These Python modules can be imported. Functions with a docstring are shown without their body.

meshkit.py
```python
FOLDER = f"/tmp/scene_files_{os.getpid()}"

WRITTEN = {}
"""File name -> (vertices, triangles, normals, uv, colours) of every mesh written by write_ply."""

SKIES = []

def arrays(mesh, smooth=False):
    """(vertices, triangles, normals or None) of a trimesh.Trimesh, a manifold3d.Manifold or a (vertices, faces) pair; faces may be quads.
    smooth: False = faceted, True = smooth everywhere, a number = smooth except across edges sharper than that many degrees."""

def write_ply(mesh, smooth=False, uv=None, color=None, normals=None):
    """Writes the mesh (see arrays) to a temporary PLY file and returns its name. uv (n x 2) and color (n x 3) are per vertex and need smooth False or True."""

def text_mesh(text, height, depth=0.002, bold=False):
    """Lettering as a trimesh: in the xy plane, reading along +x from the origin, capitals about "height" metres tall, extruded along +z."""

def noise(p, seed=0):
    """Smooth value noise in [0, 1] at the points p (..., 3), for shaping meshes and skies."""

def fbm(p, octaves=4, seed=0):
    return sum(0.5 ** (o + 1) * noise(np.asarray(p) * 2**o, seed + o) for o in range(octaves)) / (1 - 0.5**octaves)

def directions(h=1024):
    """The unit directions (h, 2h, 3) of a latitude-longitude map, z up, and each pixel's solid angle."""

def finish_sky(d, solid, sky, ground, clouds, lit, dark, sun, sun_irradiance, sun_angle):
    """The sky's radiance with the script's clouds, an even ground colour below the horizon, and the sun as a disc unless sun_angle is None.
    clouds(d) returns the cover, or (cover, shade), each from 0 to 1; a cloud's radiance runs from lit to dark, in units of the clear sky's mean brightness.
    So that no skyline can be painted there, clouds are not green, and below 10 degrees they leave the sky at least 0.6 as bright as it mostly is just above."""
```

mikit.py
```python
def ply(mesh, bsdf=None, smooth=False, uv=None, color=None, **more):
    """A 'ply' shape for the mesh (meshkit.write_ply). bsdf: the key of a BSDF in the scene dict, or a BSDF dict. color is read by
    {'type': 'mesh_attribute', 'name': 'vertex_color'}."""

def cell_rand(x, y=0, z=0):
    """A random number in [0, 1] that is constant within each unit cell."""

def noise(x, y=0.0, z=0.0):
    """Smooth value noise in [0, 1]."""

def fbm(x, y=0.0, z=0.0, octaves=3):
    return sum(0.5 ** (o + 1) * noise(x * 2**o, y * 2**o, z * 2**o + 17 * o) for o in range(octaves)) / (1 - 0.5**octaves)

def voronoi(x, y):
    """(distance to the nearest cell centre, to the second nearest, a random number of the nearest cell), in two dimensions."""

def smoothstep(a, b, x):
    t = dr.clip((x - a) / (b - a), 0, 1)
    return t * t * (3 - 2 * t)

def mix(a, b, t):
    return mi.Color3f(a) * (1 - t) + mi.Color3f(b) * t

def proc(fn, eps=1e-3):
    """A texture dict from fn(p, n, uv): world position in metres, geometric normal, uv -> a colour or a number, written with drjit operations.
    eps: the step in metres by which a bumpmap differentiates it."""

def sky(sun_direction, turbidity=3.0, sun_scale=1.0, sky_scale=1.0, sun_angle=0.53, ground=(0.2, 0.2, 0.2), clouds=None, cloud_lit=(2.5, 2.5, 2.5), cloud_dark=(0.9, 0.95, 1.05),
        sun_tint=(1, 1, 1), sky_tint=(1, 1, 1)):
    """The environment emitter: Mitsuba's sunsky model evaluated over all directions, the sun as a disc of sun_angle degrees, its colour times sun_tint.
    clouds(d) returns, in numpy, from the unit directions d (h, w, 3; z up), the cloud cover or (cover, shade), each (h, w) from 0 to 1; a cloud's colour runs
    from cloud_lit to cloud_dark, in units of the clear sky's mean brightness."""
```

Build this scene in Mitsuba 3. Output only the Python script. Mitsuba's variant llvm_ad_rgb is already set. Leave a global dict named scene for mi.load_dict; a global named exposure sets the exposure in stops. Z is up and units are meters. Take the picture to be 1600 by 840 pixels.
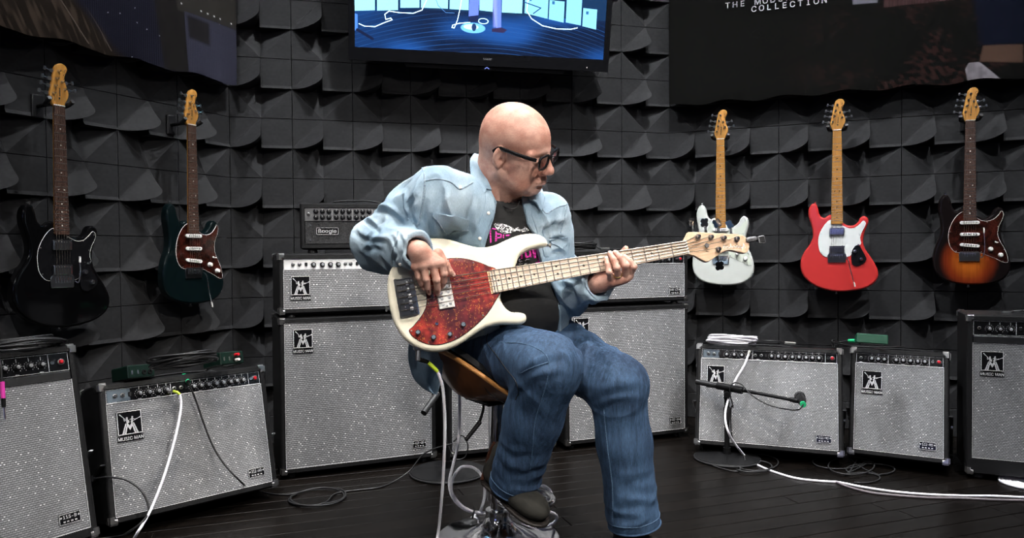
import math, random, numpy as np, trimesh, mitsuba as mi, drjit as dr, mikit, meshkit
import manifold3d as m3
from shapely.geometry import Polygon, LineString, Point, MultiPolygon
from shapely import affinity
from shapely.ops import unary_union
from mikit import proc, noise, fbm, voronoi, cell_rand, smoothstep, mix

T = mi.ScalarTransform4f
scene, labels = {'type': 'scene'}, {}
V = lambda *a: np.array(a, float)
unit = lambda v: np.asarray(v, float) / (np.linalg.norm(v) + 1e-12)

# ------------------------------------------------------------------ camera
FPX, EYE, PITCH, ROLL = 1160.0, 0.96, math.atan(25.5 / 1160), 0.008
CF = V(0, math.cos(PITCH), -math.sin(PITCH))
_u0, _r0 = V(0, math.sin(PITCH), math.cos(PITCH)), V(1, 0, 0)
CR = _r0 * math.cos(ROLL) - _u0 * math.sin(ROLL)
CU = _u0 * math.cos(ROLL) + _r0 * math.sin(ROLL)
CO = V(0, 0, EYE)
scene['camera'] = {'type': 'perspective', 'fov': math.degrees(2 * math.atan(800 / FPX)), 'fov_axis': 'x', 'near_clip': 0.05, 'far_clip': 100.0,
                   'to_world': T().look_at(origin=CO.tolist(), target=(CO + CF).tolist(), up=CU.tolist())}
exposure = 0.0


def ray(px, py):
    return CF + (px - 800) / FPX * CR + (420 - py) / FPX * CU


def at(px, py, Y):
    """The point of the place seen at a pixel of the photograph, at depth Y."""
    d = ray(px, py)
    return CO + d * (Y / d[1])


def atz(px, py, z=0.0):
    d = ray(px, py)
    return CO + d * ((z - EYE) / d[2])


# ------------------------------------------------------------------ light: stage spotlights on trusses over the front and the middle of the stage, an even ambient fill for the dim hall around
# (place, aimed at, radius of the lens, how deep it sits in its tube, radiance)
WARM, COOL = V(1.0, 0.95, 0.88), V(0.96, 0.98, 1.0)
LAMPS = [
    (V(1.55, 0.10, 2.90), V(0.10, 2.45, 0.55), 0.055, 0.19, 2900 * WARM),
    (V(0.60, 1.35, 3.55), V(0.06, 2.42, 0.70), 0.060, 0.22, 2300 * WARM),
    (V(-0.55, 1.30, 3.55), V(-0.30, 2.70, 0.55), 0.055, 0.21, 1900 * WARM),
    (V(-1.45, 1.30, 3.40), V(-1.35, 2.80, 0.2), 0.050, 0.17, 850 * COOL),
    (V(1.75, 1.45, 3.45), V(1.55, 3.3, 0.2), 0.055, 0.17, 2300 * COOL),
    (V(-1.15, 2.60, 3.35), V(-1.50, 3.2, 0.6), 0.050, 0.10, 1150 * COOL),
    (V(-0.25, 2.95, 3.50), V(-0.35, 3.60, 0.6), 0.055, 0.10, 2500 * COOL),
    (V(0.70, 3.10, 3.50), V(0.65, 3.80, 0.6), 0.055, 0.10, 2800 * COOL),
    (V(1.85, 2.75, 3.45), V(1.90, 3.5, 0.6), 0.055, 0.10, 1900 * COOL),
    (V(-0.35, -0.90, 3.10), V(0.02, 2.40, 0.22), 0.055, 0.29, 2500 * WARM),
]
# unseen light panels put behind the camera for reflections in the chrome and the lacquer: (centre, width, height, radiance)
PANELS = [
    (V(2.6, -5.5, 3.6), 2.6, 1.3, V(0.13, 0.19, 0.36)),
    (V(-2.4, -5.0, 1.9), 2.0, 1.2, V(0.30, 0.34, 0.80)),
    (V(0.6, -6.5, 5.2), 3.0, 0.5, V(4.0, 3.9, 3.7)),
    (V(-3.2, -4.5, 4.8), 0.5, 2.0, V(5.0, 5.0, 5.0)),
]
scene['hall_fill'] = {'type': 'constant', 'radiance': {'type': 'rgb', 'value': [0.022, 0.022, 0.024]}}  # even ambient fill standing in for the unseen hall


def thing(name, label, cat, M=None, group=None):
    """A top-level thing: its parts' keys start with its key."""
    key = number(name)
    TAKEN.add(key)
    labels[key] = {'label': label, 'category': cat}
    if group:
        labels[key]['group'] = group
    return Thing(key, np.eye(4) if M is None else M)


TAKEN = set()


def number(key):
    if key not in TAKEN:
        return key
    k = 1
    while f'{key}_{k:03d}' in TAKEN:
        k += 1
    return f'{key}_{k:03d}'


class Thing:
    def __init__(self, key, M):
        self.key, self.M = key, M

    def add(self, name, what, mat=None, smooth=False, L=None, under=None, label=None, kind=None, uv=None, **more):
        """Adds one part (what: a mesh, or a ready ply dict); L: its own placement inside the thing."""
        key = number((under or self.key) + '__' + name)
        TAKEN.add(key)
        d = dict(what) if isinstance(what, dict) else mikit.ply(what, mat, smooth, uv=uv, **more)
        if isinstance(what, dict) and mat:
            d['bsdf'] = {'type': 'ref', 'id': mat}
        M = self.M if L is None else self.M @ L
        if not np.allclose(M, np.eye(4)):
            d['to_world'] = T(M.tolist())
        scene[key] = d
        if label or kind:
            labels[key] = {}
            if label:
                labels[key]['label'] = label
            if kind:
                labels[key]['kind'] = kind
        return key


def single(name, what, mat, label, cat, smooth=False, M=None, group=None, kind=None, **more):
    """A thing (or a piece of the setting) that is one mesh."""
    key = number(name)
    TAKEN.add(key)
    d = dict(what) if isinstance(what, dict) else mikit.ply(what, mat, smooth, **more)
    if M is not None:
        d['to_world'] = T(M.tolist())
    scene[key] = d
    labels[key] = {}
    if label:
        labels[key]['label'] = label
    if cat:
        labels[key]['category'] = cat
    if group:
        labels[key]['group'] = group
    if kind:
        labels[key]['kind'] = kind
    return Thing(key, np.eye(4) if M is None else M)


def MT(x=0, y=0, z=0):
    m = np.eye(4)
    m[:3, 3] = (x, y, z)
    return m


def MR(axis, deg):
    return trimesh.transformations.rotation_matrix(math.radians(deg), axis)


def MF(o, x, y, z):
    """Frame: columns x, y, z at origin o."""
    m = np.eye(4)
    m[:3, 0], m[:3, 1], m[:3, 2], m[:3, 3] = x, y, z, o
    return m


def MS(s):
    return np.diag([s, s, s, 1.0]) if np.isscalar(s) else np.diag([*s, 1.0])


# ---- mesh helpers
cat = lambda *ms: trimesh.util.concatenate([m for m in ms if m is not None])


def moved(m, L):
    m = m.copy()
    m.apply_transform(L)
    return m


def cbox(sx, sy, sz, b=0.0, c=(0, 0, 0)):
    """A box with chamfered edges, centred on c."""
    if b <= 0:
        m = trimesh.creation.box((sx, sy, sz))
    else:
        pts = []
        for s in np.ndindex(2, 2, 2):
            s = np.array(s) * 2 - 1
            h = np.array([sx, sy, sz]) / 2
            for k in range(3):
                q = h - b
                q[k] = h[k]
                pts.append(q * s)
        m = trimesh.convex.convex_hull(np.array(pts))
    m.apply_translation(c)
    return m


def rbox(sx, sy, sz, r, c=(0, 0, 0), n=3):
    """A box with rounded edges (hull of eight little spheres)."""
    s = trimesh.creation.uv_sphere(radius=r, count=[2 * n, 4 * n]).vertices
    h = np.array([sx, sy, sz]) / 2 - r
    pts = np.vstack([s + h * (np.array(k) * 2 - 1) for k in np.ndindex(2, 2, 2)])
    m = trimesh.convex.convex_hull(pts)
    m.apply_translation(c)
    return m


def cyl(p0, p1, r, n=16, r1=None):
    p0, p1 = np.asarray(p0, float), np.asarray(p1, float)
    return sweep([p0, p1], [r, r if r1 is None else r1], n)


def spline(pts, n=8, closed=False):
    """Catmull-Rom through the points."""
    P = np.asarray(pts, float)
    N = len(P)
    if N < 3:
        return np.array([P[0] + (P[-1] - P[0]) * t for t in np.linspace(0, 1, n + 1)])
    out = []
    rng = range(N) if closed else range(N - 1)
    for i in rng:
        if closed:
            p0, p1, p2, p3 = P[(i - 1) % N], P[i], P[(i + 1) % N], P[(i + 2) % N]
        else:
            p1, p2 = P[i], P[i + 1]
            p0 = P[i - 1] if i > 0 else 2 * p1 - p2
            p3 = P[i + 2] if i + 2 < N else 2 * p2 - p1
        # centripetal
        t0 = 0.0
        t1 = t0 + max(np.linalg.norm(p1 - p0), 1e-9) ** 0.5
        t2 = t1 + max(np.linalg.norm(p2 - p1), 1e-9) ** 0.5
        t3 = t2 + max(np.linalg.norm(p3 - p2), 1e-9) ** 0.5
        for t in np.linspace(t1, t2, n, endpoint=False):
            a1 = (t1 - t) / (t1 - t0) * p0 + (t - t0) / (t1 - t0) * p1
            a2 = (t2 - t) / (t2 - t1) * p1 + (t - t1) / (t2 - t1) * p2
            a3 = (t3 - t) / (t3 - t2) * p2 + (t - t2) / (t3 - t2) * p3
            b1 = (t2 - t) / (t2 - t0) * a1 + (t - t0) / (t2 - t0) * a2
            b2 = (t3 - t) / (t3 - t1) * a2 + (t - t1) / (t3 - t1) * a3
            out.append((t2 - t) / (t2 - t1) * b1 + (t - t1) / (t2 - t1) * b2)
    if not closed:
        out.append(P[-1])
    return np.array(out)


def sweep(pts, r, n=8, closed=False, flat=None):
    """A tube along the points; r: a radius or one per point; flat: (sx, sy) squashes the section."""
    p = np.asarray(pts, float)
    N = len(p)
    r = np.broadcast_to(np.asarray(r, float), (N,))
    t = (np.roll(p, -1, 0) - np.roll(p, 1, 0)) if closed else np.gradient(p, axis=0)
    t /= np.linalg.norm(t, axis=1, keepdims=True) + 1e-12
    a = np.zeros_like(p)
    a0 = np.cross(t[0], [0, 0, 1.0] if abs(t[0][2]) < 0.9 else [1.0, 0, 0])
    a[0] = unit(a0)
    for i in range(1, N):
        q = a[i - 1] - t[i] * (a[i - 1] @ t[i])
        a[i] = unit(q)
    b = np.cross(t, a)
    g = np.arange(n) * 2 * np.pi / n
    sx, sy = flat or (1, 1)
    v = (p[:, None] + r[:, None, None] * (sx * np.cos(g)[None, :, None] * a[:, None] + sy * np.sin(g)[None, :, None] * b[:, None])).reshape(-1, 3)
    M = N if closed else N - 1
    i, j = np.meshgrid(np.arange(M), np.arange(n), indexing='ij')
    i2 = (i + 1) % N
    q = np.stack([i * n + j, i * n + (j + 1) % n, i2 * n + (j + 1) % n, i2 * n + j], -1).reshape(-1, 4)
    f = np.vstack([q[:, [0, 1, 2]], q[:, [0, 2, 3]]])
    if not closed:
        k = len(v)
        v = np.vstack([v, p[:1], p[-1:]])
        j = np.arange(n)
        f = np.vstack([f, np.stack([(j + 1) % n, j, j * 0 + k], 1), np.stack([(N - 1) * n + j, (N - 1) * n + (j + 1) % n, j * 0 + k + 1], 1)])
    return trimesh.Trimesh(v, f, process=False)


def lathe(profile, n=32, axis=None):
    """Revolves (r, z) points around z; closed at the ends if r = 0 there."""
    pr = np.asarray(profile, float)
    m = trimesh.creation.revolve(pr, sections=n)
    if axis is not None:
        m.apply_transform(axis)
    return m


def smoothpoly(pts, n=6):
    return Polygon(spline(pts, n, closed=True)).buffer(0)


def triangulate(poly):
    v, f = trimesh.creation.triangulate_polygon(poly, engine='earcut')
    return np.asarray(v), np.asarray(f)


def extrude(poly, h, z=0.0):
    gs = getattr(poly, 'geoms', [poly])
    ms = []
    for g in gs:
        if g.area < 1e-9:
            continue
        m = trimesh.creation.extrude_polygon(g, h, engine='earcut')
        m.apply_translation((0, 0, z))
        ms.append(m)
    return trimesh.util.concatenate(ms)


def slab(outline, t, r, seg=5, back=None):
    """A plate of thickness t (z 0..t) from a dense closed outline, its edges rounded with radius r (back: radius at z = 0)."""
    P = np.asarray(outline, float)
    if Polygon(P).exterior.is_ccw is False:
        P = P[::-1]
    tn = np.roll(P, -1, 0) - np.roll(P, 1, 0)
    tn /= np.linalg.norm(tn, axis=1, keepdims=True)
    for _ in range(2):
        tn = (np.roll(tn, 1, 0) + 2 * tn + np.roll(tn, -1, 0)) / 4
    nin = np.stack([-tn[:, 1], tn[:, 0]], 1)
    nin /= np.linalg.norm(nin, axis=1, keepdims=True)
    rb = r if back is None else back
    rings = []
    for k in range(seg + 1):
        a = math.pi / 2 * k / seg
        rings.append((rb * (1 - math.sin(a)), rb * (1 - math.cos(a))))
    for k in range(seg + 1):
        a = math.pi / 2 * k / seg
        rings.append((r * (1 - math.cos(a)), t - r + r * math.sin(a)))
    N = len(P)
    v = np.vstack([np.column_stack([P + nin * i, np.full(N, z)]) for i, z in rings])
    f = []
    j = np.arange(N)
    for k in range(len(rings) - 1):
        a, b, c, d = k * N + j, k * N + (j + 1) % N, (k + 1) * N + (j + 1) % N, (k + 1) * N + j
        f += [np.stack([a, b, c], 1), np.stack([a, c, d], 1)]
    for k, flip in ((0, True), (len(rings) - 1, False)):
        ring = v[k * N:(k + 1) * N, :2]
        try:
            import mapbox_earcut
            tri = mapbox_earcut.triangulate_float64(ring, np.array([N], dtype=np.uint32)).reshape(-1, 3).astype(int)
        except Exception:
            tri = np.stack([np.zeros(N - 2, int), np.arange(1, N - 1), np.arange(2, N)], 1)
        ar = np.cross(np.column_stack([ring[tri[:, 1]] - ring[tri[:, 0]], np.zeros(len(tri))]), np.column_stack([ring[tri[:, 2]] - ring[tri[:, 0]], np.zeros(len(tri))]))[:, 2]
        tri[ar < 0] = tri[ar < 0][:, ::-1]
        f.append((tri[:, ::-1] if flip else tri) + k * N)
    return trimesh.Trimesh(v, np.vstack(f), process=False)


def sheet(rows, th=0.002):
    """A cloth-like sheet lofted through rows of points (k x n x 3), given a thickness."""
    R = np.asarray(rows, float)
    k, n = R.shape[:2]
    du, dv = np.gradient(R, axis=1), np.gradient(R, axis=0)
    nn = np.cross(du, dv)
    nn /= np.linalg.norm(nn, axis=2, keepdims=True) + 1e-12
    A, B = R + nn * th / 2, R - nn * th / 2
    v = np.vstack([A.reshape(-1, 3), B.reshape(-1, 3)])
    i, j = np.meshgrid(np.arange(k - 1), np.arange(n - 1), indexing='ij')
    a, b, c, d = (i * n + j).ravel(), (i * n + j + 1).ravel(), ((i + 1) * n + j + 1).ravel(), ((i + 1) * n + j).ravel()
    f = [np.stack([a, b, c], 1), np.stack([a, c, d], 1)]
    o = k * n
    f += [np.stack([a, c, b], 1) + o, np.stack([a, d, c], 1) + o]
    edge = np.concatenate([np.arange(n), (np.arange(1, k) * n + n - 1), (k - 1) * n + np.arange(n - 2, -1, -1), np.arange(k - 2, 0, -1) * n])
    e2 = np.roll(edge, -1)
    f += [np.stack([edge, e2 + o, e2], 1), np.stack([edge, edge + o, e2 + o], 1)]
    return trimesh.Trimesh(v, np.vstack(f), process=False)


def resample(line, n):
    P = np.asarray(line, float)
    s = np.concatenate([[0], np.cumsum(np.linalg.norm(np.diff(P, axis=0), axis=1))])
    q = np.linspace(0, s[-1], n)
    return np.stack([np.interp(q, s, P[:, k]) for k in range(P.shape[1])], 1)


# ---- implicit shapes: distance functions meshed with surface nets
def cone_sd(p, a, b, ra, rb):
    a, b = np.asarray(a, np.float32), np.asarray(b, np.float32)
    ab = b - a
    t = np.clip(((p - a) @ ab) / (ab @ ab + 1e-12), 0, 1)
    q = p - a - t[:, None] * ab
    return np.sqrt((q * q).sum(1)) - (ra + (rb - ra) * t)


def ell_sd(p, c, r, Rm=None):
    q = p - np.asarray(c, np.float32)
    if Rm is not None:
        q = q @ np.asarray(Rm, np.float32)
    r = np.asarray(r, np.float32)
    k0 = np.sqrt(((q / r) ** 2).sum(1))
    k1 = np.sqrt(((q / (r * r)) ** 2).sum(1)) + 1e-9
    return k0 * (k0 - 1) / k1


def smin(a, b, k):
    h = np.clip(0.5 + 0.5 * (b - a) / k, 0, 1)
    return b + (a - b) * h - k * h * (1 - h)


def smax(a, b, k):
    return -smin(-a, -b, k)


def union_sd(ds, k):
    d = ds[0]
    for e in ds[1:]:
        d = smin(d, e, k)
    return d


def surface_net(fn, lo, hi, step, coarse=4):
    """Meshes fn(points) < 0 within a box; evaluates finely only near the surface."""
    lo, hi = np.asarray(lo, float), np.asarray(hi, float)
    n = np.ceil((hi - lo) / (step * coarse)).astype(int)
    axc = [lo[k] + (np.arange(n[k]) + 0.5) * step * coarse - step / 2 for k in range(3)]
    P = np.stack(np.meshgrid(*axc, indexing='ij'), -1).reshape(-1, 3).astype(np.float32)
    dc = fn(P).reshape(n)
    near = np.abs(dc) < step * coarse * 1.6
    D = np.repeat(np.repeat(np.repeat(dc, coarse, 0), coarse, 1), coarse, 2).astype(np.float32)
    m = np.repeat(np.repeat(np.repeat(near, coarse, 0), coarse, 1), coarse, 2)
    idx = np.argwhere(m)
    D[m] = fn((lo + idx * step).astype(np.float32))
    D[0], D[-1], D[:, 0], D[:, -1], D[:, :, 0], D[:, :, -1] = (np.maximum(x, 1e-4) for x in (D[0], D[-1], D[:, 0], D[:, -1], D[:, :, 0], D[:, :, -1]))
    ins = D < 0
    s = np.zeros(np.array(D.shape) - 1, np.int8)
    for o in np.ndindex(2, 2, 2):
        s += ins[o[0]:o[0] + s.shape[0], o[1]:o[1] + s.shape[1], o[2]:o[2] + s.shape[2]]
    cells = np.argwhere((s > 0) & (s < 8))
    vid = np.full(s.shape, -1, np.int64)
    vid[tuple(cells.T)] = np.arange(len(cells))
    acc, cnt = np.zeros((len(cells), 3)), np.zeros(len(cells))
    corners = list(np.ndindex(2, 2, 2))
    for a in corners:
        for k in range(3):
            if a[k]:
                continue
            b = list(a)
            b[k] = 1
            da, db = D[tuple((cells + a).T)], D[tuple((cells + b).T)]
            x = (da < 0) != (db < 0)
            t = np.where(x, da / np.where(x, da - db, 1), 0)
            pt = np.asarray(a, float) + t[:, None] * (np.asarray(b, float) - a)
            acc += pt * x[:, None]
            cnt += x
    v = lo + (cells + acc / cnt[:, None]) * step
    faces = []
    for k in range(3):
        sl0, sl1 = [slice(None)] * 3, [slice(None)] * 3
        sl0[k], sl1[k] = slice(0, -1), slice(1, None)
        a, b = ins[tuple(sl0)], ins[tuple(sl1)]
        e = np.argwhere(a != b)
        k1, k2 = (k + 1) % 3, (k + 2) % 3
        e = e[(e[:, k1] > 0) & (e[:, k2] > 0) & (e[:, k1] < s.shape[k1]) & (e[:, k2] < s.shape[k2])]
        up = a[tuple(e.T)]
        o1, o2 = np.zeros(3, int), np.zeros(3, int)
        o1[k1], o2[k2] = 1, 1
        g = lambda c: vid[tuple(c.T)]
        q = np.stack([g(e - o1 - o2), g(e - o2), g(e), g(e - o1)], 1)
        q = np.where(up[:, None], q, q[:, ::-1])
        faces.append(q)
    q = np.vstack(faces)
    q = q[(q >= 0).all(1)]
    return trimesh.Trimesh(v, np.vstack([q[:, [0, 1, 2]], q[:, [0, 2, 3]]]), process=False)


def biggest(m):
    cs = m.split(only_watertight=False)
    return max(cs, key=lambda c: len(c.faces)) if len(cs) > 1 else m


def relax(m, n=2):
    """A few rounds of shrink-free smoothing."""
    e = m.edges_unique
    N = len(m.vertices)
    deg = np.maximum(np.bincount(e.ravel(), minlength=N), 1)[:, None]
    v = np.array(m.vertices)
    for _ in range(n):
        for lam in (0.5, -0.52):
            s = np.zeros_like(v)
            np.add.at(s, e[:, 0], v[e[:, 1]])
            np.add.at(s, e[:, 1], v[e[:, 0]])
            v = v + lam * (s / deg - v)
    return trimesh.Trimesh(v, m.faces, process=False)

# ------------------------------------------------------------------ materials
def mat(name, color, rough=0.5, **more):
    d = {'type': 'principled', 'base_color': color if isinstance(color, dict) else {'type': 'rgb', 'value': list(color)}, 'roughness': rough, **more}
    scene[name] = {'type': 'twosided', 'bsdf': d}


def bumped(name, color, rough, fn, scale=1.0, eps=1e-3, **more):
    d = {'type': 'principled', 'base_color': color if isinstance(color, dict) else {'type': 'rgb', 'value': list(color)}, 'roughness': rough, **more}
    scene[name] = {'type': 'twosided', 'bsdf': {'type': 'bumpmap', 'arbitrary': proc(fn, eps), 'scale': scale, 'bsdf': d}}


FOAM_C = lambda p, n, uv: mix((0.0165, 0.0165, 0.0175), (0.0255, 0.0255, 0.027), fbm(p.x * 90, p.y * 90, p.z * 90, 2)) * (0.9 + 0.2 * noise(p.x * 5, p.y * 5, p.z * 5))
mat('foam', proc(FOAM_C), 0.75, specular=0.15)
mat('wall_paint', (0.012, 0.012, 0.013), 0.7)


def wood_fn(p, n, uv):
    g = fbm(uv.x * 3.5, uv.y * 90, 0.0, 3)
    k = cell_rand(dr.floor(uv.y / 0.09 + 0.5), dr.floor(uv.x / 1.2), 3.0)
    return mix((0.0018, 0.0014, 0.0012), (0.0052, 0.0039, 0.0032), g) * (0.75 + 0.5 * k)


mat('floor_wood', proc(wood_fn), 0.36, specular=0.10)
mat('floor_groove', (0.030, 0.026, 0.023), 0.6)
mat('tolex', proc(lambda p, n, uv: mix((0.005, 0.005, 0.0055), (0.011, 0.011, 0.0115), fbm(p.x * 420, p.y * 420, p.z * 420, 2))), 0.45, specular=0.35)
mat('tolex_plain', (0.010, 0.010, 0.011), 0.45)


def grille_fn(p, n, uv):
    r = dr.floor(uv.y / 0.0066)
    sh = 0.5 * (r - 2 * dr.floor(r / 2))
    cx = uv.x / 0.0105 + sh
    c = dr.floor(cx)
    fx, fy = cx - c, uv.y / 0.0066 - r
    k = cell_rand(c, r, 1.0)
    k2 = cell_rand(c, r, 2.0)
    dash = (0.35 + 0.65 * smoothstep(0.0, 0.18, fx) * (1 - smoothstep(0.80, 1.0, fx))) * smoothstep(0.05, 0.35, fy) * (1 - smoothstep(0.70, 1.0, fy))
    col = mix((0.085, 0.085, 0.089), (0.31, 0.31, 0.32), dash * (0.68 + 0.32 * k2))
    glint = dr.select(k > 0.94, 1.0, 0.0) * smoothstep(0.15, 0.4, fx) * (1 - smoothstep(0.45, 0.75, fx)) * smoothstep(0.1, 0.4, fy) * (1 - smoothstep(0.6, 0.9, fy))  # random bright cells: glints of the metallic thread painted into the colour
    return mix(col, (0.90, 0.90, 0.90), glint) * (0.85 + 0.3 * noise(uv.x * 14, uv.y * 5))


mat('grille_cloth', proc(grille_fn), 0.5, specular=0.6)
mat('grille_black', proc(lambda p, n, uv: mix((0.010, 0.010, 0.011), (0.03, 0.03, 0.032), dr.select(cell_rand(dr.floor(uv.x / 0.003), dr.floor(uv.y / 0.003)) > 0.5, 1.0, 0.0))), 0.5)
mat('chrome', (0.82, 0.83, 0.85), 0.09, metallic=1.0)
mat('nickel', (0.66, 0.65, 0.63), 0.25, metallic=1.0)
mat('steel_string', (0.30, 0.26, 0.22), 0.35, metallic=1.0)
mat('silver_print', (0.62, 0.62, 0.63), 0.35, metallic=0.3)
mat('panel_silver', (0.80, 0.80, 0.80), 0.35)
mat('panel_blue', (0.10, 0.13, 0.16), 0.4)
mat('plastic_black', (0.010, 0.010, 0.011), 0.35)
mat('plastic_gloss', (0.006, 0.006, 0.007), 0.12)
mat('plastic_white', (0.78, 0.77, 0.73), 0.35)
mat('plastic_grey', (0.13, 0.13, 0.135), 0.4)
mat('plastic_mint', (0.60, 0.64, 0.55), 0.3)
mat('guard_white', (0.72, 0.74, 0.72), 0.15, clearcoat=1.0)
mat('rubber', (0.012, 0.012, 0.013), 0.5)
mat('fret_wire', (0.36, 0.33, 0.30), 0.3, metallic=1.0)
mat('metal_black', (0.006, 0.006, 0.0065), 0.45, specular=0.15)
mat('cable_white', (0.85, 0.83, 0.88), 0.4)
mat('jewel_red', (0.55, 0.01, 0.02), 0.1, clearcoat=1.0)
mat('pink', (0.75, 0.05, 0.40), 0.4)
mat('green_plastic', (0.02, 0.42, 0.17), 0.4)
mat('green_box', (0.003, 0.013, 0.009), 0.35)
mat('yellow_green', (0.55, 0.72, 0.05), 0.4)
mat('maple', proc(lambda p, n, uv: mix((0.58, 0.37, 0.225), (0.71, 0.50, 0.335), fbm(uv.x * 22, uv.y * 260, 0.0, 3))), 0.32, clearcoat=0.4)
mat('maple_board', proc(lambda p, n, uv: mix((0.80, 0.64, 0.48), (0.92, 0.79, 0.65), fbm(uv.x * 22, uv.y * 260, 0.0, 3))), 0.35, clearcoat=0.3)
mat('maple_end', (0.70, 0.48, 0.28), 0.35)
mat('maple_amber', proc(lambda p, n, uv: mix((0.40, 0.175, 0.030), (0.54, 0.265, 0.060), fbm(uv.x * 120, uv.y * 9, 0.0, 3))), 0.25, clearcoat=0.8)
mat('rosewood', proc(lambda p, n, uv: mix((0.030, 0.014, 0.010), (0.085, 0.040, 0.028), fbm(uv.x * 160, uv.y * 10, 0.0, 3))), 0.4)


def tortoise(lo, hi, fl):
    def fn(p, n, uv):
        w = fbm(uv.x * 40 + 2.0 * noise(uv.x * 22, uv.y * 22, 5.0), uv.y * 40, 3.0, 3)
        a, b, k = voronoi(uv.x * 430 + 2.5 * noise(uv.x * 80, uv.y * 80), uv.y * 330 + 2.5 * noise(uv.x * 80, uv.y * 80, 9.0))
        base = mix(lo, hi, smoothstep(0.30, 0.72, w)) * (0.6 + 0.8 * noise(uv.x * 190, uv.y * 190, 2.0))
        return mix(base, fl, dr.select(k > 0.70, 1.0, 0.0) * (1 - smoothstep(0.10, 0.45, a)) * (0.05 + 0.75 * noise(uv.x * 300, uv.y * 300)))
    return fn


mat('tortoise_red', proc(tortoise((0.085, 0.005, 0.006), (0.30, 0.022, 0.014), (0.75, 0.33, 0.06))), 0.12, clearcoat=1.0, clearcoat_gloss=0.95)
mat('tortoise_dark', proc(tortoise((0.008, 0.002, 0.0018), (0.040, 0.007, 0.005), (0.16, 0.05, 0.015))), 0.12)
mat('paint_cream', (0.76, 0.71, 0.56), 0.12, clearcoat=1.0, clearcoat_gloss=0.97)
mat('paint_black', (0.0015, 0.0015, 0.0018), 0.05)
mat('paint_green', (0.0030, 0.0075, 0.0085), 0.12, metallic=0.2)
mat('paint_white', (0.58, 0.60, 0.56), 0.14, clearcoat=1.0, clearcoat_gloss=0.97)
mat('paint_red', (0.50, 0.030, 0.028), 0.14, clearcoat=1.0, clearcoat_gloss=0.97)


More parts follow.
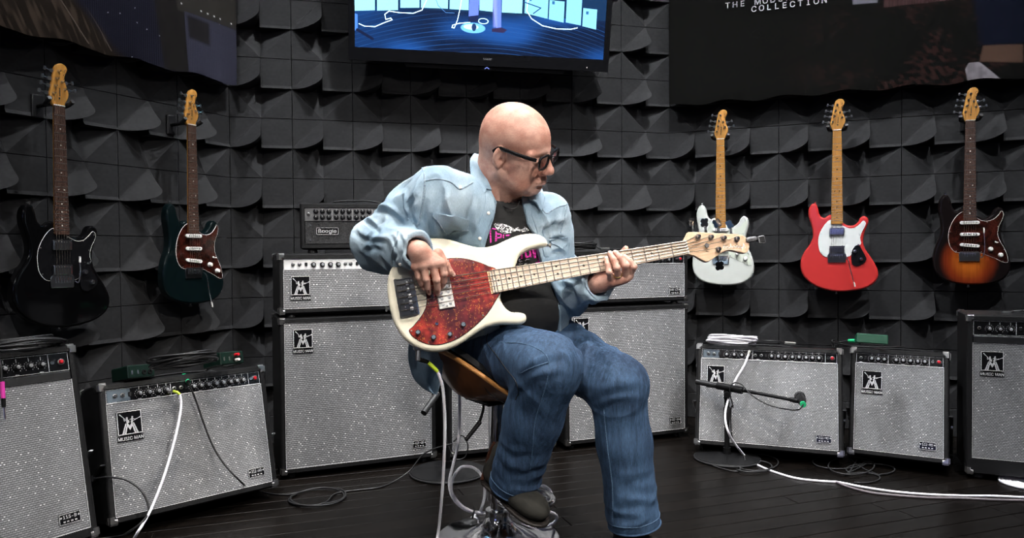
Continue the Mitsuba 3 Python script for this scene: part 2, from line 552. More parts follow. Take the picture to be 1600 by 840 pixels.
def burst_fn(p, n, uv):
    x, y = uv.x / 0.150, (uv.y + 0.035) / 0.165
    r = dr.sqrt(x * x + y * y) + 0.05 * noise(uv.x * 12, uv.y * 12)
    g = fbm(uv.x * 150, uv.y * 8, 0.0, 2)
    c = mix((0.36, 0.085, 0.010), (0.17, 0.022, 0.006), smoothstep(0.20, 0.68, r)) * (0.8 + 0.4 * g)
    return mix(c, (0.006, 0.004, 0.004), smoothstep(0.58, 0.92, r))


mat('paint_burst', proc(burst_fn), 0.12)


# ------------------------------------------------------------------ the setting: floor, three walls faced with sculpted foam tiles, banners
MOD = 0.30
A_CORNER, B_CORNER = V(-1.397, 3.70, 0), V(0.917, 4.323, 0)
DIR_L, DIR_R = unit(V(0.457, 0.889, 0)), unit(V(0.925, -0.381, 0))
DIR_B = unit(B_CORNER - A_CORNER)
COLS_L, COLS_R, COLS_B = 6, 9, 8
Z0, UP = 0.145, V(0, 0, 1)


def wall_frame(o, d):
    return MF(o, d, np.cross(UP, d), UP)        # x along the wall to the right, y into the wall, z up


FR_L = wall_frame(A_CORNER - DIR_L * COLS_L * MOD, DIR_L)
FR_B = wall_frame(A_CORNER, DIR_B)
FR_R = wall_frame(B_CORNER, DIR_R)

TD, TA = 0.072, 0.058       # depth of the hollows, rise of the flaps


def tile_mesh():
    """One sculpted foam tile: a flap that rises to its rounded lower corner, two hollows beneath, one flat quarter."""
    q, ms = 0.1485, []

    def patch(fn, n, x0, z0, warp=False, anti=False):
        s, t = np.meshgrid(np.linspace(0, 1, n + 1), np.linspace(0, 1, n + 1))
        S, Tt = s.copy(), t.copy()
        if warp:                       # the flap's lower edge sweeps up in a curve towards its right corner
            s = np.sin(s * math.pi / 2)
            rx, ry = 0.80, 0.40
            k = np.clip((s - (1 - rx)) / rx, 0, 1)
            S, Tt = s, t * (1 - ry * (1 - np.sqrt(1 - k * k)))
        h = fn(S, Tt)
        P = np.stack([x0 + S * q, -h, z0 - Tt * q], -1)
        N = n + 1
        v = P.reshape(-1, 3)
        i, j = np.meshgrid(np.arange(n), np.arange(n), indexing='ij')
        a, b, c2, d = (i * N + j).ravel(), (i * N + j + 1).ravel(), ((i + 1) * N + j + 1).ravel(), ((i + 1) * N + j).ravel()
        f = np.vstack([np.stack([a, d, b], 1), np.stack([b, d, c2], 1)]) if anti else np.vstack([np.stack([a, c2, b], 1), np.stack([a, d, c2], 1)])
        ed = np.concatenate([np.arange(N), np.arange(1, N) * N + n, n * N + np.arange(n - 1, -1, -1), np.arange(n - 1, 0, -1) * N])
        low = v[ed].copy()
        low[:, 1] = TD + 0.006
        o = len(v)
        k2 = np.arange(len(ed))
        k3 = np.roll(k2, -1)
        f2 = np.vstack([np.stack([ed[k2], ed[k3], o + k3], 1), np.stack([ed[k2], o + k3, o + k2], 1)])
        top = trimesh.Trimesh(v, f, process=False)
        return cat(top, trimesh.Trimesh(np.vstack([v, low]), f2, process=False))

    e = 0.0015
    bend = lambda x: np.maximum(x, 0) * (0.8 + 0.4 * np.maximum(x, 0))
    ms.append(patch(lambda s, t: TA * bend((s + t - 0.97) / 0.6), 14, e, MOD - e, True, anti=True))
    ms.append(patch(lambda s, t: 0.007 * np.maximum(t - 0.9, 0) / 0.1, 10, e + q, MOD - e))
    ms.append(patch(lambda s, t: -TD * np.maximum(s - t, 0) ** 0.9, 8, e, MOD - e - q))
    ms.append(patch(lambda s, t: -TD * np.maximum(1 - s - t, 0) ** 0.9, 8, e + q, MOD - e - q, anti=True))
    back = cbox(MOD - 2 * e, 0.008, MOD - 2 * e, 0, (MOD / 2, TD + 0.006, MOD / 2))
    m = cat(*ms, back)
    return m


TILE = mikit.ply(tile_mesh(), 'foam', 20)


def tiled_wall(name, FR, cols, rows):
    w = single(name, moved(cbox(cols * MOD, 0.10, 3.9, 0, (cols * MOD / 2, 0.136, 1.95)), FR), 'wall_paint', None, None, kind='structure')
    for c in range(cols):
        for r in range(rows):
            key = number(name + '__acoustic_tile')
            TAKEN.add(key)
            scene[key] = {**TILE, 'to_world': T((FR @ MT(c * MOD, 0, Z0 + r * MOD)).tolist())}
    single(name.replace('wall', 'baseboard'), moved(cbox(cols * MOD, 0.085, Z0 - 0.002, 0.003, (cols * MOD / 2, 0.0425, Z0 / 2)), FR), 'wall_paint', None, None, kind='structure')


tiled_wall('wall_left', FR_L, COLS_L, 6)
tiled_wall('wall_back', FR_B, COLS_B, 9)
tiled_wall('wall_right', FR_R, COLS_R, 6)

for nm, pt, ha in (('trim_1', A_CORNER, DIR_B), ('trim_2', B_CORNER, DIR_R)):
    single(nm, cyl(pt + V(0, 0.09, 0), pt + V(0, 0.09, 3.0), 0.055, 12), 'wall_paint', None, None, kind='structure')

# floor: a slab with single planks of dark laminate on it, running at 20 degrees
single('floor', cbox(9, 7.0, 0.10, 0, (0.2, 2.0, -0.056)), 'floor_groove', None, None, kind='structure')
FA = math.radians(19)
PW, PL = 0.09, 1.22
plank_rng = random.Random(4)
fd, fn_ = V(math.cos(FA), math.sin(FA), 0), V(-math.sin(FA), math.cos(FA), 0)
FRF = MF(V(0, 0, 0), fd, fn_, UP)
pm = cbox(PL - 0.0026, PW - 0.0026, 0.008, 0.0012, (0, 0, -0.004))
hull = LineString([FR_L[:3, 3][:2], A_CORNER[:2], B_CORNER[:2], (FR_R @ np.array([COLS_R * MOD, 0, 0, 1]))[:2]])
room = Polygon([tuple(FR_L[:3, 3][:2] + V(-.02, -.0)), tuple(A_CORNER[:2]), tuple(B_CORNER[:2]), tuple((FR_R @ np.array([COLS_R * MOD, 0, 0, 1]))[:2]), (3.3, 1.2), (-2.6, 1.2)])
nplank = 0
for r in range(4, 48):
    x = -4.5 + plank_rng.random() * PL
    while x < 4.5:
        c = fd * x + fn_ * (r * PW)
        box = Polygon([tuple((c + fd * sx * PL / 2 + fn_ * sy * PW / 2)[:2]) for sx, sy in ((-1, -1), (1, -1), (1, 1), (-1, 1))])
        if box.intersects(room) and box.intersection(room).area > 0.03 * box.area:
            u0 = plank_rng.random() * 40
            key = number('floor__plank')
            TAKEN.add(key)
            uv = pm.vertices[:, :2] + np.array([round(x / 1.2 + 50) * 1.2, r * PW])
            scene[key] = mikit.ply(pm, 'floor_wood', False, uv=uv, to_world=T((FRF @ MT(x, r * PW, 0)).tolist()))
            nplank += 1
        x += PL


# banners: printed cloth hung in front of the tiles, its lower edge riding over the flaps
def banner(name, FR, x0, x1, z0, z1, label, matname):
    nx, nz = int((x1 - x0) / 0.025), 24
    X, Z = np.meshgrid(np.linspace(x0, x1, nx + 1), np.linspace(z0, z1, nz + 1))
    ph = (X / MOD - np.floor(X / MOD))
    wav = 0.012 * np.exp(-((ph - 0.5) / 0.13) ** 2) + 0.005 * np.sin(X * 9) + 0.003 * np.sin(X * 23 + 1)
    w = np.exp(-(Z - z0) / 0.25)
    Y = -(0.084 + wav * w)
    Zs = Z + 0.010 * np.sin(X * 2 * math.pi / MOD + 0.8) * np.exp(-(Z - z0) / 0.15)
    rows = np.stack([X, Y, Zs], -1)
    m = sheet(rows, 0.004)
    uv = np.tile(np.stack([X - x0, Z - z0], -1).reshape(-1, 2), (2, 1))
    b = thing(name, label, 'banner', FR)
    b.add('printed_cloth', m, matname, True, uv=uv)
    b.add('batten', cbox(x1 - x0, 0.02, 0.02, 0.002, ((x0 + x1) / 2, -0.070, z1 - 0.03)), 'metal_black')
    b.add('hanging_bracket', cbox(0.03, 0.11, 0.02, 0.002, (x0 + 0.15, 0.008, z1 - 0.03)), 'metal_black')
    b.add('hanging_bracket', cbox(0.03, 0.11, 0.02, 0.002, (x1 - 0.15, 0.008, z1 - 0.03)), 'metal_black')
    return b


def seg_d(u, v, x0, y0, x1, y1):
    dx, dy = x1 - x0, y1 - y0
    t = dr.clip(((u - x0) * dx + (v - y0) * dy) / (dx * dx + dy * dy), 0, 1)
    return dr.sqrt(dr.square(u - x0 - t * dx) + dr.square(v - y0 - t * dy))


def inpoly(u, v, pts, soft=0.0):
    """1 inside a convex polygon (anticlockwise), else 0."""
    m = mi.Float(1)
    for (x0, y0), (x1, y1) in zip(pts, pts[1:] + pts[:1]):
        L = math.hypot(x1 - x0, y1 - y0)
        d = ((x1 - x0) * (v - y0) - (y1 - y0) * (u - x0)) / L
        m = m * (smoothstep(-soft, soft, d) if soft else dr.select(d > 0, 1.0, 0.0))
    return m


def left_print(p, n, uv):
    """Print: a speaker cabinet standing on a dark wooden floor, large and out of focus; u from the far end, v up from the hem."""
    u, v = uv.x, uv.y
    g = noise(u * 90 + v * 40, v * 14 - u * 10, 2.0)
    boards = mix((0.012, 0.009, 0.007), (0.036, 0.026, 0.020), smoothstep(0.45, 0.9, g))
    for k in range(4):
        boards = mix(boards, (0.07, 0.055, 0.045), 1 - smoothstep(0.001, 0.004, seg_d(u, v, 0.55 + 0.12 * k, 0.62, 1.02 + 0.10 * k, 0.02)))
    rib = 0.5 + 0.5 * dr.sin(u * 700)
    cloth = mix((0.006, 0.006, 0.010), (0.013, 0.013, 0.022), rib) * (0.8 + 0.4 * noise(u * 6, v * 6))
    cloth = mix(cloth, (0.2, 0.2, 0.25), dr.select(cell_rand(dr.floor(u / 0.005), dr.floor(v / 0.005), 4.0) > 0.998, 1.0, 0.0))
    c = mix(boards, cloth, smoothstep(-0.02, 0.02, (u - 0.55) * 0.55 + (v - 0.55) * 0.62))
    c = mix(c, (0.010, 0.009, 0.009), inpoly(u, v, [(1.36, 0.0), (1.50, 0.0), (1.46, 0.7), (1.30, 1.2), (1.20, 1.2)], 0.01))
    c = mix(c, (0.022, 0.020, 0.018), inpoly(u, v, [(1.44, 0.27), (1.80, 0.27), (1.80, 1.2), (1.34, 1.2)], 0.006))
    c = mix(c, (0.02, 0.02, 0.034) + mi.Color3f(0.012) * rib, inpoly(u, v, [(1.50, -0.1), (1.80, -0.1), (1.80, 0.265), (1.475, 0.275)], 0.004))
    c = mix(c, (0.012, 0.011, 0.012), inpoly(u, v, [(1.50, 0.16), (1.61, 0.15), (1.61, 0.255), (1.49, 0.26)], 0.01))
    c = mix(c, (0.5, 0.5, 0.5), dr.select(cell_rand(dr.floor((u + v * 0.2) / 0.035), 7.0, 4.0) > 0.2, 1.0, 0.0) * (1 - smoothstep(0.003, 0.005, dr.abs((u + v * 0.2) / 0.035 - dr.floor((u + v * 0.2) / 0.035) - 0.5) * 0.035)) * (1 - smoothstep(0.002, 0.005, dr.abs(v - 0.305 + (u - 1.46) * 0.05))) * dr.select(u > 1.45, 1.0, 0.0))
    return c


def right_print(p, n, uv):
    """Print: a dark room with a patterned rug, a foot in a white shoe under a dark trouser leg, an amplifier's edge."""
    u, v = uv.x, uv.y
    rug = noise(u * 55 + v * 30, v * 60, 1.0) * noise(u * 9, v * 9, 4.0)
    c = mix((0.0035, 0.0035, 0.0032), (0.018, 0.009, 0.008), smoothstep(0.18, 0.6, rug) * smoothstep(0.5, 1.3, u) * (1 - smoothstep(0.28, 0.5, v)))
    c = mix(c, (0.0035, 0.0045, 0.010), inpoly(u, v, [(1.515, 0.16), (1.75, 0.16), (1.91, 1.2), (1.39, 1.2)], 0.02))
    c = mix(c, (0.055, 0.032, 0.024), inpoly(u, v, [(1.51, 0.085), (1.69, 0.075), (1.69, 0.160), (1.525, 0.165)], 0.006))
    c = mix(c, (0.17, 0.155, 0.17) * mi.Color3f(0.6 + 0.6 * noise(u * 60, v * 40)), inpoly(u, v, [(1.46, 0.0), (1.68, -0.02), (1.70, 0.055), (1.67, 0.075), (1.51, 0.085), (1.48, 0.115), (1.45, 0.06)], 0.004))
    c = mix(c, (0.10, 0.10, 0.12), inpoly(u, v, [(0.945, 0.445), (1.06, 0.440), (1.06, 1.2), (0.935, 1.2)], 0.004))
    c = mix(c, (0.034, 0.018, 0.018) * mi.Color3f(0.7 + 0.6 * noise(u * 300, 0.0)), inpoly(u, v, [(1.09, 0.412), (1.57, 0.405), (1.57, 1.2), (1.09, 1.2)], 0.004))
    return c


mat('print_left', proc(left_print), 0.8, specular=0.03)
mat('print_right', proc(right_print), 0.8, specular=0.03)
banner('printed_banner', FR_L, 0.0, COLS_L * MOD - 0.025, 1.785, 2.95, 'dark printed banner with a close-up of a speaker cabinet, high on the left wall', 'print_left')
BR = banner('printed_banner', FR_R, 0.02, COLS_R * MOD, 1.785, 2.95, 'black printed banner lettered THE MODERN COLLECTION, high on the right wall', 'print_right')
mat('knob_metal', (0.80, 0.80, 0.82), 0.28, metallic=0.85)
mat('lettering_white', (0.62, 0.60, 0.68), 0.5)
mat('screen_glass', (0.004, 0.004, 0.005), 0.2)


def wall_hit(FR, px, py, yoff=0.0):
    """(x along the wall, z) where the pixel's ray meets the plane yoff in front of the wall."""
    d, n = ray(px, py), FR[:3, 1]
    o = FR[:3, 3] - n * yoff
    p = CO + d * (((o - CO) @ n) / (d @ n))
    q = np.linalg.inv(FR) @ np.append(p, 1)
    return q[0], q[2]


UPRIGHT = MR([1, 0, 0], 90)     # turns lettering drawn in xy to stand in xz, facing -y


def letters(text, x, z, pitch, h, y, depth=0.0012):
    ms = []
    for k, ch in enumerate(text):
        if ch == ' ':
            continue
        g = meshkit.text_mesh(ch, h, depth, bold=True)
        g.apply_translation((-(g.bounds[0][0] + g.bounds[1][0]) / 2, 0, 0))
        g.apply_transform(UPRIGHT)
        g.apply_translation((x + k * pitch, y, z))
        ms.append(g)
    return cat(*ms)


tx0, tz0 = wall_hit(FR_R, 1137, 13, 0.09)
cx0, cz0 = wall_hit(FR_R, 1178, 18.5, 0.09)
cx1, _ = wall_hit(FR_R, 1288, 2, 0.09)
pitch = (cx1 - cx0) / 9
for word, x_, z_ in (('THE MODERN', tx0, tz0), ('COLLECTION', cx0, cz0)):
    for k, ch in enumerate(word):
        if ch != ' ':
            BR.add('letter', letters(ch, x_ + k * pitch, z_, pitch, 0.030, -0.0915), 'lettering_white', label='white letter ' + ch)

# ------------------------------------------------------------------ television on the back wall, tilted down, showing the stage in blue
TVW, TVH = 1.37, 0.815


def tv_fn(p, n, uv):
    """The picture on the screen: u across 0..1, v up in the same unit."""
    u, v = uv.x, uv.y
    X = lambda x: (x - 45) / 1515.0
    Yv = lambda x, y: (290 + 0.054 * (x - 45) - y) / 1515.0
    Q = lambda *pts: [(X(x), Yv(x, y)) for x, y in pts]
    sheen = noise(u * 5, v * 12, 3.0)
    c = mix((0.0016, 0.0065, 0.025), (0.009, 0.066, 0.27), smoothstep(0.3, 0.9, sheen) * 0.7 + 0.25 * (1 - smoothstep(0.0, 0.35, u)))
    arc = v + 0.34 * dr.square(u - 0.52)
    ln = arc / 0.0165 + 0.3 * noise(u * 3, arc * 60)
    c = mix(c, (0.014, 0.075, 0.26), (1 - smoothstep(0.04, 0.10, dr.abs(ln - dr.floor(ln) - 0.5))) * (1 - smoothstep(0.10, 0.16, v)) * (0.08 + 0.5 * noise(u * 9, v * 30, 8.0)))
    c = mix(c, (0.004, 0.02, 0.06), dr.select(v > 0.152, 1.0, 0.0))
    white = (0.24, 0.60, 0.80)
    for x0, x1, yt, y0, y1 in ((45, 160, -700, 92, 88), (172, 292, -700, 90, 86), (305, 415, -560, 74, 72), (424, 582, -420, 72, 76), (592, 705, -420, 78, 84), (770, 850, -420, 84, 92), (905, 1030, -420, 95, 100)):
        c = mix(c, white, inpoly(u, v, Q((x0, y0), (x1, y1), (x1, yt), (x0, yt)), 0.001))
    for x0, x1, yt, y0, y1 in ((1045, 1190, 8, 98, 130), (1197, 1292, 22, 132, 152), (1305, 1402, -20, 150, 168), (1412, 1502, 66, 172, 192)):
        c = mix(c, (0.18, 0.48, 0.76), inpoly(u, v, Q((x0, y0), (x1, y1), (x1, yt + 8), (x0, yt)), 0.001))
    for x, y in ((1078, 20), (1222, 38), (1325, 8), (1440, 95)):
        c = mix(c, (0.02, 0.10, 0.25), inpoly(u, v, Q((x - 8, y + 8), (x + 8, y + 9), (x + 8, y - 9), (x - 8, y - 10)), 0.0006))
    c = mix(c, (0.05, 0.16, 0.50), inpoly(u, v, Q((45, 200), (62, 190), (62, 110), (45, 105)), 0.002))
    line = lambda pts, w, col, c: mix(c, col, dr.maximum(mi.Float(0), 1 - smoothstep(w * 0.7, w, _poly_d(u, v, [(X(x), Yv(x, y)) for x, y in pts]))))
    c = line([(60, 195), (145, 245)], 0.006, (0.004, 0.008, 0.03), c)
    cab = (0.50, 0.80, 1.0)
    c = line([(70, 162), (100, 175), (160, 178), (215, 155), (258, 140), (250, 130), (222, 138), (216, 110), (240, 92), (300, 100), (380, 103), (430, 85), (470, 0)], 0.0024, cab, c)
    c = line([(665, 0), (655, 70), (640, 140), (622, 184), (608, 182), (612, 168), (650, 158), (715, 152)], 0.0024, cab, c)
    c = line([(1090, 0), (1062, 30), (1058, 85), (1090, 130), (1160, 170), (1250, 188), (1340, 190), (1380, 182)], 0.0026, cab, c)
    c = line([(1040, 35), (1145, 68), (1100, 100)], 0.0022, (0.01, 0.05, 0.15), c)
    c = line([(500, 0), (525, 60), (570, 98), (620, 100)], 0.0012, (0.05, 0.16, 0.4), c)
    e = lambda x, y, rx, ry: 1 - smoothstep(0.92, 1.05, dr.sqrt(dr.square((u - X(x)) * 1515 / rx) + dr.square((v - Yv(x, y)) * 1515 / ry)))
    c = mix(c, (0.12, 0.38, 0.72), e(734, 184, 75, 30))
    c = mix(c, (0.40, 0.72, 0.98), e(722, 178, 46, 16))
    c = mix(c, (0.01, 0.03, 0.10), e(740, 180, 14, 22))
    c = mix(c, (0.40, 0.72, 0.98), e(795, 145, 33, 18) * (1 - e(795, 145, 26, 12)))
    jean = (0.10, 0.16, 0.62)
    c = mix(c, jean, inpoly(u, v, Q((706, 118), (764, 112), (772, -60), (712, -60)), 0.001))
    c = mix(c, jean, inpoly(u, v, Q((846, 190), (905, 184), (898, -60), (826, -60), (850, 60)), 0.001))
    c = mix(c, (0.25, 0.30, 0.85), inpoly(u, v, Q((858, 180), (880, 180), (868, -60), (846, -60)), 0.006) * 0.5)
    c = mix(c, (0.006, 0.012, 0.05), inpoly(u, v, Q((706, 150), (765, 148), (764, 112), (706, 120)), 0.002))
    c = mix(c, (0.02, 0.015, 0.05), inpoly(u, v, Q((850, 205), (920, 212), (942, 195), (905, 180), (848, 188)), 0.002))
    c = mix(c, (0.003, 0.012, 0.04), dr.select(v > 0.345, 1.0, 0.0))
    return c * (0.92 + 0.16 * cell_rand(dr.floor(u * 760), dr.floor(v * 760))) * 2.3


def _poly_d(u, v, pts):
    d = mi.Float(9)
    for (x0, y0), (x1, y1) in zip(pts[:-1], pts[1:]):
        d = dr.minimum(d, seg_d(u, v, x0, y0, x1, y1))
    return d


tv_l, tv_r = at(545, 93, 3.70), at(950, 112.5, 4.0)
tdx = unit((tv_r - tv_l) * V(1, 1, 0))
tn = np.cross(UP, tdx)                                # into the wall
tilt = math.radians(12)
tup = UP * math.cos(tilt) - tn * math.sin(tilt)
TVM = MF((tv_l + tv_r) / 2, tdx, np.cross(tup, tdx), tup)      # origin at the middle of the lower edge, y into the set
TVW = float(np.linalg.norm(tv_r - tv_l))
tv = thing('television', 'large flat television tilted down from the back wall, showing the stage in blue', 'television', TVM)
bz, bb = 0.030, 0.062
SW = TVW - 2 * bz
SH = SW * 0.5625
TVH = SH + bz + bb
fr = Polygon([(-TVW / 2, 0), (TVW / 2, 0), (TVW / 2, TVH), (-TVW / 2, TVH)]).difference(Polygon([(-SW / 2, bb), (SW / 2, bb), (SW / 2, bb + SH), (-SW / 2, bb + SH)]))
fm = extrude(fr, 0.045)
fm.apply_transform(UPRIGHT)
fm.apply_translation((0, 0.045, 0))
tv.add('bezel', fm, 'plastic_gloss')
scr = (np.array([[-SW / 2, 0.006, bb], [SW / 2, 0.006, bb], [SW / 2, 0.006, bb + SH], [-SW / 2, 0.006, bb + SH]]), np.array([[0, 1, 2], [0, 2, 3]]))
tv.add('screen', scr, 'screen_glass', uv=np.array([[0, 0], [1, 0], [1, 0.5625], [0, 0.5625]]), emitter={'type': 'area', 'radiance': proc(tv_fn)})
tv.add('back_shell', rbox(TVW - 0.06, 0.05, TVH - 0.20, 0.02, (0, 0.065, TVH / 2 + 0.06)), 'plastic_black')
tv.add('speaker_bar', cbox(TVW * 0.62, 0.03, 0.022, 0.005, (0.02, 0.025, -0.010)), 'plastic_gloss')
tv.add('wall_bracket', cbox(0.5, 0.10, 0.30, 0.01, (0, 0.145, 0.36)), 'metal_black')
tv.add('wall_bracket', cbox(0.40, 0.07, 0.05, 0.004, (0, 0.10, 0.16)), 'metal_black')
lt = meshkit.text_mesh('SHARP', 0.010, 0.0006, bold=True)
lt.apply_translation((-lt.bounds[1][0] / 2, 0, 0))
lt.apply_transform(UPRIGHT)
lt.apply_translation((0.02, 0.0, 0.030))
tv.add('brand_lettering', lt, 'plastic_grey')
chev = cat(*[sweep([V(0.02, 0.008, -0.005), V(0.02 + s * 0.012, 0.008, -0.014)], 0.0022, 6) for s in (-1, 1)])
tv.add('power_light', chev, 'screen_glass', emitter={'type': 'area', 'radiance': {'type': 'rgb', 'value': [0.25, 0.35, 1.0]}}, label='small blue chevron light')
tv.add('status_light', cbox(0.006, 0.004, 0.006, 0.001, (TVW / 2 - 0.12, 0.0, 0.018)), 'plastic_white')

# ------------------------------------------------------------------ amplifiers
KNOB = mikit.ply(lathe([(0, 0.017), (0.0055, 0.017), (0.0068, 0.0155), (0.0075, 0.008), (0.0105, 0.0065), (0.0112, 0.0), (0, 0)], 14, MR([1, 0, 0], 90)), 'plastic_black', 40)
KCAP = mikit.ply(lathe([(0, 0.0195), (0.0045, 0.019), (0.0062, 0.0172), (0.0062, 0.0165), (0, 0.0165)], 12, MR([1, 0, 0], 90)), 'knob_metal', 40)
_ticks = cat(*[cbox(0.0016, 0.0006, 0.0034, 0, (0.0150 * math.sin(a), -0.0008, 0.0150 * math.cos(a))) for a in np.radians(np.arange(-140, 141, 28))])
_dial = cat(_ticks, cbox(0.0024, 0.0006, 0.010, 0, (0, -0.0008, 0.0215)))
DIAL = mikit.ply(_dial, 'silver_print')
JACK = mikit.ply(cat(lathe([(0.0035, 0), (0.0075, 0), (0.0075, 0.004), (0.0045, 0.0055), (0.0035, 0.0055), (0.0035, 0)], 14, MR([1, 0, 0], 90))), 'nickel', 40)
SWITCH = mikit.ply(cat(lathe([(0, 0.003), (0.006, 0.003), (0.006, 0), (0, 0)], 10, MR([1, 0, 0], 90)), cyl((0, 0, 0), (0.002, -0.016, 0.007), 0.0022, 8)), 'chrome', 40)
ROCKER = mikit.ply(cbox(0.011, 0.006, 0.015, 0.0015, (0, -0.002, 0)), 'plastic_black')
JEWEL = mikit.ply(lathe([(0, 0.009), (0.004, 0.0085), (0.0072, 0.005), (0.0078, 0), (0, 0)], 14, MR([1, 0, 0], 90)), 'jewel_red', 40)
JEWEL_RING = mikit.ply(lathe([(0.0075, 0), (0.0105, 0), (0.0105, 0.003), (0.0075, 0.004), (0.0075, 0)], 14, MR([1, 0, 0], 90)), 'nickel', 40)
FOOT = mikit.ply(lathe([(0, 0), (0.017, 0), (0.019, 0.004), (0.016, 0.022), (0, 0.022)], 14), 'rubber', 40)


def corner_mesh():
    """A pressed metal corner protector: three rounded plates around a ball; for the corner at the origin, box towards +x +y +z."""
    s, t, b = 0.027, 0.0022, 0.010
    o = trimesh.creation.icosphere(subdivisions=2, radius=b + t)
    o.apply_translation((b, b, b))
    parts = [m3.Manifold(m3.Mesh(o.vertices.astype(np.float32), o.faces.astype(np.uint32)))]
    ms = [o]
    for k in range(3):
        pl = [(b, b), (s * 0.9, b), (s * 0.55, s * 0.55), (b, s * 0.9)]
        e = extrude(Polygon([(0.004, 0.004), (s, 0.004), (s * 0.9, s * 0.35), (s * 0.35, s * 0.9), (0.004, s)]), t, -t)
        P = np.eye(4)
        P[:3, :3] = np.roll(np.eye(3), k, axis=0)
        e.apply_transform(P)
        ms.append(e)
    for k in range(3):
        a, c = V(b, b, b), V(b, b, b)
        c[k] = s
        ms.append(cyl(a, c, b + t, 12))
    return cat(*ms)


_cm = corner_mesh()
CORNERS = {}


def corner_ply(sx, sy, sz):
    k = (sx, sy, sz)
    if k not in CORNERS:
        m = _cm.copy()
        m.apply_transform(np.diag([sx, sy, sz, 1.0]))
        if sx * sy * sz < 0:
            m.invert()
        CORNERS[k] = mikit.ply(m, 'nickel', 40)
    return CORNERS[k]


def ring_frame(w, h, t, d, r=0.0):
    o = Polygon([(-w / 2, 0), (w / 2, 0), (w / 2, h), (-w / 2, h)])
    if r:
        o = o.buffer(-r).buffer(r, quad_segs=4)
    m = extrude(o.difference(Polygon([(-w / 2 + t, t), (w / 2 - t, t), (w / 2 - t, h - t), (-w / 2 + t, h - t)])), d)
    m.apply_transform(UPRIGHT)
    return m


def emblem_mesh():
    """Two guitarists over a letter M, as flat shapes (unit: plaque width 1)."""
    L = lambda pts, w: LineString(pts).buffer(w, quad_segs=3)
    leg = Polygon([(-0.33, -0.43), (-0.17, -0.43), (-0.09, -0.12), (0.0, -0.30), (0.09, -0.12), (0.17, -0.43), (0.33, -0.43), (0.17, 0.02), (0.08, 0.02), (0.0, -0.10), (-0.08, 0.02), (-0.17, 0.02)])
    gap = unary_union([L([(-0.245, -0.43), (-0.115, 0.02)], 0.010), L([(0.245, -0.43), (0.115, 0.02)], 0.010)])
    left = unary_union([Point(-0.10, 0.235).buffer(0.040), L([(-0.10, 0.18), (-0.09, 0.06)], 0.038), L([(-0.12, 0.17), (-0.20, 0.12), (-0.22, 0.20)], 0.016), L([(-0.08, 0.17), (-0.02, 0.10)], 0.016),
                        L([(-0.06, 0.07), (-0.33, 0.37)], 0.013), Point(-0.05, 0.06).buffer(0.045), L([(-0.33, 0.37), (-0.37, 0.41)], 0.026)])
    right = unary_union([Point(0.12, 0.255).buffer(0.040), L([(0.11, 0.20), (0.10, 0.06)], 0.036), L([(0.09, 0.19), (0.02, 0.16)], 0.016), L([(0.14, 0.19), (0.24, 0.13), (0.27, 0.17)], 0.016),
                         L([(0.09, 0.07), (0.40, 0.20)], 0.013), Point(0.08, 0.06).buffer(0.045), L([(0.40, 0.20), (0.44, 0.22)], 0.024)])
    return unary_union([leg.difference(gap), left, right]).simplify(0.003)


EMB = emblem_mesh()
PLQ = 0.083


def plaque_parts():
    w = PLQ
    base = Polygon([(-w / 2, -w / 2), (w / 2, -w / 2), (w / 2, w / 2), (-w / 2, w / 2)]).buffer(-0.004).buffer(0.004, quad_segs=4)
    lower = Polygon([(-w * 0.52, -w * 0.76), (w * 0.52, -w * 0.76), (w * 0.52, -w * 0.545), (-w * 0.52, -w * 0.545)])
    back = extrude(unary_union([base, lower, Polygon([(-w * .4, -w * .6), (w * .4, -w * .6), (w * .4, -w * .4), (-w * .4, -w * .4)])]), 0.003)
    rim = extrude(base.buffer(-0.0012).difference(base.buffer(-0.0042)), 0.0012, 0.003)
    fig = extrude(affinity.translate(affinity.scale(EMB, w * 0.98, w * 0.98, origin=(0, 0)), 0, -w * 0.035), 0.0012, 0.003)
    tx = meshkit.text_mesh('MUSIC MAN', 0.0115, 0.0012, bold=True)
    tx.apply_translation((-(tx.bounds[0][0] + tx.bounds[1][0]) / 2, 0, 0))
    tx.apply_transform(np.diag([w * 1.0 / tx.extents[0], 1, 1, 1]))
    tx.apply_translation((0, -w * 0.72, 0.003))
    out = []
    for m in (back, cat(rim, fig), tx):
        m.apply_transform(UPRIGHT)
        out.append(m)
    return out


_pb, _pf, _pt = plaque_parts()
PLQ_BACK, PLQ_FIG, PLQ_TXT = mikit.ply(_pb, 'plastic_gloss'), mikit.ply(_pf, 'silver_print'), mikit.ply(_pt, 'silver_print')


def add_plaque(t, x, y, z):
    k = t.add('emblem_plaque', PLQ_BACK, L=MT(x, y, z))
    t.add('figures', PLQ_FIG, L=MT(x, y, z), under=k, label='two guitar players standing on a letter M')
    t.add('lettering', PLQ_TXT, L=MT(x, y, z), under=k, label='lettering MUSIC MAN')


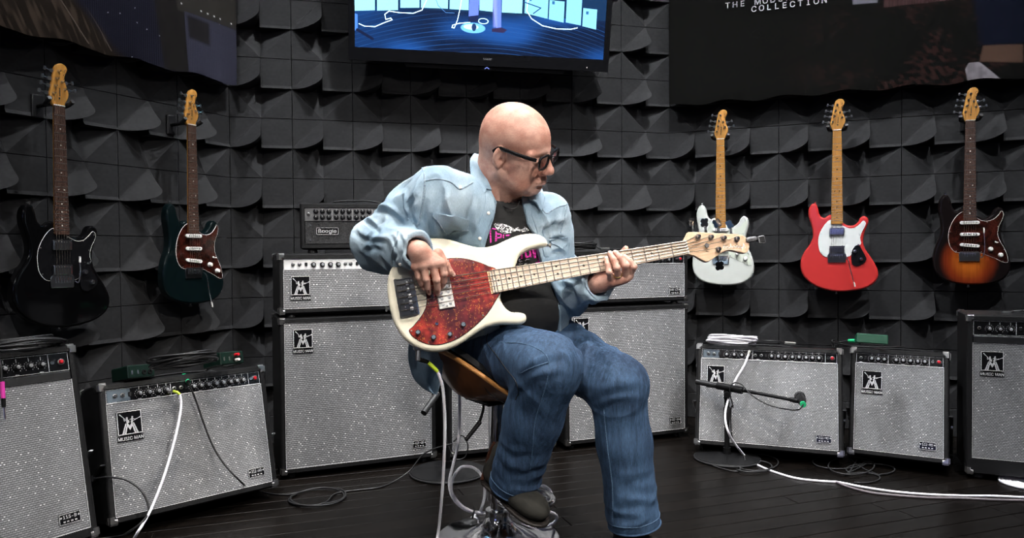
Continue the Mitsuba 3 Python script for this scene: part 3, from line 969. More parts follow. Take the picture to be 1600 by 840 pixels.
def add_tag(t, text, x, y, z, w=0.066):
    h = w * 0.52
    b = Polygon([(-w / 2, -h / 2), (w / 2, -h / 2), (w / 2, h / 2), (-w / 2, h / 2)]).buffer(-0.004).buffer(0.004, quad_segs=3)
    m = extrude(b, 0.003)
    m.apply_transform(UPRIGHT)
    k = t.add('model_tag', m, 'plastic_gloss', L=MT(x, y, z))
    tx = meshkit.text_mesh(text, h * 0.30, 0.001, bold=True)
    tx.apply_transform(np.diag([min(1.0, w * 0.62 / tx.extents[0]), 1, 1, 1]))
    tx.apply_translation((-(tx.bounds[0][0] + tx.bounds[1][0]) / 2, h * 0.17 - (tx.bounds[0][1] + tx.bounds[1][1]) / 2, 0.003))
    rim = extrude(b.buffer(-0.001).difference(b.buffer(-0.0026)), 0.001, 0.003)
    bars = cat(*[cbox(w * 0.10, h * 0.13, 0.001, 0, (w * q, -h * 0.24, 0.0035)) for q in (-0.26, -0.10, 0.08, 0.26)])
    dots = cat(*[extrude(Point(s * w * 0.40, h * 0.16).buffer(h * 0.09, quad_segs=3), 0.001, 0.003) for s in (-1, 1)])
    m = cat(tx, rim, bars, dots)
    m.apply_transform(UPRIGHT)
    t.add('lettering', m, 'silver_print', L=MT(x, y, z), under=k, label='lettering ' + text)


def add_knob(t, x, y, z, under=None, caps=True, dial=True):
    k = t.add('knob', KNOB, L=MT(x, y, z) @ MR([0, 1, 0], (x * 7919) % 120 - 60), under=under)
    if caps:
        t.add('cap', KCAP, L=MT(x, y, z), under=k)
    if dial:
        t.add('dial_marks', DIAL, L=MT(x, y, z), under=under or t.key)
    return k


def cabinet(name, label, M, w, d, h, panel=0.0, tag=None, logo=(0.068, 0.072), edge=0.022, kick=0.0, layout=None, panel_mat='plastic_gloss', strap=True, category='amplifier', rim=0.012, gap=0.0, tagpos=None, weave=1.0):
    """A speaker cabinet or amplifier in black covering: origin at the front lower edge's middle, front towards -y. panel: height of the control panel above the grille."""
    t = thing(name, label, category, M)
    body = rbox(w, d, h, 0.012, (0, d / 2, h / 2), 2)
    # the front is cut back to leave a frame
    cut = cbox(w - 2 * edge, rim * 2, h - 2 * edge - kick, 0, (0, 0, (h + kick) / 2))
    b = m3.Manifold(m3.Mesh(body.vertices.astype(np.float32), body.faces.astype(np.uint32))) - m3.Manifold(m3.Mesh(cut.vertices.astype(np.float32), cut.faces.astype(np.uint32)))
    mm = b.to_mesh()
    t.add('case', trimesh.Trimesh(mm.vert_properties[:, :3], mm.tri_verts, process=False), 'tolex', 35)
    gw, z0, z1 = w - 2 * edge - 0.004, edge + kick + 0.002, h - edge - 0.002 - panel - gap
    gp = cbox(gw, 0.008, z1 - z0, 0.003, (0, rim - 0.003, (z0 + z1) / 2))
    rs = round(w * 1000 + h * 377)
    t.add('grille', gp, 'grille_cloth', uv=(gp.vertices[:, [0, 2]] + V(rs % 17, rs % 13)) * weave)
    piping = ring_frame(gw + 0.004, z1 - z0 + 0.004, 0.0025, 0.003)
    piping.apply_translation((0, rim - 0.005, z0 - 0.002))
    t.add('grille_trim', piping, 'silver_print')
    if gap:
        t.add('front_board', cbox(gw, 0.012, gap, 0.003, (0, rim - 0.004, z1 + gap / 2)), 'tolex_plain')
    yf = rim - 0.007
    if logo:
        add_plaque(t, -gw / 2 + logo[0], yf, z1 - logo[1])
    if tag:
        tw = 0.066
        tx, tz = tagpos or (gw / 2 - 0.058, z0 + 0.045)
        add_tag(t, tag, tx, yf, tz, tw)
    if panel:
        pz = h - edge - panel / 2 - 0.001
        k = t.add('control_panel', cbox(gw, 0.006, panel, 0.001, (0, rim - 0.002, pz)), panel_mat)
        yp = rim - 0.005
        tr = ring_frame(gw - 0.002, panel - 0.003, 0.0016, 0.0008)
        tr.apply_translation((0, yp, pz - panel / 2 + 0.0015))
        t.add('panel_outline', tr, 'silver_print', under=k)
        for kind, u in layout or ():
            x = -gw / 2 + u * gw
            if kind == 'k':
                add_knob(t, x, yp, pz - 0.002)
            elif kind == 'j':
                t.add('input_jack', JACK, L=MT(x, yp, pz))
            elif kind == 's':
                t.add('toggle_switch', SWITCH, L=MT(x, yp, pz))
            elif kind == 'r':
                t.add('rocker_switch', ROCKER, L=MT(x, yp, pz))
            elif kind == 'p':
                q = t.add('pilot_lamp', JEWEL, L=MT(x, yp, pz))
                t.add('bezel_ring', JEWEL_RING, L=MT(x, yp, pz), under=q)
            elif kind == '|':
                t.add('panel_divider', cbox(0.002, 0.001, panel - 0.004, 0, (x, yp, pz)), 'silver_print')
            elif kind == 'b':
                t.add('input_plate', cbox(0.075, 0.001, panel - 0.008, 0, (x, yp, pz)), 'panel_blue')
            elif kind == 't':
                t.add('legend_bar', cbox(0.012, 0.0008, 0.003, 0, (x, yp, pz - panel / 2 + 0.005)), 'silver_print')
    for sx in (-1, 1):
        for sz in (0, 1):
            t.add('corner_protector', corner_ply(-sx, 1, 1 if sz == 0 else -1), L=MT(sx * w / 2, 0, sz * h))
    for sx in (-1, 1):
        t.add('corner_protector', corner_ply(-sx, -1, -1), L=MT(sx * w / 2, d, h))
    if strap:
        hs = spline([V(-0.13, d / 2, h + 0.004), V(-0.10, d / 2, h + 0.010), V(0, d / 2, h + 0.014), V(0.10, d / 2, h + 0.010), V(0.13, d / 2, h + 0.004)], 6)
        q = t.add('handle', sweep(hs, 0.011, 10, flat=(1.0, 0.35)), 'rubber', 40)
        for s in (-1, 1):
            t.add('end_cap', cbox(0.035, 0.024, 0.010, 0.003, (s * 0.135, d / 2, h + 0.004)), 'chrome', under=q)
    return t


def feet(t, w, d, z=-0.022):
    for sx in (-1, 1):
        for y in (0.05, d - 0.05):
            t.add('rubber_foot', FOOT, L=MT(sx * (w / 2 - 0.05), y, z))


def placed(pl, pr, w_from=None, tilt=0.0, d=0.25, z=0.0):
    """Frame of a cabinet from its front lower corners; tilt: leaned back on its rear lower edge."""
    x = unit((pr - pl) * V(1, 1, 0))
    y = np.cross(UP, x)
    M = MF((pl + pr) / 2 * V(1, 1, 0) + UP * z, x, y, UP)
    if tilt:
        M = M @ MT(0, d, 0) @ MR([1, 0, 0], -tilt) @ MT(0, -d, 0)
    return M


def tilt_legs(t, w, d, h, tilt):
    """Chrome leaning legs at both sides, from the side down to the floor behind."""
    a = math.radians(tilt)
    inv = np.linalg.inv(t.M)
    for s in (-1, 1):
        top = V(s * (w / 2 + 0.004), d * 0.45, h * 0.34)
        tw = (t.M @ np.append(top, 1))[:3]
        yb = t.M[:3, 1] * V(1, 1, 0)
        foot = tw * V(1, 1, 0) + unit(yb) * (d * 0.55 + 0.14) + UP * 0.005
        fl = (inv @ np.append(foot, 1))[:3]
        b = np.linalg.norm(fl - top)
        k = t.add('leaning_leg', sweep([top + (top - fl) * 0.35, top, fl], [0.009] * 3, 8, flat=(1, 0.35)), 'chrome', 40)
        t.add('pivot_bolt', cyl(top, top + V(s * 0.008, 0, 0), 0.011, 12), 'chrome', 40, under=k)

L212 = [('b', .075), ('j', .053), ('j', .097), ('r', .14), ('k', .196), ('k', .253), ('k', .31), ('k', .362), ('|', .39), ('j', .41), ('j', .455), ('r', .49), ('k', .532), ('k', .581), ('k', .63), ('k', .683), ('k', .731), ('k', .781), ('k', .826), ('k', .872), ('|', .917), ('s', .935), ('p', .965), ('t', .053), ('t', .196), ('t', .31), ('t', .43), ('t', .58), ('t', .68), ('t', .78)]
L112 = [('j', .06), ('r', .115), ('k', .19), ('k', .266), ('k', .337), ('|', .38), ('r', .415), ('k', .472), ('k', .553), ('k', .634), ('k', .716), ('k', .794), ('|', .844), ('s', .88), ('p', .95), ('t', .06), ('t', .266), ('t', .55), ('t', .72)]
L115A = [('j', .05), ('j', .11), ('r', .16), ('k', .22), ('k', .295), ('|', .335), ('k', .37), ('k', .44), ('k', .507), ('k', .575), ('k', .642), ('k', .71), ('k', .777), ('k', .842), ('|', .884), ('s', .905), ('p', .955), ('t', .575), ('t', .71), ('t', .842)]
L115B = [('j', .04), ('k', .105), ('k', .172), ('k', .239), ('|', .275), ('r', .30), ('k', .36), ('k', .428), ('k', .498), ('k', .57), ('k', .64), ('|', .70), ('k', .75), ('|', .84), ('s', .88), ('p', .95), ('t', .105), ('t', .172), ('t', .36), ('t', .428)]
LHEAD = [('j', .06), ('j', .102), ('r', .145), ('k', .193), ('k', .251), ('k', .304), ('k', .357), ('j', .404), ('j', .441), ('r', .484), ('k', .532), ('k', .582), ('k', .632), ('k', .682), ('k', .732), ('k', .782), ('k', .832), ('s', .90), ('p', .95)]
LHEADR = [('j', .04), ('j', .076), ('k', .15), ('k', .21), ('k', .27), ('k', .33), ('|', .37), ('j', .40), ('r', .44), ('k', .49), ('k', .55), ('k', .61), ('k', .67), ('k', .73), ('k', .79), ('k', .85), ('|', .90), ('s', .93), ('p', .965)]

TILT, DEP = 13.0, 0.24
ZF = DEP * math.sin(math.radians(TILT))


def combo(name, label, pl, pr, h, **kw):
    w = float(np.linalg.norm(pr - pl))
    M = placed(pl, pr, tilt=TILT, d=DEP)
    # the lean is about the rear lower edge: bring the front edge back to where it was measured
    t = cabinet(name, label, M, w, DEP, h, strap=kw.pop('strap', True), **kw)
    tilt_legs(t, w, DEP, h, TILT)
    t.w, t.h, t.d = w, h, DEP
    return t


# left: the tall combo at the edge of the frame, then the wide one
r115 = atz(158, 836, ZF)
d115 = unit(V(0.57, 0.82, 0))
A115 = combo('combo_amplifier', 'tall combo amplifier with a 115-B tag leaned back at the left edge', r115 - d115 * 0.58, r115, 0.63, panel=0.062, tag='115-B', layout=L115A, gap=0.030, kick=0.010)
A212L = combo('combo_amplifier', 'wide combo amplifier with two green boxes and a coiled cable on top', atz(172, 823, ZF), atz(437, 759, ZF), 0.478, panel=0.050, tag='212-HD', layout=L212)
A212R = combo('combo_amplifier', 'wide combo amplifier with a white cable coil on top, behind the boom microphone stand', atz(1084, 694, ZF), atz(1319, 714, ZF), 0.475, panel=0.046, tag='212-HD', layout=L212)
A112 = combo('combo_amplifier', 'small square combo amplifier with a 112-RD tag, third amplifier from the right stack', atz(1324, 708, ZF), atz(1484, 727, ZF), 0.475, panel=0.046, tag='112-RD', layout=L112)
p115r = atz(1509, 739, 0.022)
A115R = cabinet('combo_amplifier', 'tall upright combo amplifier at the right edge, beside a white cable coil', placed(p115r, p115r + unit(V(0.915, -0.404, 0)) * 0.60, z=0.022), 0.60, 0.29, 0.665, panel=0.062, layout=L115B, gap=0.032, kick=0.045, tag='115-B')
A115R.w, A115R.h, A115R.d = 0.60, 0.665, 0.29
feet(A115R, 0.60, 0.29)

# the stacks: two 4x12 cabinets with heads, one narrow cabinet between them
CABH, CABD, FZ = 0.668, 0.33, 0.022
cl, cr = atz(439, 751, 0.0), atz(692, 720, 0.0)
CABL = cabinet('speaker_cabinet', 'large speaker cabinet with silver grille on the left, under the amplifier heads', placed(cl, cl + unit(cr - cl) * 0.69, z=FZ), 0.69, CABD, CABH, strap=False, weave=0.8, tag='412-GS', logo=(0.075, 0.066))
feet(CABL, 0.69, CABD)
q0, q1 = atz(884, 704, 0.0), atz(1080, 681.5, 0.0)
CABR = cabinet('speaker_cabinet', 'large speaker cabinet with silver grille behind the bassist on the right', placed(q0, q0 + unit(q1 - q0) * 0.705, z=FZ), 0.705, CABD, CABH, strap=False, weave=0.8, tag='412-GS', logo=(0.066, 0.066))
feet(CABR, 0.705, CABD)
c0, c1 = atz(700, 721, 0.0), atz(869, 704, 0.0)
cw = float(np.linalg.norm(c1 - c0))
CABM = cabinet('speaker_cabinet', 'narrow speaker cabinet behind the bar stool, between the two large ones', placed(c0, c1, z=FZ), cw, CABD, 0.60, strap=False, weave=0.8, tag='115-RH')
feet(CABM, cw, CABD)


def on_top(C, h, dx=0.0, dy=0.0, dz=0.0, turn=0.0):
    return C.M @ MT(dx, dy, h + dz) @ MR([0, 0, 1], turn)


HEADL = cabinet('amplifier_head', 'amplifier head with a bright silver control strip on the left cabinet', on_top(CABL, CABH, 0.0, 0.0, 0.016), 0.69, 0.26, 0.258, panel=0.047, layout=LHEAD, panel_mat='panel_silver', tag='HD-130', logo=(0.068, 0.066), strap=False, weave=0.8, category='amplifier head')
HEADR = cabinet('amplifier_head', 'amplifier head with a black control strip on the right cabinet, under a cable coil', on_top(CABR, CABH, 0.0, 0.0, 0.016), 0.705, 0.26, 0.262, panel=0.047, layout=LHEADR, tag='HD-130', logo=(0.068, 0.066), strap=False, weave=0.8, category='amplifier head', tagpos=(0.705 / 2 - 0.082, 0.052))
for Hd in (HEADL, HEADR):
    for sx in (-1, 1):
        for y in (0.04, 0.22):
            Hd.add('rubber_foot', FOOT, L=MT(sx * 0.29, y, -0.016) @ MS((1, 1, 0.75)))

# small black head with the name plate
bl = at(468, 378, 3.16)
BM = HEADL.M @ MT(0, 0, 0)
bw, bh, bd = 0.485, 0.205, 0.22
inv = np.linalg.inv(HEADL.M)
b_local = (inv @ np.append(at(467, 383, float(HEADL.M[1, 3])), 1))[:3]
bx0 = (inv @ np.append(at(462, 350, 3.21), 1))[0]
BGM = HEADL.M @ MT(bx0 + bw / 2 + 0.012, 0.020, 0.258 + 0.0165) @ MR([0, 0, 1], -11)
bg = thing('amplifier_head', 'small black amplifier head with two rows of knobs, topmost of the left stack', 'amplifier head', BGM)
body = rbox(bw, bd, bh, 0.014, (0, bd / 2, bh / 2), 2)
cut = cbox(bw - 0.044, 0.024, bh - 0.044, 0, (0, 0, bh / 2))
mm = (m3.Manifold(m3.Mesh(body.vertices.astype(np.float32), body.faces.astype(np.uint32))) - m3.Manifold(m3.Mesh(cut.vertices.astype(np.float32), cut.faces.astype(np.uint32)))).to_mesh()
bg.add('case', trimesh.Trimesh(mm.vert_properties[:, :3], mm.tri_verts, process=False), 'tolex', 35)
gm = cbox(bw - 0.046, 0.006, 0.098, 0.002, (0, 0.010, 0.073))
bg.add('grille', gm, 'grille_black', uv=gm.vertices[:, [0, 2]])
bk = bg.add('control_panel', cbox(bw - 0.046, 0.006, 0.058, 0.001, (0, 0.009, 0.153)), 'plastic_grey')
bx = -(bw - 0.046) / 2
bg.add('input_jack', JACK, L=MT(bx + 0.016, 0.006, 0.155))
for k in range(9):
    for z in (0.141, 0.167):
        add_knob(bg, bx + 0.048 + 0.0275 * k + (k // 3) * 0.004, 0.006, z, caps=False, dial=False)
        bg.add('pointer', cbox(0.0018, 0.001, 0.006, 0, (bx + 0.048 + 0.0275 * k + (k // 3) * 0.004, -0.0115, z + 0.004)), 'silver_print')
for k in range(3):
    bg.add('panel_divider', cbox(0.0014, 0.001, 0.052, 0, (bx + 0.033 + 0.0865 * (k + 1) - 0.003, 0.0055, 0.153)), 'silver_print')
for k in range(5):
    bg.add('equaliser_slot', cbox(0.006, 0.001, 0.042, 0, (bx + 0.330 + 0.013 * k, 0.0055, 0.153)), 'plastic_black')
    bg.add('slider', cbox(0.006, 0.008, 0.008, 0.001, (bx + 0.330 + 0.013 * k, 0.003, 0.150 + 0.010 * math.cos(k * 1.6))), 'silver_print')
for k in range(2):
    bg.add('toggle_switch', SWITCH, L=MT(bx + 0.409 + 0.014 * k, 0.006, 0.153))
np_ = Polygon([(-0.048, -0.0165), (0.048, -0.0165), (0.048, 0.0165), (-0.048, 0.0165)]).buffer(-0.004).buffer(0.004, quad_segs=4)
pk = extrude(np_, 0.004)
pk.apply_transform(UPRIGHT)
NX, NZ = bx + 0.096, 0.080
kk = bg.add('name_plate', pk, 'plastic_gloss', L=MT(NX, 0.007, NZ))
nt = meshkit.text_mesh('Boogie', 0.0155, 0.0012, bold=True)
nt.apply_translation((-(nt.bounds[0][0] + nt.bounds[1][0]) / 2, -0.0065, 0.004))
nt.apply_transform(np.diag([0.078 / nt.extents[0], 1, 1, 1]))
nl = cat(nt, extrude(np_.buffer(-0.0012).difference(np_.buffer(-0.0030)), 0.001, 0.004))
nl.apply_transform(UPRIGHT)
bg.add('lettering', nl, 'silver_print', L=MT(NX, 0.007, NZ), under=kk, label='silver lettering Boogie')
for x, z in ((bx + 0.024, 0.105), (bx + 0.024, 0.040), (-bx - 0.024, 0.105), (-bx - 0.024, 0.040)):
    bg.add('screw', lathe([(0, 0.003), (0.003, 0.002), (0.0038, 0), (0, 0)], 10, MR([1, 0, 0], 90)), 'chrome', 40, L=MT(x, 0.007, z))
hs = spline([V(-0.115, bd / 2, bh + 0.003), V(-0.09, bd / 2, bh + 0.011), V(0, bd / 2, bh + 0.016), V(0.09, bd / 2, bh + 0.011), V(0.115, bd / 2, bh + 0.003)], 6)
q = bg.add('handle', sweep(hs, 0.010, 10, flat=(1.0, 0.35)), 'rubber', 40)
for s in (-1, 1):
    bg.add('end_cap', cbox(0.028, 0.024, 0.008, 0.003, (s * 0.118, bd / 2, bh + 0.003)), 'chrome', under=q)
for sx in (-1, 1):
    for y in (0.04, 0.18):
        bg.add('rubber_foot', FOOT, L=MT(sx * (bw / 2 - 0.05), y, -0.0158) @ MS((1, 1, 0.72)))
del BM, bl

# ------------------------------------------------------------------ guitars on the walls (local: x right, y up along the neck, z out of the wall; origin at the saddles)
SCALE = 0.648
SR_BODY = [(300, 160), (255, 185), (225, 165), (210, 110), (195, 75), (170, 73), (145, 105), (140, 160), (155, 220), (170, 280), (172, 335), (150, 390), (115, 440), (88, 500), (82, 560), (95, 620), (140, 680), (210, 725), (290, 750), (370, 758), (460, 750), (540, 730), (600, 695), (630, 650), (632, 600), (610, 540), (575, 480), (545, 430), (530, 380), (535, 320), (550, 270), (565, 225), (560, 195), (535, 178), (510, 190), (495, 220), (465, 245), (420, 245), (390, 225), (345, 195)]
SR_BODY = [((x - 345) / 1487, (479 - y) / 1487) for x, y in SR_BODY]
SR_GUARD = [(300, 200), (270, 222), (235, 275), (215, 330), (213, 400), (225, 450), (255, 485), (290, 492), (350, 492), (415, 490), (440, 480), (458, 440), (480, 405), (505, 400), (515, 385), (508, 350), (520, 300), (540, 260), (547, 230), (530, 213), (505, 238), (470, 265), (430, 268), (392, 250), (350, 225)]
SR_GUARD = [((x - 345) / 1487, (479 - y) / 1487) for x, y in SR_GUARD]
SR_PLATE = [((x - 345) / 1487, (479 - y) / 1487) for x, y in [(478, 402), (450, 450), (455, 545), (490, 558), (550, 512), (522, 440), (500, 402)]]
CL_BODY = [(300, 190), (265, 205), (240, 180), (225, 120), (205, 88), (185, 85), (160, 115), (148, 180), (158, 250), (166, 310), (162, 370), (140, 430), (120, 500), (115, 580), (128, 645), (160, 690), (205, 718), (290, 740), (400, 745), (500, 732), (565, 695), (598, 640), (600, 580), (588, 520), (565, 460), (545, 405), (540, 350), (552, 300), (562, 250), (552, 202), (527, 184), (502, 200), (480, 240), (440, 265), (405, 250), (345, 225)]
CL_BODY = [((x - 345) / 1486, (520 - y) / 1486) for x, y in CL_BODY]
CL_GUARD = [(300, 165), (255, 195), (215, 260), (194, 330), (192, 400), (207, 460), (240, 500), (280, 510), (350, 512), (430, 512), (470, 530), (540, 563), (590, 590), (616, 590), (620, 570), (600, 490), (560, 410), (545, 350), (555, 290), (578, 230), (586, 190), (572, 164), (555, 192), (520, 230), (475, 247), (430, 242), (400, 222), (350, 200)]
CL_GUARD = [((x - 345) / 1717, (520 - y) / 1717) for x, y in CL_GUARD]
HEADSTOCK = [(-.021, .0), (-.026, .012), (-.031, .026), (-.032, .038), (-.029, .057), (-.023, .089), (-.016, .126), (-.010, .146), (.002, .158), (.017, .161), (.030, .154), (.035, .140), (.030, .126), (.025, .111), (.027, .089), (.034, .070), (.039, .051), (.036, .034), (.026, .014), (.021, .0)]
TUNERS = [(.0016, .130, -1), (-.007, .100, -1), (-.0127, .073, -1), (-.020, .044, -1), (.014, .092, 1), (.024, .065, 1)]

TPOST = mikit.ply(cat(lathe([(0, 0.014), (0.0028, 0.014), (0.0024, 0.009), (0.0030, 0.004), (0.0046, 0.003), (0.0052, 0), (0, 0)], 12)), 'chrome', 40)
TKEY = mikit.ply(cat(cyl((0, 0, 0), (0.016, 0, 0), 0.0022, 8), rbox(0.010, 0.015, 0.006, 0.0029, (0.021, 0, 0), 2), rbox(0.016, 0.014, 0.010, 0.004, (-0.006, 0, 0), 2)), 'chrome', 40)


def tapered(y0, y1, w0, w1, z, t, b=0.001):
    o = [(-w0 / 2, y0), (w0 / 2, y0), (w1 / 2, y1), (-w1 / 2, y1)]
    P = resample(np.array(o + o[:1]), 161)[:-1]
    m = slab(P, t, b, 2, back=0.0005)
    m.apply_translation((0, 0, z))
    return m


def neck_mesh(y0, y1, w0, w1, z, depth):
    """Half-round neck behind the fingerboard."""
    g = np.linspace(0, math.pi, 13)
    rows = []
    for y, w in ((y0, w0), (y1, w1)):
        rows.append(np.stack([-w / 2 * np.cos(g), np.full(13, y), z - depth * np.sin(g)], -1))
    v = np.vstack(rows)
    f = []
    for k in range(12):
        f += [(k, k + 1, 13 + k + 1), (k, 13 + k + 1, 13 + k)]
    f += [(0, 13, 25), (0, 25, 12)]
    f += [(0, k + 1, k) for k in range(1, 12)] + [(13, 13 + k, 13 + k + 1) for k in range(1, 12)]
    m = trimesh.Trimesh(v, np.array(f)[:, ::-1], process=False)
    m.fix_normals()
    return m


HUM = slab(resample(np.array([(-.036, -.019), (.036, -.019), (.036, .019), (-.036, .019), (-.036, -.019)]), 61)[:-1], 0.009, 0.003, 3)
POLES6 = cat(*[lathe([(0, 0.002), (0.0022, 0.0018), (0.0026, 0), (0, 0)], 8, MT(-0.0262 + 0.01048 * k, 0.011, 0.009)) for k in range(6)])
_sc = LineString([(-.034, 0), (.034, 0)]).buffer(0.0085, quad_segs=6)
SC = slab(resample(np.array(_sc.exterior.coords)[::-1], 60)[:-1], 0.009, 0.002, 3)
POLES_SC = cat(*[lathe([(0, 0.0015), (0.0024, 0.0014), (0.0025, 0), (0, 0)], 8, MT(-0.0262 + 0.01048 * k, 0, 0.009)) for k in range(6)])
BRIDGE_PL = slab(resample(np.array([(-.043, -.036), (.043, -.036), (.046, .0), (.040, .012), (-.040, .012), (-.046, 0), (-.043, -.036)]), 80)[:-1], 0.006, 0.002, 3)
SADDLE = rbox(0.0094, 0.022, 0.007, 0.0016, (0, -0.006, 0.0105), 2)
KN_DOME = lathe([(0, 0.015), (0.007, 0.0145), (0.0090, 0.012), (0.0100, 0.003), (0.0120, 0.0), (0, 0)], 18)
BODY_T = 0.044


def uv_xy(m):
    return np.asarray(m.vertices)[:, :2]


def guitar(label, FR, nut_px, kind, paint, guard, fretboard, headmat, arm=None, off=0.150):
    ux, nz = wall_hit(FR, *nut_px, off)
    G = FR @ MT(ux, -off, nz - SCALE) @ MR([1, 0, 0], 90)
    t = thing('electric_guitar', label, 'guitar', G)
    outline = spline(SR_BODY if kind == 'sr' else CL_BODY, 6, closed=True)
    zt = -0.012                                   # front of the body; strings pass at z = 0
    b = slab(outline, BODY_T, 0.011, 6)
    b.apply_translation((0, 0, zt - BODY_T))
    t.add('body', b, paint, True, uv=uv_xy(b))
    g = slab(spline(SR_GUARD if kind == 'sr' else CL_GUARD, 5, closed=True), 0.0024, 0.0010, 2)
    g.apply_translation((0, 0, zt))
    gk = t.add('pickguard', g, guard, True, uv=uv_xy(g) + V(nut_px[0] * 0.01, 0))
    pgo = spline(SR_GUARD if kind == 'sr' else CL_GUARD, 5, closed=True)
    if guard != 'guard_white' and guard != 'plastic_mint':
        t.add('edge_ply', sweep(np.column_stack([pgo, np.full(len(pgo), zt + 0.0012)]), 0.0013, 6, closed=True), 'plastic_white', 40, under=gk)
    zg = zt + 0.0024
    scr = lathe([(0, 0.0014), (0.0022, 0.0006), (0.0026, 0), (0, 0)], 8)
    for k in range(0, len(pgo), len(pgo) // 9):
        c = np.mean(pgo, 0)
        q = pgo[k] + unit(c - pgo[k]) * 0.006
        t.add('screw', moved(scr, MT(q[0], q[1], zg)), 'nickel', 40, under=gk)
    # neck
    wn, wh = 0.042, 0.056
    yb = 0.168
    nk = neck_mesh(yb, SCALE, wh, wn, -0.008, 0.017)
    t.add('neck', nk, headmat, 30, )
    fb = tapered(yb - 0.004, SCALE, wh, wn, -0.008, 0.0055, 0.0012)
    fk = t.add('fingerboard', fb, fretboard, True, uv=uv_xy(fb))
    ys = [SCALE * 2 ** (-k / 12) for k in range(1, 23)]
    ws = lambda y: wh + (wn - wh) * (y - yb) / (SCALE - yb)
    t.add('fret_wire', cat(*[cbox(ws(y) - 0.001, 0.0022, 0.0012, 0.0004, (0, y, -0.0022)) for y in ys if y > yb]), 'nickel', under=fk, kind='stuff')
    dots = []
    for a in (3, 5, 7, 9, 12, 15, 17, 19, 21):
        y = (ys[a - 1] + (ys[a - 2] if a > 1 else SCALE)) / 2
        for x in ((-0.011, 0.011) if a == 12 else (0,)):
            dots.append((x, y))
    dm = 'plastic_white' if fretboard == 'rosewood' else 'plastic_black'
    dd = lathe([(0, 0.0006), (0.0028, 0.0005), (0.0030, 0), (0, 0)], 10)
    for x, y in dots:
        t.add('position_dot', moved(dd, MT(x, y, -0.0026)), dm, under=fk)
    t.add('nut', cbox(wn, 0.005, 0.006, 0.0008, (0, SCALE + 0.001, -0.004)), 'plastic_white')
    # headstock, sunk a little behind the fingerboard
    h = slab(spline(HEADSTOCK, 5, closed=True), 0.014, 0.0025, 3)
    h.apply_translation((0, SCALE, -0.008 - 0.014))
    hk = t.add('headstock', h, headmat, True, uv=uv_xy(h))
    script = spline([V(0.020, SCALE + 0.10, -0.0078), V(0.024, SCALE + 0.112, -0.0078), V(0.020, SCALE + 0.118, -0.0078), V(0.027, SCALE + 0.126, -0.0078), V(0.022, SCALE + 0.131, -0.0078), V(0.027, SCALE + 0.140, -0.0078)], 5)
    t.add('script_mark', cat(sweep(script, 0.0009, 5), cbox(0.006, 0.007, 0.0006, 0, (0.002, SCALE + 0.028, -0.0078)), cbox(0.003, 0.030, 0.0005, 0, (0.004, SCALE + 0.052, -0.0078))), 'plastic_black', under=hk)
    for x, y, s in TUNERS:
        k = t.add('tuner', TPOST, L=MT(x, SCALE + y, -0.008), under=hk)
        ex = x + s * (0.026 if s < 0 else 0.024)
        ang = 12 if s < 0 else 168
        t.add('tuning_key', TKEY, L=MT(ex, SCALE + y, -0.017) @ MR([0, 0, 1], 180 - ang if s < 0 else 180 - ang), under=hk)
    # strings
    ends = [TUNERS[3], TUNERS[2], TUNERS[1], TUNERS[0], TUNERS[4], TUNERS[5]]
    for k in range(6):
        xs, xn = -0.0262 + 0.01048 * k, -0.0172 + 0.00688 * k
        e = ends[k]
        t.add('string', sweep([V(xs, -0.012, -0.003), V(xs, 0, 0.0012), V(xn, SCALE, -0.0008), V(e[0], SCALE + e[1], -0.003)], 0.00075 - 0.00006 * k, 5), 'steel_string', 40)
    # bridge
    bp = moved(BRIDGE_PL, MT(0, 0, zt))
    bk_ = t.add('bridge', bp, 'chrome', True)
    for k in range(6):
        t.add('saddle', moved(SADDLE, MT(-0.0262 + 0.01048 * k, 0, zt - 0.003)), 'chrome', 30, under=bk_)
    if arm:
        t.add('tremolo_arm', sweep(spline([V(0.044, -0.012, zt + 0.012), V(0.050, -0.018, 0.008), V(*arm[0], 0.010), V(*arm[1], 0.006)], 6), 0.0024, 8), 'chrome', 40, under=bk_)
        a, c = V(*arm[0], 0.010), V(*arm[1], 0.006)
        t.add('arm_tip', sweep([c - (c - a) * 0.05, c, c + unit(c - a) * 0.022], [0.003, 0.0045, 0.0038], 10), 'plastic_white', 40, under=bk_)
    if kind == 'sr':
        for y in (0.126, 0.032):
            k = t.add('pickup', moved(HUM, MT(0, y, zg)), 'chrome', True)
            t.add('pole_piece', moved(POLES6, MT(0, y, zg)), 'nickel', under=k, kind='stuff')
        cp = slab(spline(SR_PLATE, 5, closed=True), 0.003, 0.001, 2)
        cp.apply_translation((0, 0, zg))
        t.add('control_plate', cp, 'plastic_gloss', True)
        kpos, km = ((0.086, 0.022), (0.114, -0.018)), 'chrome'
        t.add('selector_switch', cat(cyl((0.101, 0.054, zg), (0.101, 0.054, zg + 0.006), 0.005, 12), cyl((0.101, 0.054, zg + 0.004), (0.099, 0.060, zg + 0.019), 0.0022, 8)), 'chrome', 40)
    else:
        for y, rot in ((0.153, 0), (0.096, 0), (0.042, -6)):
            k = t.add('pickup', moved(SC, MT(0, y, zg) @ MR([0, 0, 1], rot)), 'plastic_white', True)
            t.add('pole_piece', moved(POLES_SC, MT(0, y, zg) @ MR([0, 0, 1], rot)), 'nickel', under=k, kind='stuff')
        kpos, km = ((0.0885, 0.023), (0.130, -0.006)), 'plastic_white'
        t.add('selector_switch', cat(cyl((0.108, 0.058, zg), (0.108, 0.058, zg + 0.004), 0.004, 10), rbox(0.013, 0.006, 0.008, 0.0028, (0.113, 0.055, zg + 0.010), 2)), 'plastic_white', 40)
    for x, y in kpos:
        t.add('knob', moved(KN_DOME, MT(x, y, zg)), km, 40)
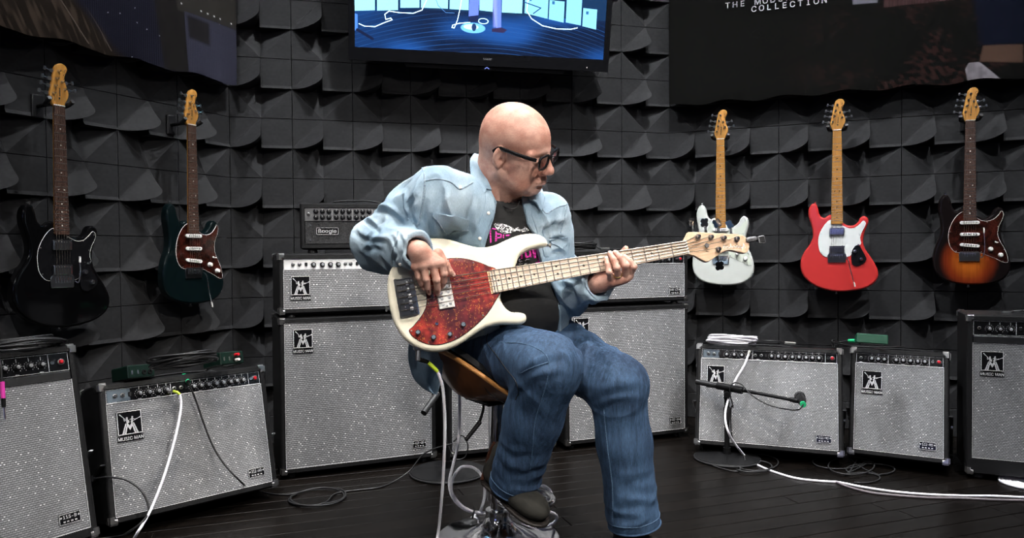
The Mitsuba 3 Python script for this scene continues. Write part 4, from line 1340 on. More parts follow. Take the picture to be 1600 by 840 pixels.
    for (x, y) in ((outline[:, 0].max() * 0 - 0.10, outline[:, 1].max() - 0.004), (0.0, outline[:, 1].min())):
        k = int(np.argmin(np.linalg.norm(outline - V(x, y), axis=1)))
        q = outline[k]
        dirn = unit(q - V(0, 0.02))
        c = V(q[0], q[1], zt - BODY_T / 2)
        dv = V(dirn[0], dirn[1], 0)
        t.add('strap_button', sweep([c - dv * 0.003, c + dv * 0.006, c + dv * 0.010, c + dv * 0.012], [0.004, 0.0035, 0.0075, 0.006], 12), 'chrome', 40)
    jq = outline[int(np.argmin(np.linalg.norm(outline - V(0.19, -0.115), axis=1)))]
    c, dv = V(jq[0], jq[1], zt - BODY_T / 2), unit(V(jq[0], jq[1] + 0.02, 0))
    t.add('jack_plate', sweep([c - dv * 0.002, c + dv * 0.003, c + dv * 0.006], [0.013, 0.012, 0.008], 14), 'chrome', 40)
    # the hanger on the wall behind it
    hg = thing('guitar_hanger', 'black yoke hanger on the foam wall holding the ' + label.split(' hanging')[0], 'hanger', G, 'guitar hangers')
    yy = SCALE + 0.012
    back = -(off - 0.0) * 1.0
    hg.add('wall_plate', rbox(0.045, 0.09, 0.012, 0.005, (0, yy, back + 0.0065 - 0.048 + 0.048), 2), 'plastic_black', 30)
    hg.add('arm', cyl((0, yy, back + 0.008), (0, yy, -0.052), 0.008, 12), 'metal_black', 40)
    yk = spline([V(-0.044, yy + 0.010, 0.010), V(-0.041, yy, -0.008), V(-0.036, yy - 0.006, -0.030), V(-0.018, yy - 0.004, -0.046), V(0, yy, -0.052), V(0.018, yy - 0.004, -0.046), V(0.036, yy - 0.006, -0.030), V(0.041, yy, -0.008), V(0.044, yy + 0.010, 0.010)], 5)
    hg.add('yoke', sweep(yk, 0.0085, 10), 'rubber', 40)
    t.label = label
    return t


G1 = guitar('glossy black electric guitar hanging at the far left with a black pickguard and two humbuckers', FR_L, (94, 165), 'sr', 'paint_black', 'plastic_gloss', 'rosewood', 'maple_amber', arm=((0.058, 0.02), (0.060, 0.060)))
G2 = guitar('dark green electric guitar hanging on the left wall with a dark tortoiseshell pickguard', FR_L, (301, 195), 'cl', 'paint_green', 'tortoise_dark', 'rosewood', 'maple_amber', arm=((0.066, -0.10), (0.082, -0.150)))
G3 = guitar('white electric guitar hanging behind the bass headstock', FR_R, (1125.5, 217), 'cl', 'paint_white', 'plastic_mint', 'maple_amber', 'maple_amber')
G4 = guitar('red electric guitar hanging on the right wall with a white pickguard', FR_R, (1308, 203), 'sr', 'paint_red', 'guard_white', 'maple_amber', 'maple_amber', arm=((0.070, -0.10), (0.080, -0.138)))
G5 = guitar('sunburst electric guitar hanging at the far right with a tortoiseshell pickguard', FR_R, (1516.5, 188), 'cl', 'paint_burst', 'tortoise_dark', 'rosewood', 'maple_amber', arm=((0.060, 0.02), (0.058, 0.105)))

# ------------------------------------------------------------------ the bass in the man's hands (local: x along the neck to the nut, y up across the strings, z out of its face; origin at the saddles)
BO, BN = at(640, 462, 2.17), at(1076, 385, 2.33)
BU = unit(BN - BO)
_t = math.radians(12)
BV = V(0, math.sin(_t), math.cos(_t))
BV = unit(BV - BU * (BV @ BU))
BNRM = np.cross(BU, BV)
BM_ = MF(BO, BU, BV, BNRM)
BL = 0.876
bass = thing('bass_guitar', 'cream electric bass with a red tortoiseshell pickguard, played by the seated man', 'bass guitar', BM_)
BASS_BODY = [(.443, .086), (.439, .107), (.415, .125), (.367, .131), (.323, .123), (.279, .112), (.233, .113), (.191, .131), (.149, .152), (.105, .164), (.065, .165), (.025, .149), (-.016, .118), (-.044, .085), (-.057, .048), (-.062, .004), (-.061, -.041), (-.053, -.082), (-.035, -.12), (-.007, -.15), (.034, -.170), (.078, -.174), (.124, -.163), (.168, -.144), (.206, -.130), (.252, -.129), (.291, -.136), (.317, -.139), (.331, -.130), (.331, -.113), (.315, -.104), (.289, -.097), (.273, -.077), (.267, -.050), (.285, -.015), (.312, .015), (.333, .040), (.350, .065), (.379, .079), (.415, .082)]
BASS_GUARD = [(.122, .092), (.142, .092), (.181, .084), (.219, .067), (.246, .050), (.268, .036), (.270, 0.0), (.265, -.036), (.246, -.060), (.214, -.093), (.167, -.124), (.123, -.145), (.081, -.154), (.042, -.152), (.010, -.137), (-.014, -.112), (-.018, -.098), (-.005, -.089), (.017, -.070), (.036, -.049), (.047, -.026), (.051, .004), (.060, .035), (.078, .062), (.103, .085)]
zt = -0.016
bo = spline(BASS_BODY, 7, closed=True)
bm = slab(bo, 0.041, 0.012, 7)
bm.apply_translation((0, 0, zt - 0.041))
bass.add('body', bm, 'paint_cream', True)
go_ = spline(BASS_GUARD, 7, closed=True)
gm = slab(go_, 0.0026, 0.0012, 2)
gm.apply_translation((0, 0, zt))
gk = bass.add('pickguard', gm, 'tortoise_red', True, uv=uv_xy(gm) * 0.55)
bass.add('edge_ply', sweep(np.column_stack([go_, np.full(len(go_), zt + 0.001)]), 0.0012, 6, closed=True), 'plastic_black', 40, under=gk)
zg = zt + 0.0026
scr = lathe([(0, 0.0014), (0.0022, 0.0006), (0.0028, 0), (0, 0)], 8)
cgo = np.mean(go_, 0)
for k in range(4, len(go_), 15):
    q = go_[k] + unit(cgo - go_[k]) * 0.006
    bass.add('screw', moved(scr, MT(q[0], q[1], zg)), 'nickel', 40, under=gk)
# pickup
pk = slab(resample(np.array([(.079, -.055), (.126, -.055), (.126, .036), (.079, .036), (.079, -.055)]), 121)[:-1], 0.010, 0.0035, 3)
pk.apply_translation((0, 0, zg))
pkk = bass.add('pickup', pk, 'plastic_white', True)
pole = lathe([(0, 0.0014), (0.0040, 0.0012), (0.0046, 0), (0, 0)], 14)
sy = [0.038 - 0.019 * k for k in range(5)]
for k in range(5):
    for x in (.0915, .1135):
        bass.add('pole_piece', moved(pole, MT(x, sy[k] * .93 - 0.008, zg + 0.010)), 'nickel', 40, under=pkk)
for y in (.030, -.049):
    bass.add('screw', moved(scr, MT(.1025, y, zg + 0.010)), 'nickel', 40, under=pkk)
# bridge
bp = slab(resample(np.array([(-.036, -.057), (.021, -.057), (.021, .056), (-.036, .056), (-.036, -.057)]), 141)[:-1], 0.0035, 0.0015, 2)
bp.apply_translation((0, 0, zt))
bk = bass.add('bridge', bp, 'chrome', True)
bass.add('tailpiece', cat(cbox(0.006, 0.112, 0.014, 0.0015, (-.0345, 0, zt + 0.0075)), *[cbox(0.050, 0.003, 0.010, 0.001, (-.010, s * .0545, zt + 0.0055)) for s in (-1, 1)]), 'chrome', 30, under=bk)
for k in range(5):
    y = sy[k]
    sk = bass.add('saddle', cat(rbox(0.012, 0.015, 0.011, 0.0028, (0.0, y, zt + 0.010), 2)), 'nickel', 30, under=bk)
    bass.add('intonation_screw', cyl((-.033, y, zt + 0.009), (-.004, y, zt + 0.009), 0.0016, 8), 'nickel', 40, under=bk)
    bass.add('screw', moved(scr, MT(-.018, y + 0.0095 if k else y - 0.0095, zt + 0.0035)), 'nickel', 40, under=bk)
for y in (-.047, .047):
    bass.add('mounting_screw', moved(lathe([(0, 0.003), (0.003, 0.003), (0.0045, 0.0015), (0.005, 0), (0, 0)], 12), MT(.013, y, zt + 0.0035)), 'chrome', 40, under=bk)
# knobs
kn = lathe([(0, 0.017), (0.006, 0.0168), (0.0075, 0.0155), (0.0082, 0.003), (0.0090, 0.0), (0, 0)], 24)
kc = lathe([(0, 0.0012), (0.0052, 0.0010), (0.0055, 0), (0, 0)], 18, MT(0, 0, 0.017))
for x, y in ((.005, -.109), (.047, -.132), (.095, -.132), (.139, -.111)):
    k = bass.add('knob', moved(kn, MT(x, y, zg)), 'chrome', 40)
    bass.add('cap', moved(kc, MT(x, y, zg)), 'panel_blue', 40, under=k)
bass.add('toggle_switch', cat(moved(lathe([(0, 0.004), (0.0045, 0.004), (0.005, 0), (0, 0)], 12), MT(.064, -.093, zg)), cyl((.064, -.093, zg), (.066, -.088, zg + 0.016), 0.0022, 8)), 'chrome', 40)
# neck, fingerboard, frets, nut
nk = neck_mesh(0.24, BL, 0.070, 0.045, -0.0125, 0.020)
Q = np.array([[0, 1, 0, 0], [1, 0, 0, 0], [0, 0, 1, 0], [0, 0, 0, 1.0]])
nk.apply_transform(Q)
nk.invert()
bass.add('neck', nk, 'maple_end', 30)
BW = lambda x: 0.0715 + (0.044 - 0.0715) * (x - 0.247) / (BL - 0.247)
fb = slab(resample(np.array([(.246, -.0355), (BL, -.0220), (BL, .0220), (.246, .0355), (.246, -.0355)]), 241)[:-1], 0.0072, 0.0016, 3, back=0.0005)
fb.apply_translation((0, 0, -0.0125))
fk = bass.add('fingerboard', fb, 'maple_board', True, uv=uv_xy(fb))
for k in range(1, 23):
    x = BL * 2 ** (-k / 12)
    if x < 0.252:
        x = 0.252
    bass.add('fret', rbox(0.0026, BW(x) - 0.001, 0.0022, 0.0009, (x, 0, -0.0050), 2), 'fret_wire', 30, under=fk)
dd = lathe([(0, 0.0005), (0.0032, 0.0004), (0.0034, 0), (0, 0)], 12)
for a in (3, 5, 7, 9, 12, 15, 17, 19, 21):
    x = BL * (2 ** (-a / 12) + 2 ** (-(a - 1) / 12)) / 2
    for y in ((-0.012, 0.012) if a == 12 else (0,)):
        bass.add('position_dot', moved(dd, MT(x, y, -0.0053)), 'plastic_black', 40, under=fk)
bass.add('nut', cbox(0.005, 0.0445, 0.008, 0.0008, (BL + 0.002, 0, -0.0075)), 'plastic_white')
BHEAD = [(.874, .022), (.897, .048), (.915, .046), (.947, .0395), (.996, .028), (1.046, .017), (1.071, .010), (1.086, -.004), (1.091, -.022), (1.083, -.042), (1.068, -.050), (1.042, -.041), (1.018, -.033), (.996, -.034), (.967, -.046), (.938, -.056), (.928, -.053), (.899, -.030), (.874, -.022)]
hp = np.vstack([resample(np.array([BHEAD[0], BHEAD[1]]), 10)[:-1], spline(BHEAD[1:14], 6)[:-1], spline(BHEAD[13:18], 6)[:-1], resample(np.array([BHEAD[17], BHEAD[18], BHEAD[0]]), 18)[:-1]])
hm = slab(hp, 0.016, 0.0022, 3)
hm.apply_translation((0, 0, -0.0135 - 0.016))
hk = bass.add('headstock', hm, 'maple', True, uv=uv_xy(hm))
ZH = -0.0135
sc = [V(1.000, -.0225), V(1.004, -.013), V(1.008, -.024), V(1.014, -.020), V(1.018, -.026), V(1.024, -.021), V(1.026, -.012), V(1.029, -.025), V(1.036, -.021), V(1.040, -.028), V(1.047, -.022), V(1.050, -.030), V(1.057, -.024), V(1.060, -.033), V(1.067, -.029), V(1.070, -.018), V(1.072, -.036)]
spt = spline([np.append(q, ZH + 0.0003) for q in sc], 6)
under = spline([V(1.000, -.028, ZH + 0.0003), V(1.03, -.033, ZH + 0.0003), V(1.062, -.040, ZH + 0.0003)], 6)
bass.add('script_mark', cat(sweep(spt, 0.0012, 5), sweep(under, 0.0008, 5)), 'plastic_white', under=hk, label='white script lettering')
# tuners: 4 above, 1 below in photo = posts on the face, clover keys behind the edge
POST = cat(lathe([(0, 0.017), (0.0035, 0.017), (0.0060, 0.0158), (0.0064, 0.0125), (0.0045, 0.0105), (0.0048, 0.006), (0.0085, 0.0045), (0.0092, 0.0), (0, 0)], 20))
clover = unary_union([Point(0.009 * math.cos(a), 0.009 * math.sin(a)).buffer(0.0075, quad_segs=5) for a in np.radians([45, 135, 225, 315])] + [Point(0, 0).buffer(0.009)])
CLV = extrude(clover, 0.003, -0.0015)
BT = [(.923, .027, 1), (.965, .018, 1), (1.007, .0085, 1), (1.049, -.0015, 1), (.943, -.006, 0), (.980, -.0245, -1)]
for x, y, s in BT:
    if s == 0:
        k = bass.add('string_guide', moved(lathe([(0, 0.011), (0.006, 0.011), (0.0075, 0.0095), (0.0075, 0.0075), (0.004, 0.0065), (0.004, 0), (0, 0)], 18), MT(x, y, ZH)), 'nickel', 40, under=hk)
        continue
    bass.add('tuner_post', moved(POST, MT(x, y, ZH)), 'chrome', 40, under=hk)
    edge = y + 0.028 if s > 0 else y - 0.020
    ey = edge + s * 0.016
    bass.add('key_shaft', sweep([V(x, y, ZH - 0.028), V(x + 0.004, edge, ZH - 0.028), V(x + 0.006, ey, ZH - 0.028)], [0.0075, 0.004, 0.0032], 10), 'chrome', 40, under=hk)
    tilt_ = MR([0, 1, 0], (35, 10, -60, -75, 0)[[.923, .965, 1.007, 1.049, .98].index(x)])
    bass.add('clover_key', moved(moved(CLV, MR([1, 0, 0], 20)), MT(x + 0.006, ey + s * 0.012, ZH - 0.028) @ tilt_), 'chrome', under=hk)
# strings
posts = [BT[0], BT[1], BT[2], BT[3], BT[5]]
for k in range(5):
    y0, y1 = sy[k], 0.0175 - 0.00875 * k
    p = posts[k]
    bass.add('string', sweep([V(-.033, y0, zt + 0.010), V(0.0, y0, 0.0), V(0.25, y0 + (y1 - y0) * 0.285, -0.0005), V(BL, y1, -0.0030), V(p[0], p[1] + 0.004, ZH + 0.008)], 0.00155 - 0.00019 * k, 7), 'steel_string', 40)
# strap buttons
for (x, y) in ((-.064, -.02), (.452, .083)):
    k = int(np.argmin(np.linalg.norm(bo - V(x, y), axis=1)))
    q, dv = bo[k], unit(V(x, y, 0) - V(*bo[k], 0) + V(0.02 * (1 if x > 0 else -1), 0, 0))
    c = V(q[0], q[1], zt - 0.020)
    bass.add('strap_button', sweep([c - dv * 0.003, c + dv * 0.006, c + dv * 0.011, c + dv * 0.013], [0.005, 0.004, 0.009, 0.007], 14), 'chrome', 40)
k = int(np.argmin(np.linalg.norm(bo - V(-.004, -.155), axis=1)))
q = bo[k]
jd = unit(V(-0.20, -1.0, 0))
JP = V(q[0], q[1], zt - 0.018)
bass.add('jack_plate', sweep([JP - jd * 0.004, JP + jd * 0.003, JP + jd * 0.006], [0.015, 0.014, 0.009], 16, flat=(1, .8)), 'chrome', 40)
B2W = lambda p: (BM_ @ np.append(p, 1))[:3]

# clip tuner on the headstock's tip
ct = thing('clip_tuner', 'small grey clip-on tuner at the tip of the bass headstock', 'tuner', BM_)
ct.add('clip', rbox(0.036, 0.016, 0.034, 0.006, (1.098, -.010, ZH - 0.006), 2), 'plastic_grey', 30)
ct.add('joint', cyl((1.112, -.014, ZH), (1.124, -.016, ZH), 0.005, 10), 'plastic_black', 40)
ct.add('display_head', rbox(0.024, 0.026, 0.014, 0.004, (1.133, -.017, ZH), 2), 'plastic_grey', 30)
ct.add('display_face', rbox(0.017, 0.019, 0.002, 0.0009, (1.133, -.017, ZH + 0.0072), 2), 'plastic_black', 30)

# ------------------------------------------------------------------ bar stool
SX, SY = -0.055, 2.47
SFWD = math.radians(32)                           # the way the seat faces
SM = MF(V(SX, SY, 0), V(math.cos(SFWD), math.sin(SFWD), 0), V(-math.sin(SFWD), math.cos(SFWD), 0), UP)
mat('walnut', proc(lambda p, n, uv: mix((0.060, 0.020, 0.008), (0.17, 0.062, 0.024), fbm(p.x * 30, p.y * 30, p.z * 9, 3))), 0.22, clearcoat=0.6)
mat('ply_edge', proc(lambda p, n, uv: mix((0.42, 0.17, 0.05), (0.60, 0.28, 0.09), noise(p.z * 500, p.x * 30, p.y * 30))), 0.3)
mat('leather_black', (0.010, 0.010, 0.011), 0.4)
stool = thing('bar_stool', 'chrome bar stool with a curved walnut shell seat under the seated man', 'stool', SM)
ph = np.linspace(-math.pi, math.pi, 73)


def shell_rim(ph):
    back = np.clip((-np.cos(ph) - 0.15) / 0.85, 0, 1)
    return 0.205 + 0.015 * back, 0.012 + 0.150 * back ** 1.3


def shell_rows(inset, lift):
    rr, hh = shell_rim(ph)
    rows = []
    for t in np.linspace(0, 1, 12):
        r = 0.02 + (rr - inset - 0.02) * t ** 0.75
        z = 0.492 + lift + hh * np.clip((t - 0.35) / 0.65, 0, 1) ** 1.5
        rows.append(np.stack([r * np.cos(ph), r * np.sin(ph), z], -1))
    return rows


stool.add('seat_shell', sheet(shell_rows(0.0, 0.0), 0.012), 'walnut', 40)
rr, hh = shell_rim(ph)
rimp = np.stack([(rr + 0.001) * np.cos(ph), (rr + 0.001) * np.sin(ph), 0.492 + hh + 0.001], -1)[:-1]
stool.add('plywood_edge', sweep(rimp, 0.0078, 10, closed=True), 'ply_edge', 40)
stool.add('cushion', sheet(shell_rows(0.018, 0.020), 0.022), 'leather_black', 40)
stool.add('seat_plate', cbox(0.16, 0.16, 0.014, 0.004, (0, 0, 0.475)), 'metal_black')
stool.add('upper_post', cyl((0, 0, 0.20), (0, 0, 0.474), 0.0285, 28), 'chrome', 40)
stool.add('lower_post', cyl((0, 0, 0.05), (0, 0, 0.205), 0.024, 28), 'chrome', 40)
stool.add('collar', lathe([(0.024, 0.185), (0.034, 0.188), (0.034, 0.212), (0.0285, 0.216)], 28), 'chrome', 40)
stool.add('base', lathe([(0, 0.004), (0.202, 0.004), (0.206, 0.008), (0.200, 0.013), (0.15, 0.021), (0.10, 0.032), (0.065, 0.047), (0.046, 0.066), (0.040, 0.088), (0.042, 0.094), (0.040, 0.102), (0.024, 0.104), (0, 0.104)], 48), 'chrome', 40)
stool.add('rubber_ring', lathe([(0.188, 0), (0.203, 0), (0.203, 0.005), (0.188, 0.005), (0.188, 0)], 48), 'rubber', 40)
lev = spline([V(-0.02, -0.03, 0.472), V(-0.06, -0.075, 0.462), V(-0.075, -0.085, 0.43), V(-0.10, -0.10, 0.395)], 6)
# the footrest: a ring carried by two arms
FC = at(822, 788, 2.42)
fl = (np.linalg.inv(SM) @ np.append(FC, 1))[:3]
fz = 0.150
ring = np.array([[fl[0] + 0.088 * math.cos(a), fl[1] + 0.088 * math.sin(a), fz] for a in np.linspace(0, 2 * math.pi, 49)[:-1]])
stool.add('footrest_ring', sweep(ring, 0.0105, 12, closed=True), 'chrome', 40)
stool.add('footrest_collar', lathe([(0.0245, fz - 0.018), (0.034, fz - 0.018), (0.034, fz + 0.018), (0.0245, fz + 0.018)], 24), 'chrome', 40)
LEV = [(np.linalg.inv(SM) @ np.append(q, 1))[:3] for q in (at(757, 622, 2.44), at(755, 640, 2.40), at(749, 660, 2.37))]
LEV2 = [(np.linalg.inv(SM) @ np.append(q, 1))[:3] for q in (at(750, 659, 2.37), at(728, 687, 2.33))]
lk = stool.add('height_lever', sweep(spline([V(-0.01, -0.02, 0.468)] + LEV, 6), 0.0042, 8), 'metal_black', 40)
stool.add('grip', sweep(LEV2, [0.0075, 0.0065], 10), 'rubber', 40, under=lk)

# ------------------------------------------------------------------ the seated bass player
def skin_fn(p, n, uv):
    m = smoothstep(0.25, 0.75, fbm(p.x * 30, p.y * 30, p.z * 30, 3))
    f = fbm(p.x * 260, p.y * 260, p.z * 260, 2)
    return mix((0.45, 0.215, 0.160), (0.57, 0.335, 0.265), m) * (0.88 + 0.24 * f)


mat('skin', proc(skin_fn), 0.48, specular=0.35)
mat('skin_lip', (0.44, 0.17, 0.14), 0.45)
mat('nail', (0.66, 0.42, 0.34), 0.25)


def denim_fn(p, n, uv):
    w = noise(p.x * 900, p.y * 900, p.z * 160)
    f = fbm(p.x * 9 + 3, p.y * 9, p.z * 9, 3)
    s = noise(p.x * 60, p.y * 60, p.z * 14)
    return mix((0.135, 0.215, 0.290), (0.385, 0.475, 0.54), 0.10 + 0.85 * smoothstep(0.25, 0.75, f) * (0.7 + 0.3 * s)) * (0.86 + 0.28 * w)


mat('denim_light', proc(denim_fn), 0.8, sheen=0.3)
mat('denim_seam', proc(lambda p, n, uv: mix((0.11, 0.17, 0.23), (0.30, 0.37, 0.42), noise(p.x * 220, p.y * 220, p.z * 220))), 0.8)


def jean_fn(p, n, uv):
    w = noise(p.x * 1000, p.y * 1000, p.z * 90)
    s = fbm(p.x * 130, p.y * 130, p.z * 12, 3)
    f = fbm(p.x * 8, p.y * 8 + 5, p.z * 5, 2)
    return mix((0.008, 0.022, 0.054), (0.043, 0.090, 0.168), smoothstep(0.2, 0.8, 0.45 * s + 0.55 * f)) * (0.72 + 0.56 * w)


mat('denim_dark', proc(jean_fn), 0.85, sheen=0.2)
mat('jean_thread', proc(lambda p, n, uv: mix((0.03, 0.065, 0.12), (0.09, 0.155, 0.25), noise(p.x * 400, p.y * 400, p.z * 400))), 0.8)
mat('suede', proc(lambda p, n, uv: mix((0.009, 0.0085, 0.0065), (0.024, 0.022, 0.017), fbm(p.x * 60, p.y * 60, p.z * 60, 3))), 0.85, sheen=0.5)
mat('shoe_trim', (0.075, 0.026, 0.014), 0.5)
mat('shoe_sole', (0.016, 0.012, 0.010), 0.6)
mat('gold', (0.75, 0.52, 0.20), 0.2, metallic=1.0)
mat('tee_cloth', proc(lambda p, n, uv: mix((0.0055, 0.0055, 0.006), (0.012, 0.012, 0.013), fbm(p.x * 200, p.y * 200, p.z * 200, 2))), 0.85)
mat('print_pink', proc(lambda p, n, uv: mix((0.30, 0.010, 0.16), (0.78, 0.045, 0.42), smoothstep(0.3, 0.5, noise(p.x * 170, p.y * 170, p.z * 260)))), 0.7)
mat('print_white', proc(lambda p, n, uv: mix((0.06, 0.06, 0.065), (0.70, 0.70, 0.72), smoothstep(0.35, 0.62, noise(p.x * 260, p.y * 260, p.z * 260)))), 0.7)

man = thing('person', 'bald seated man in a light denim shirt and jeans playing the bass', 'person')

# joints
FDIR, SDIR = unit(V(0.39, -0.92, 0)), unit(V(0.92, 0.39, 0))
R_SH, R_EL, R_WR = at(681, 314, 2.29), at(598, 379, 2.38), at(654, 391, 2.135)
L_SH, L_EL, L_WR = at(846, 347, 2.46), at(868, 462, 2.53), at(934, 441, 2.365)
R_HIP, R_KN, R_AN = at(768, 545, 2.44), at(856, 573, 2.14), at(803, 756, 2.295)
L_HIP, L_KN, L_AN = at(852, 530, 2.55), at(963, 600, 2.28), at(991, 815, 2.31)
CHEST, BELLY, PELV = at(778, 372, 2.43), at(800, 470, 2.43), at(808, 535, 2.50)
NECK_B = at(776, 325, 2.42)
CHF = np.stack([SDIR, -FDIR, UP], 1)            # columns: across, depth, up
HS, HO = 1.04, V(0.0165, 2.32, 1.281)
HR = MR([1, 0, 0], 27.3)[:3, :3] @ MR([0, 1, 0], 7.0)[:3, :3] @ MR([0, 0, 1], -29.4)[:3, :3]
H2W = lambda q: HO + HS * (HR @ np.asarray(q, float))
HM = np.eye(4)
HM[:3, :3], HM[:3, 3] = HR * HS, HO


def head_sd(q):
    """The head in its own frame: x forward, y to his left, z up; metres."""
    ay = np.abs(q[:, 1])
    m = q.copy()
    m[:, 1] = ay
    d = ell_sd(q, (-0.012, 0, 0.048), (0.104, 0.082, 0.090))
    d = smin(d, ell_sd(q, (-0.040, 0, 0.020), (0.070, 0.074, 0.070)), 0.03)
    d = smin(d, ell_sd(q, (0.030, 0, 0.030), (0.067, 0.066, 0.070)), 0.03)
    d = smin(d, ell_sd(q, (0.030, 0, -0.042), (0.060, 0.066, 0.072)), 0.03)
    d = smin(d, cone_sd(m, (-0.010, 0.056, -0.055), (0.062, 0.018, -0.100), 0.026, 0.022), 0.022)
    d = smin(d, ell_sd(q, (0.074, 0, -0.102), (0.022, 0.027, 0.019)), 0.016)
    d = smin(d, ell_sd(q, (0.022, 0, -0.105), (0.055, 0.048, 0.026)), 0.022)      # fullness under the chin
    d = smin(d, ell_sd(m, (0.055, 0.044, -0.040), (0.033, 0.028, 0.035)), 0.02)   # cheek
    d = smin(d, ell_sd(m, (0.046, 0.050, -0.080), (0.034, 0.025, 0.030)), 0.02)    # jowl
    d = smin(d, cone_sd(m, (0.094, 0.010, 0.020), (0.074, 0.056, 0.018), 0.011, 0.010), 0.012)   # brow
    d = smax(d, -ell_sd(m, (0.104, 0.034, 0.000), (0.018, 0.019, 0.013)), 0.012)   # socket
    d = smin(d, ell_sd(m, (0.083, 0.033, -0.001), (0.0135, 0.0155, 0.0120)), 0.004)  # closed, lowered lid
    d = smin(d, cone_sd(q, (0.094, 0, 0.014), (0.116, 0, -0.030), 0.0095, 0.0120), 0.010)
    d = smin(d, ell_sd(q, (0.117, 0, -0.036), (0.0145, 0.0150, 0.0130)), 0.008)
    d = smin(d, ell_sd(m, (0.106, 0.0145, -0.041), (0.0120, 0.0085, 0.0090)), 0.006)
    d = smax(d, -ell_sd(m, (0.112, 0.0075, -0.0505), (0.0065, 0.0040, 0.0050)), 0.003)
    d = smin(d, ell_sd(q, (0.088, 0, -0.073), (0.020, 0.032, 0.024)), 0.014)       # muzzle
    d = smin(d, cone_sd(m, (0.1055, 0, -0.0665), (0.094, 0.026, -0.0720), 0.0050, 0.0035), 0.006)
    d = smin(d, cone_sd(m, (0.1035, 0, -0.0790), (0.094, 0.023, -0.0755), 0.0062, 0.0035), 0.005)
    d = smax(d, -cone_sd(m, (0.112, 0, -0.0722), (0.095, 0.028, -0.0745), 0.0016, 0.0016), 0.0025)
    d = smax(d, -cone_sd(m, (0.106, 0.021, -0.048), (0.090, 0.037, -0.078), 0.0010, 0.001), 0.006)  # fold beside the mouth
    d = smax(d, -ell_sd(q, (0.097, 0, -0.0885), (0.008, 0.020, 0.0045)), 0.008)
    # ears
    e = m - np.array([-0.012, 0.081, -0.006], np.float32)
    c, s = math.cos(math.radians(28)), math.sin(math.radians(28))
    e = np.stack([e[:, 0] * c - e[:, 1] * s, e[:, 0] * s + e[:, 1] * c, e[:, 2]], 1)
    ct, st = math.cos(math.radians(10)), math.sin(math.radians(10))
    e = np.stack([e[:, 0] * ct - e[:, 2] * st, e[:, 1], e[:, 0] * st + e[:, 2] * ct], 1)
    ear = ell_sd(e, (0, 0.003, 0.002), (0.0195, 0.0085, 0.033))
    ear = smin(ear, ell_sd(e, (0.003, 0.002, -0.025), (0.0095, 0.0065, 0.012)), 0.006)
    ear = smax(ear, -ell_sd(e, (0.003, 0.0125, 0.004), (0.0125, 0.0075, 0.0235)), 0.004)
    ear = smin(ear, cone_sd(e, (0.012, 0.004, 0.020), (0.010, 0.003, -0.006), 0.0032, 0.004), 0.003)
    ear = smin(ear, cone_sd(e, (0.004, 0.005, 0.016), (-0.006, 0.006, -0.014), 0.0028, 0.003), 0.004)
    ear = smax(ear, -ell_sd(e, (0.007, 0.008, -0.005), (0.0050, 0.0085, 0.0065)), 0.003)
    d = smin(d, ear, 0.005)
    # neck
    nb = np.linalg.inv(HM) @ np.append(NECK_B, 1)
    d = smin(d, cone_sd(q, (-0.032, 0, -0.060), nb[:3], 0.064, 0.068), 0.028)
    d = smin(d, cone_sd(q, (-0.058, 0, -0.010), nb[:3] + np.array([-0.02, 0, 0]), 0.056, 0.066), 0.03)
    # creases of the nape and the neck's side
    return d


def in_head(p):
    return head_sd(((p - HO.astype(np.float32)) @ HR.astype(np.float32)) / np.float32(HS)) * HS


_lo, _hi = HO - V(0.16, 0.17, 0.26), HO + V(0.19, 0.19, 0.20)
head_m = biggest(surface_net(in_head, _lo, _hi, 0.0026))


# ---- hands: chains of joints, in the bass's own frame where they touch it
def bpx(px, py, z):
    n, o = BNRM, BO + BNRM * z
    d = ray(px, py)
    return CO + d * (((o - CO) @ n) / (d @ n))


c1 = lambda x, y, z: bpx(600 + x / 6.464, 350 + y / 6.464, z)
c2 = lambda x, y, z: bpx(910 + x / 8.4, 370 + y / 8.4, z)
RH = {
    'index': [c1(585, 395, .060), c1(608, 500, .052), c1(603, 575, .030), c1(588, 625, .010)],
    'middle': [c1(492, 402, .064), c1(530, 560, .052), c1(540, 645, .030), c1(541, 695, .010)],
    'ring': [c1(395, 412, .062), c1(428, 555, .050), c1(445, 640, .030), c1(455, 690, .010)],
    'little': [c1(318, 425, .054), c1(350, 535, .040), c1(377, 600, .024), c1(398, 645, .008)],
    'thumb': [c1(545, 300, .040), c1(622, 415, .030), c1(660, 478, .022), c1(694, 508, .013)],
}
RW = R_WR
LH = {
    'index': [c2(612, 505, .004), c2(672, 392, .034), c2(618, 312, .036), c2(560, 262, .012)],
    'middle': [c2(560, 540, .004), c2(566, 375, .042), c2(505, 275, .040), c2(435, 205, .012)],
    'ring': [c2(475, 568, .002), c2(452, 405, .042), c2(410, 300, .038), c2(362, 215, .012)],
    'little': [c2(385, 590, -.002), c2(352, 460, .034), c2(330, 360, .032), c2(315, 285, .012)],
    'thumb': [c2(300, 520, -.050), c2(420, 330, -.050), c2(520, 220, -.046), c2(572, 148, -.030)],
}
LW = c2(215, 605, -.040)
FR_ = {'index': (.0118, .0105, .0093, .0076), 'middle': (.0122, .0110, .0097, .0078), 'ring': (.0118, .0104, .0092, .0075), 'little': (.0105, .0092, .0082, .0068), 'thumb': (.0150, .0128, .0115, .0085)}


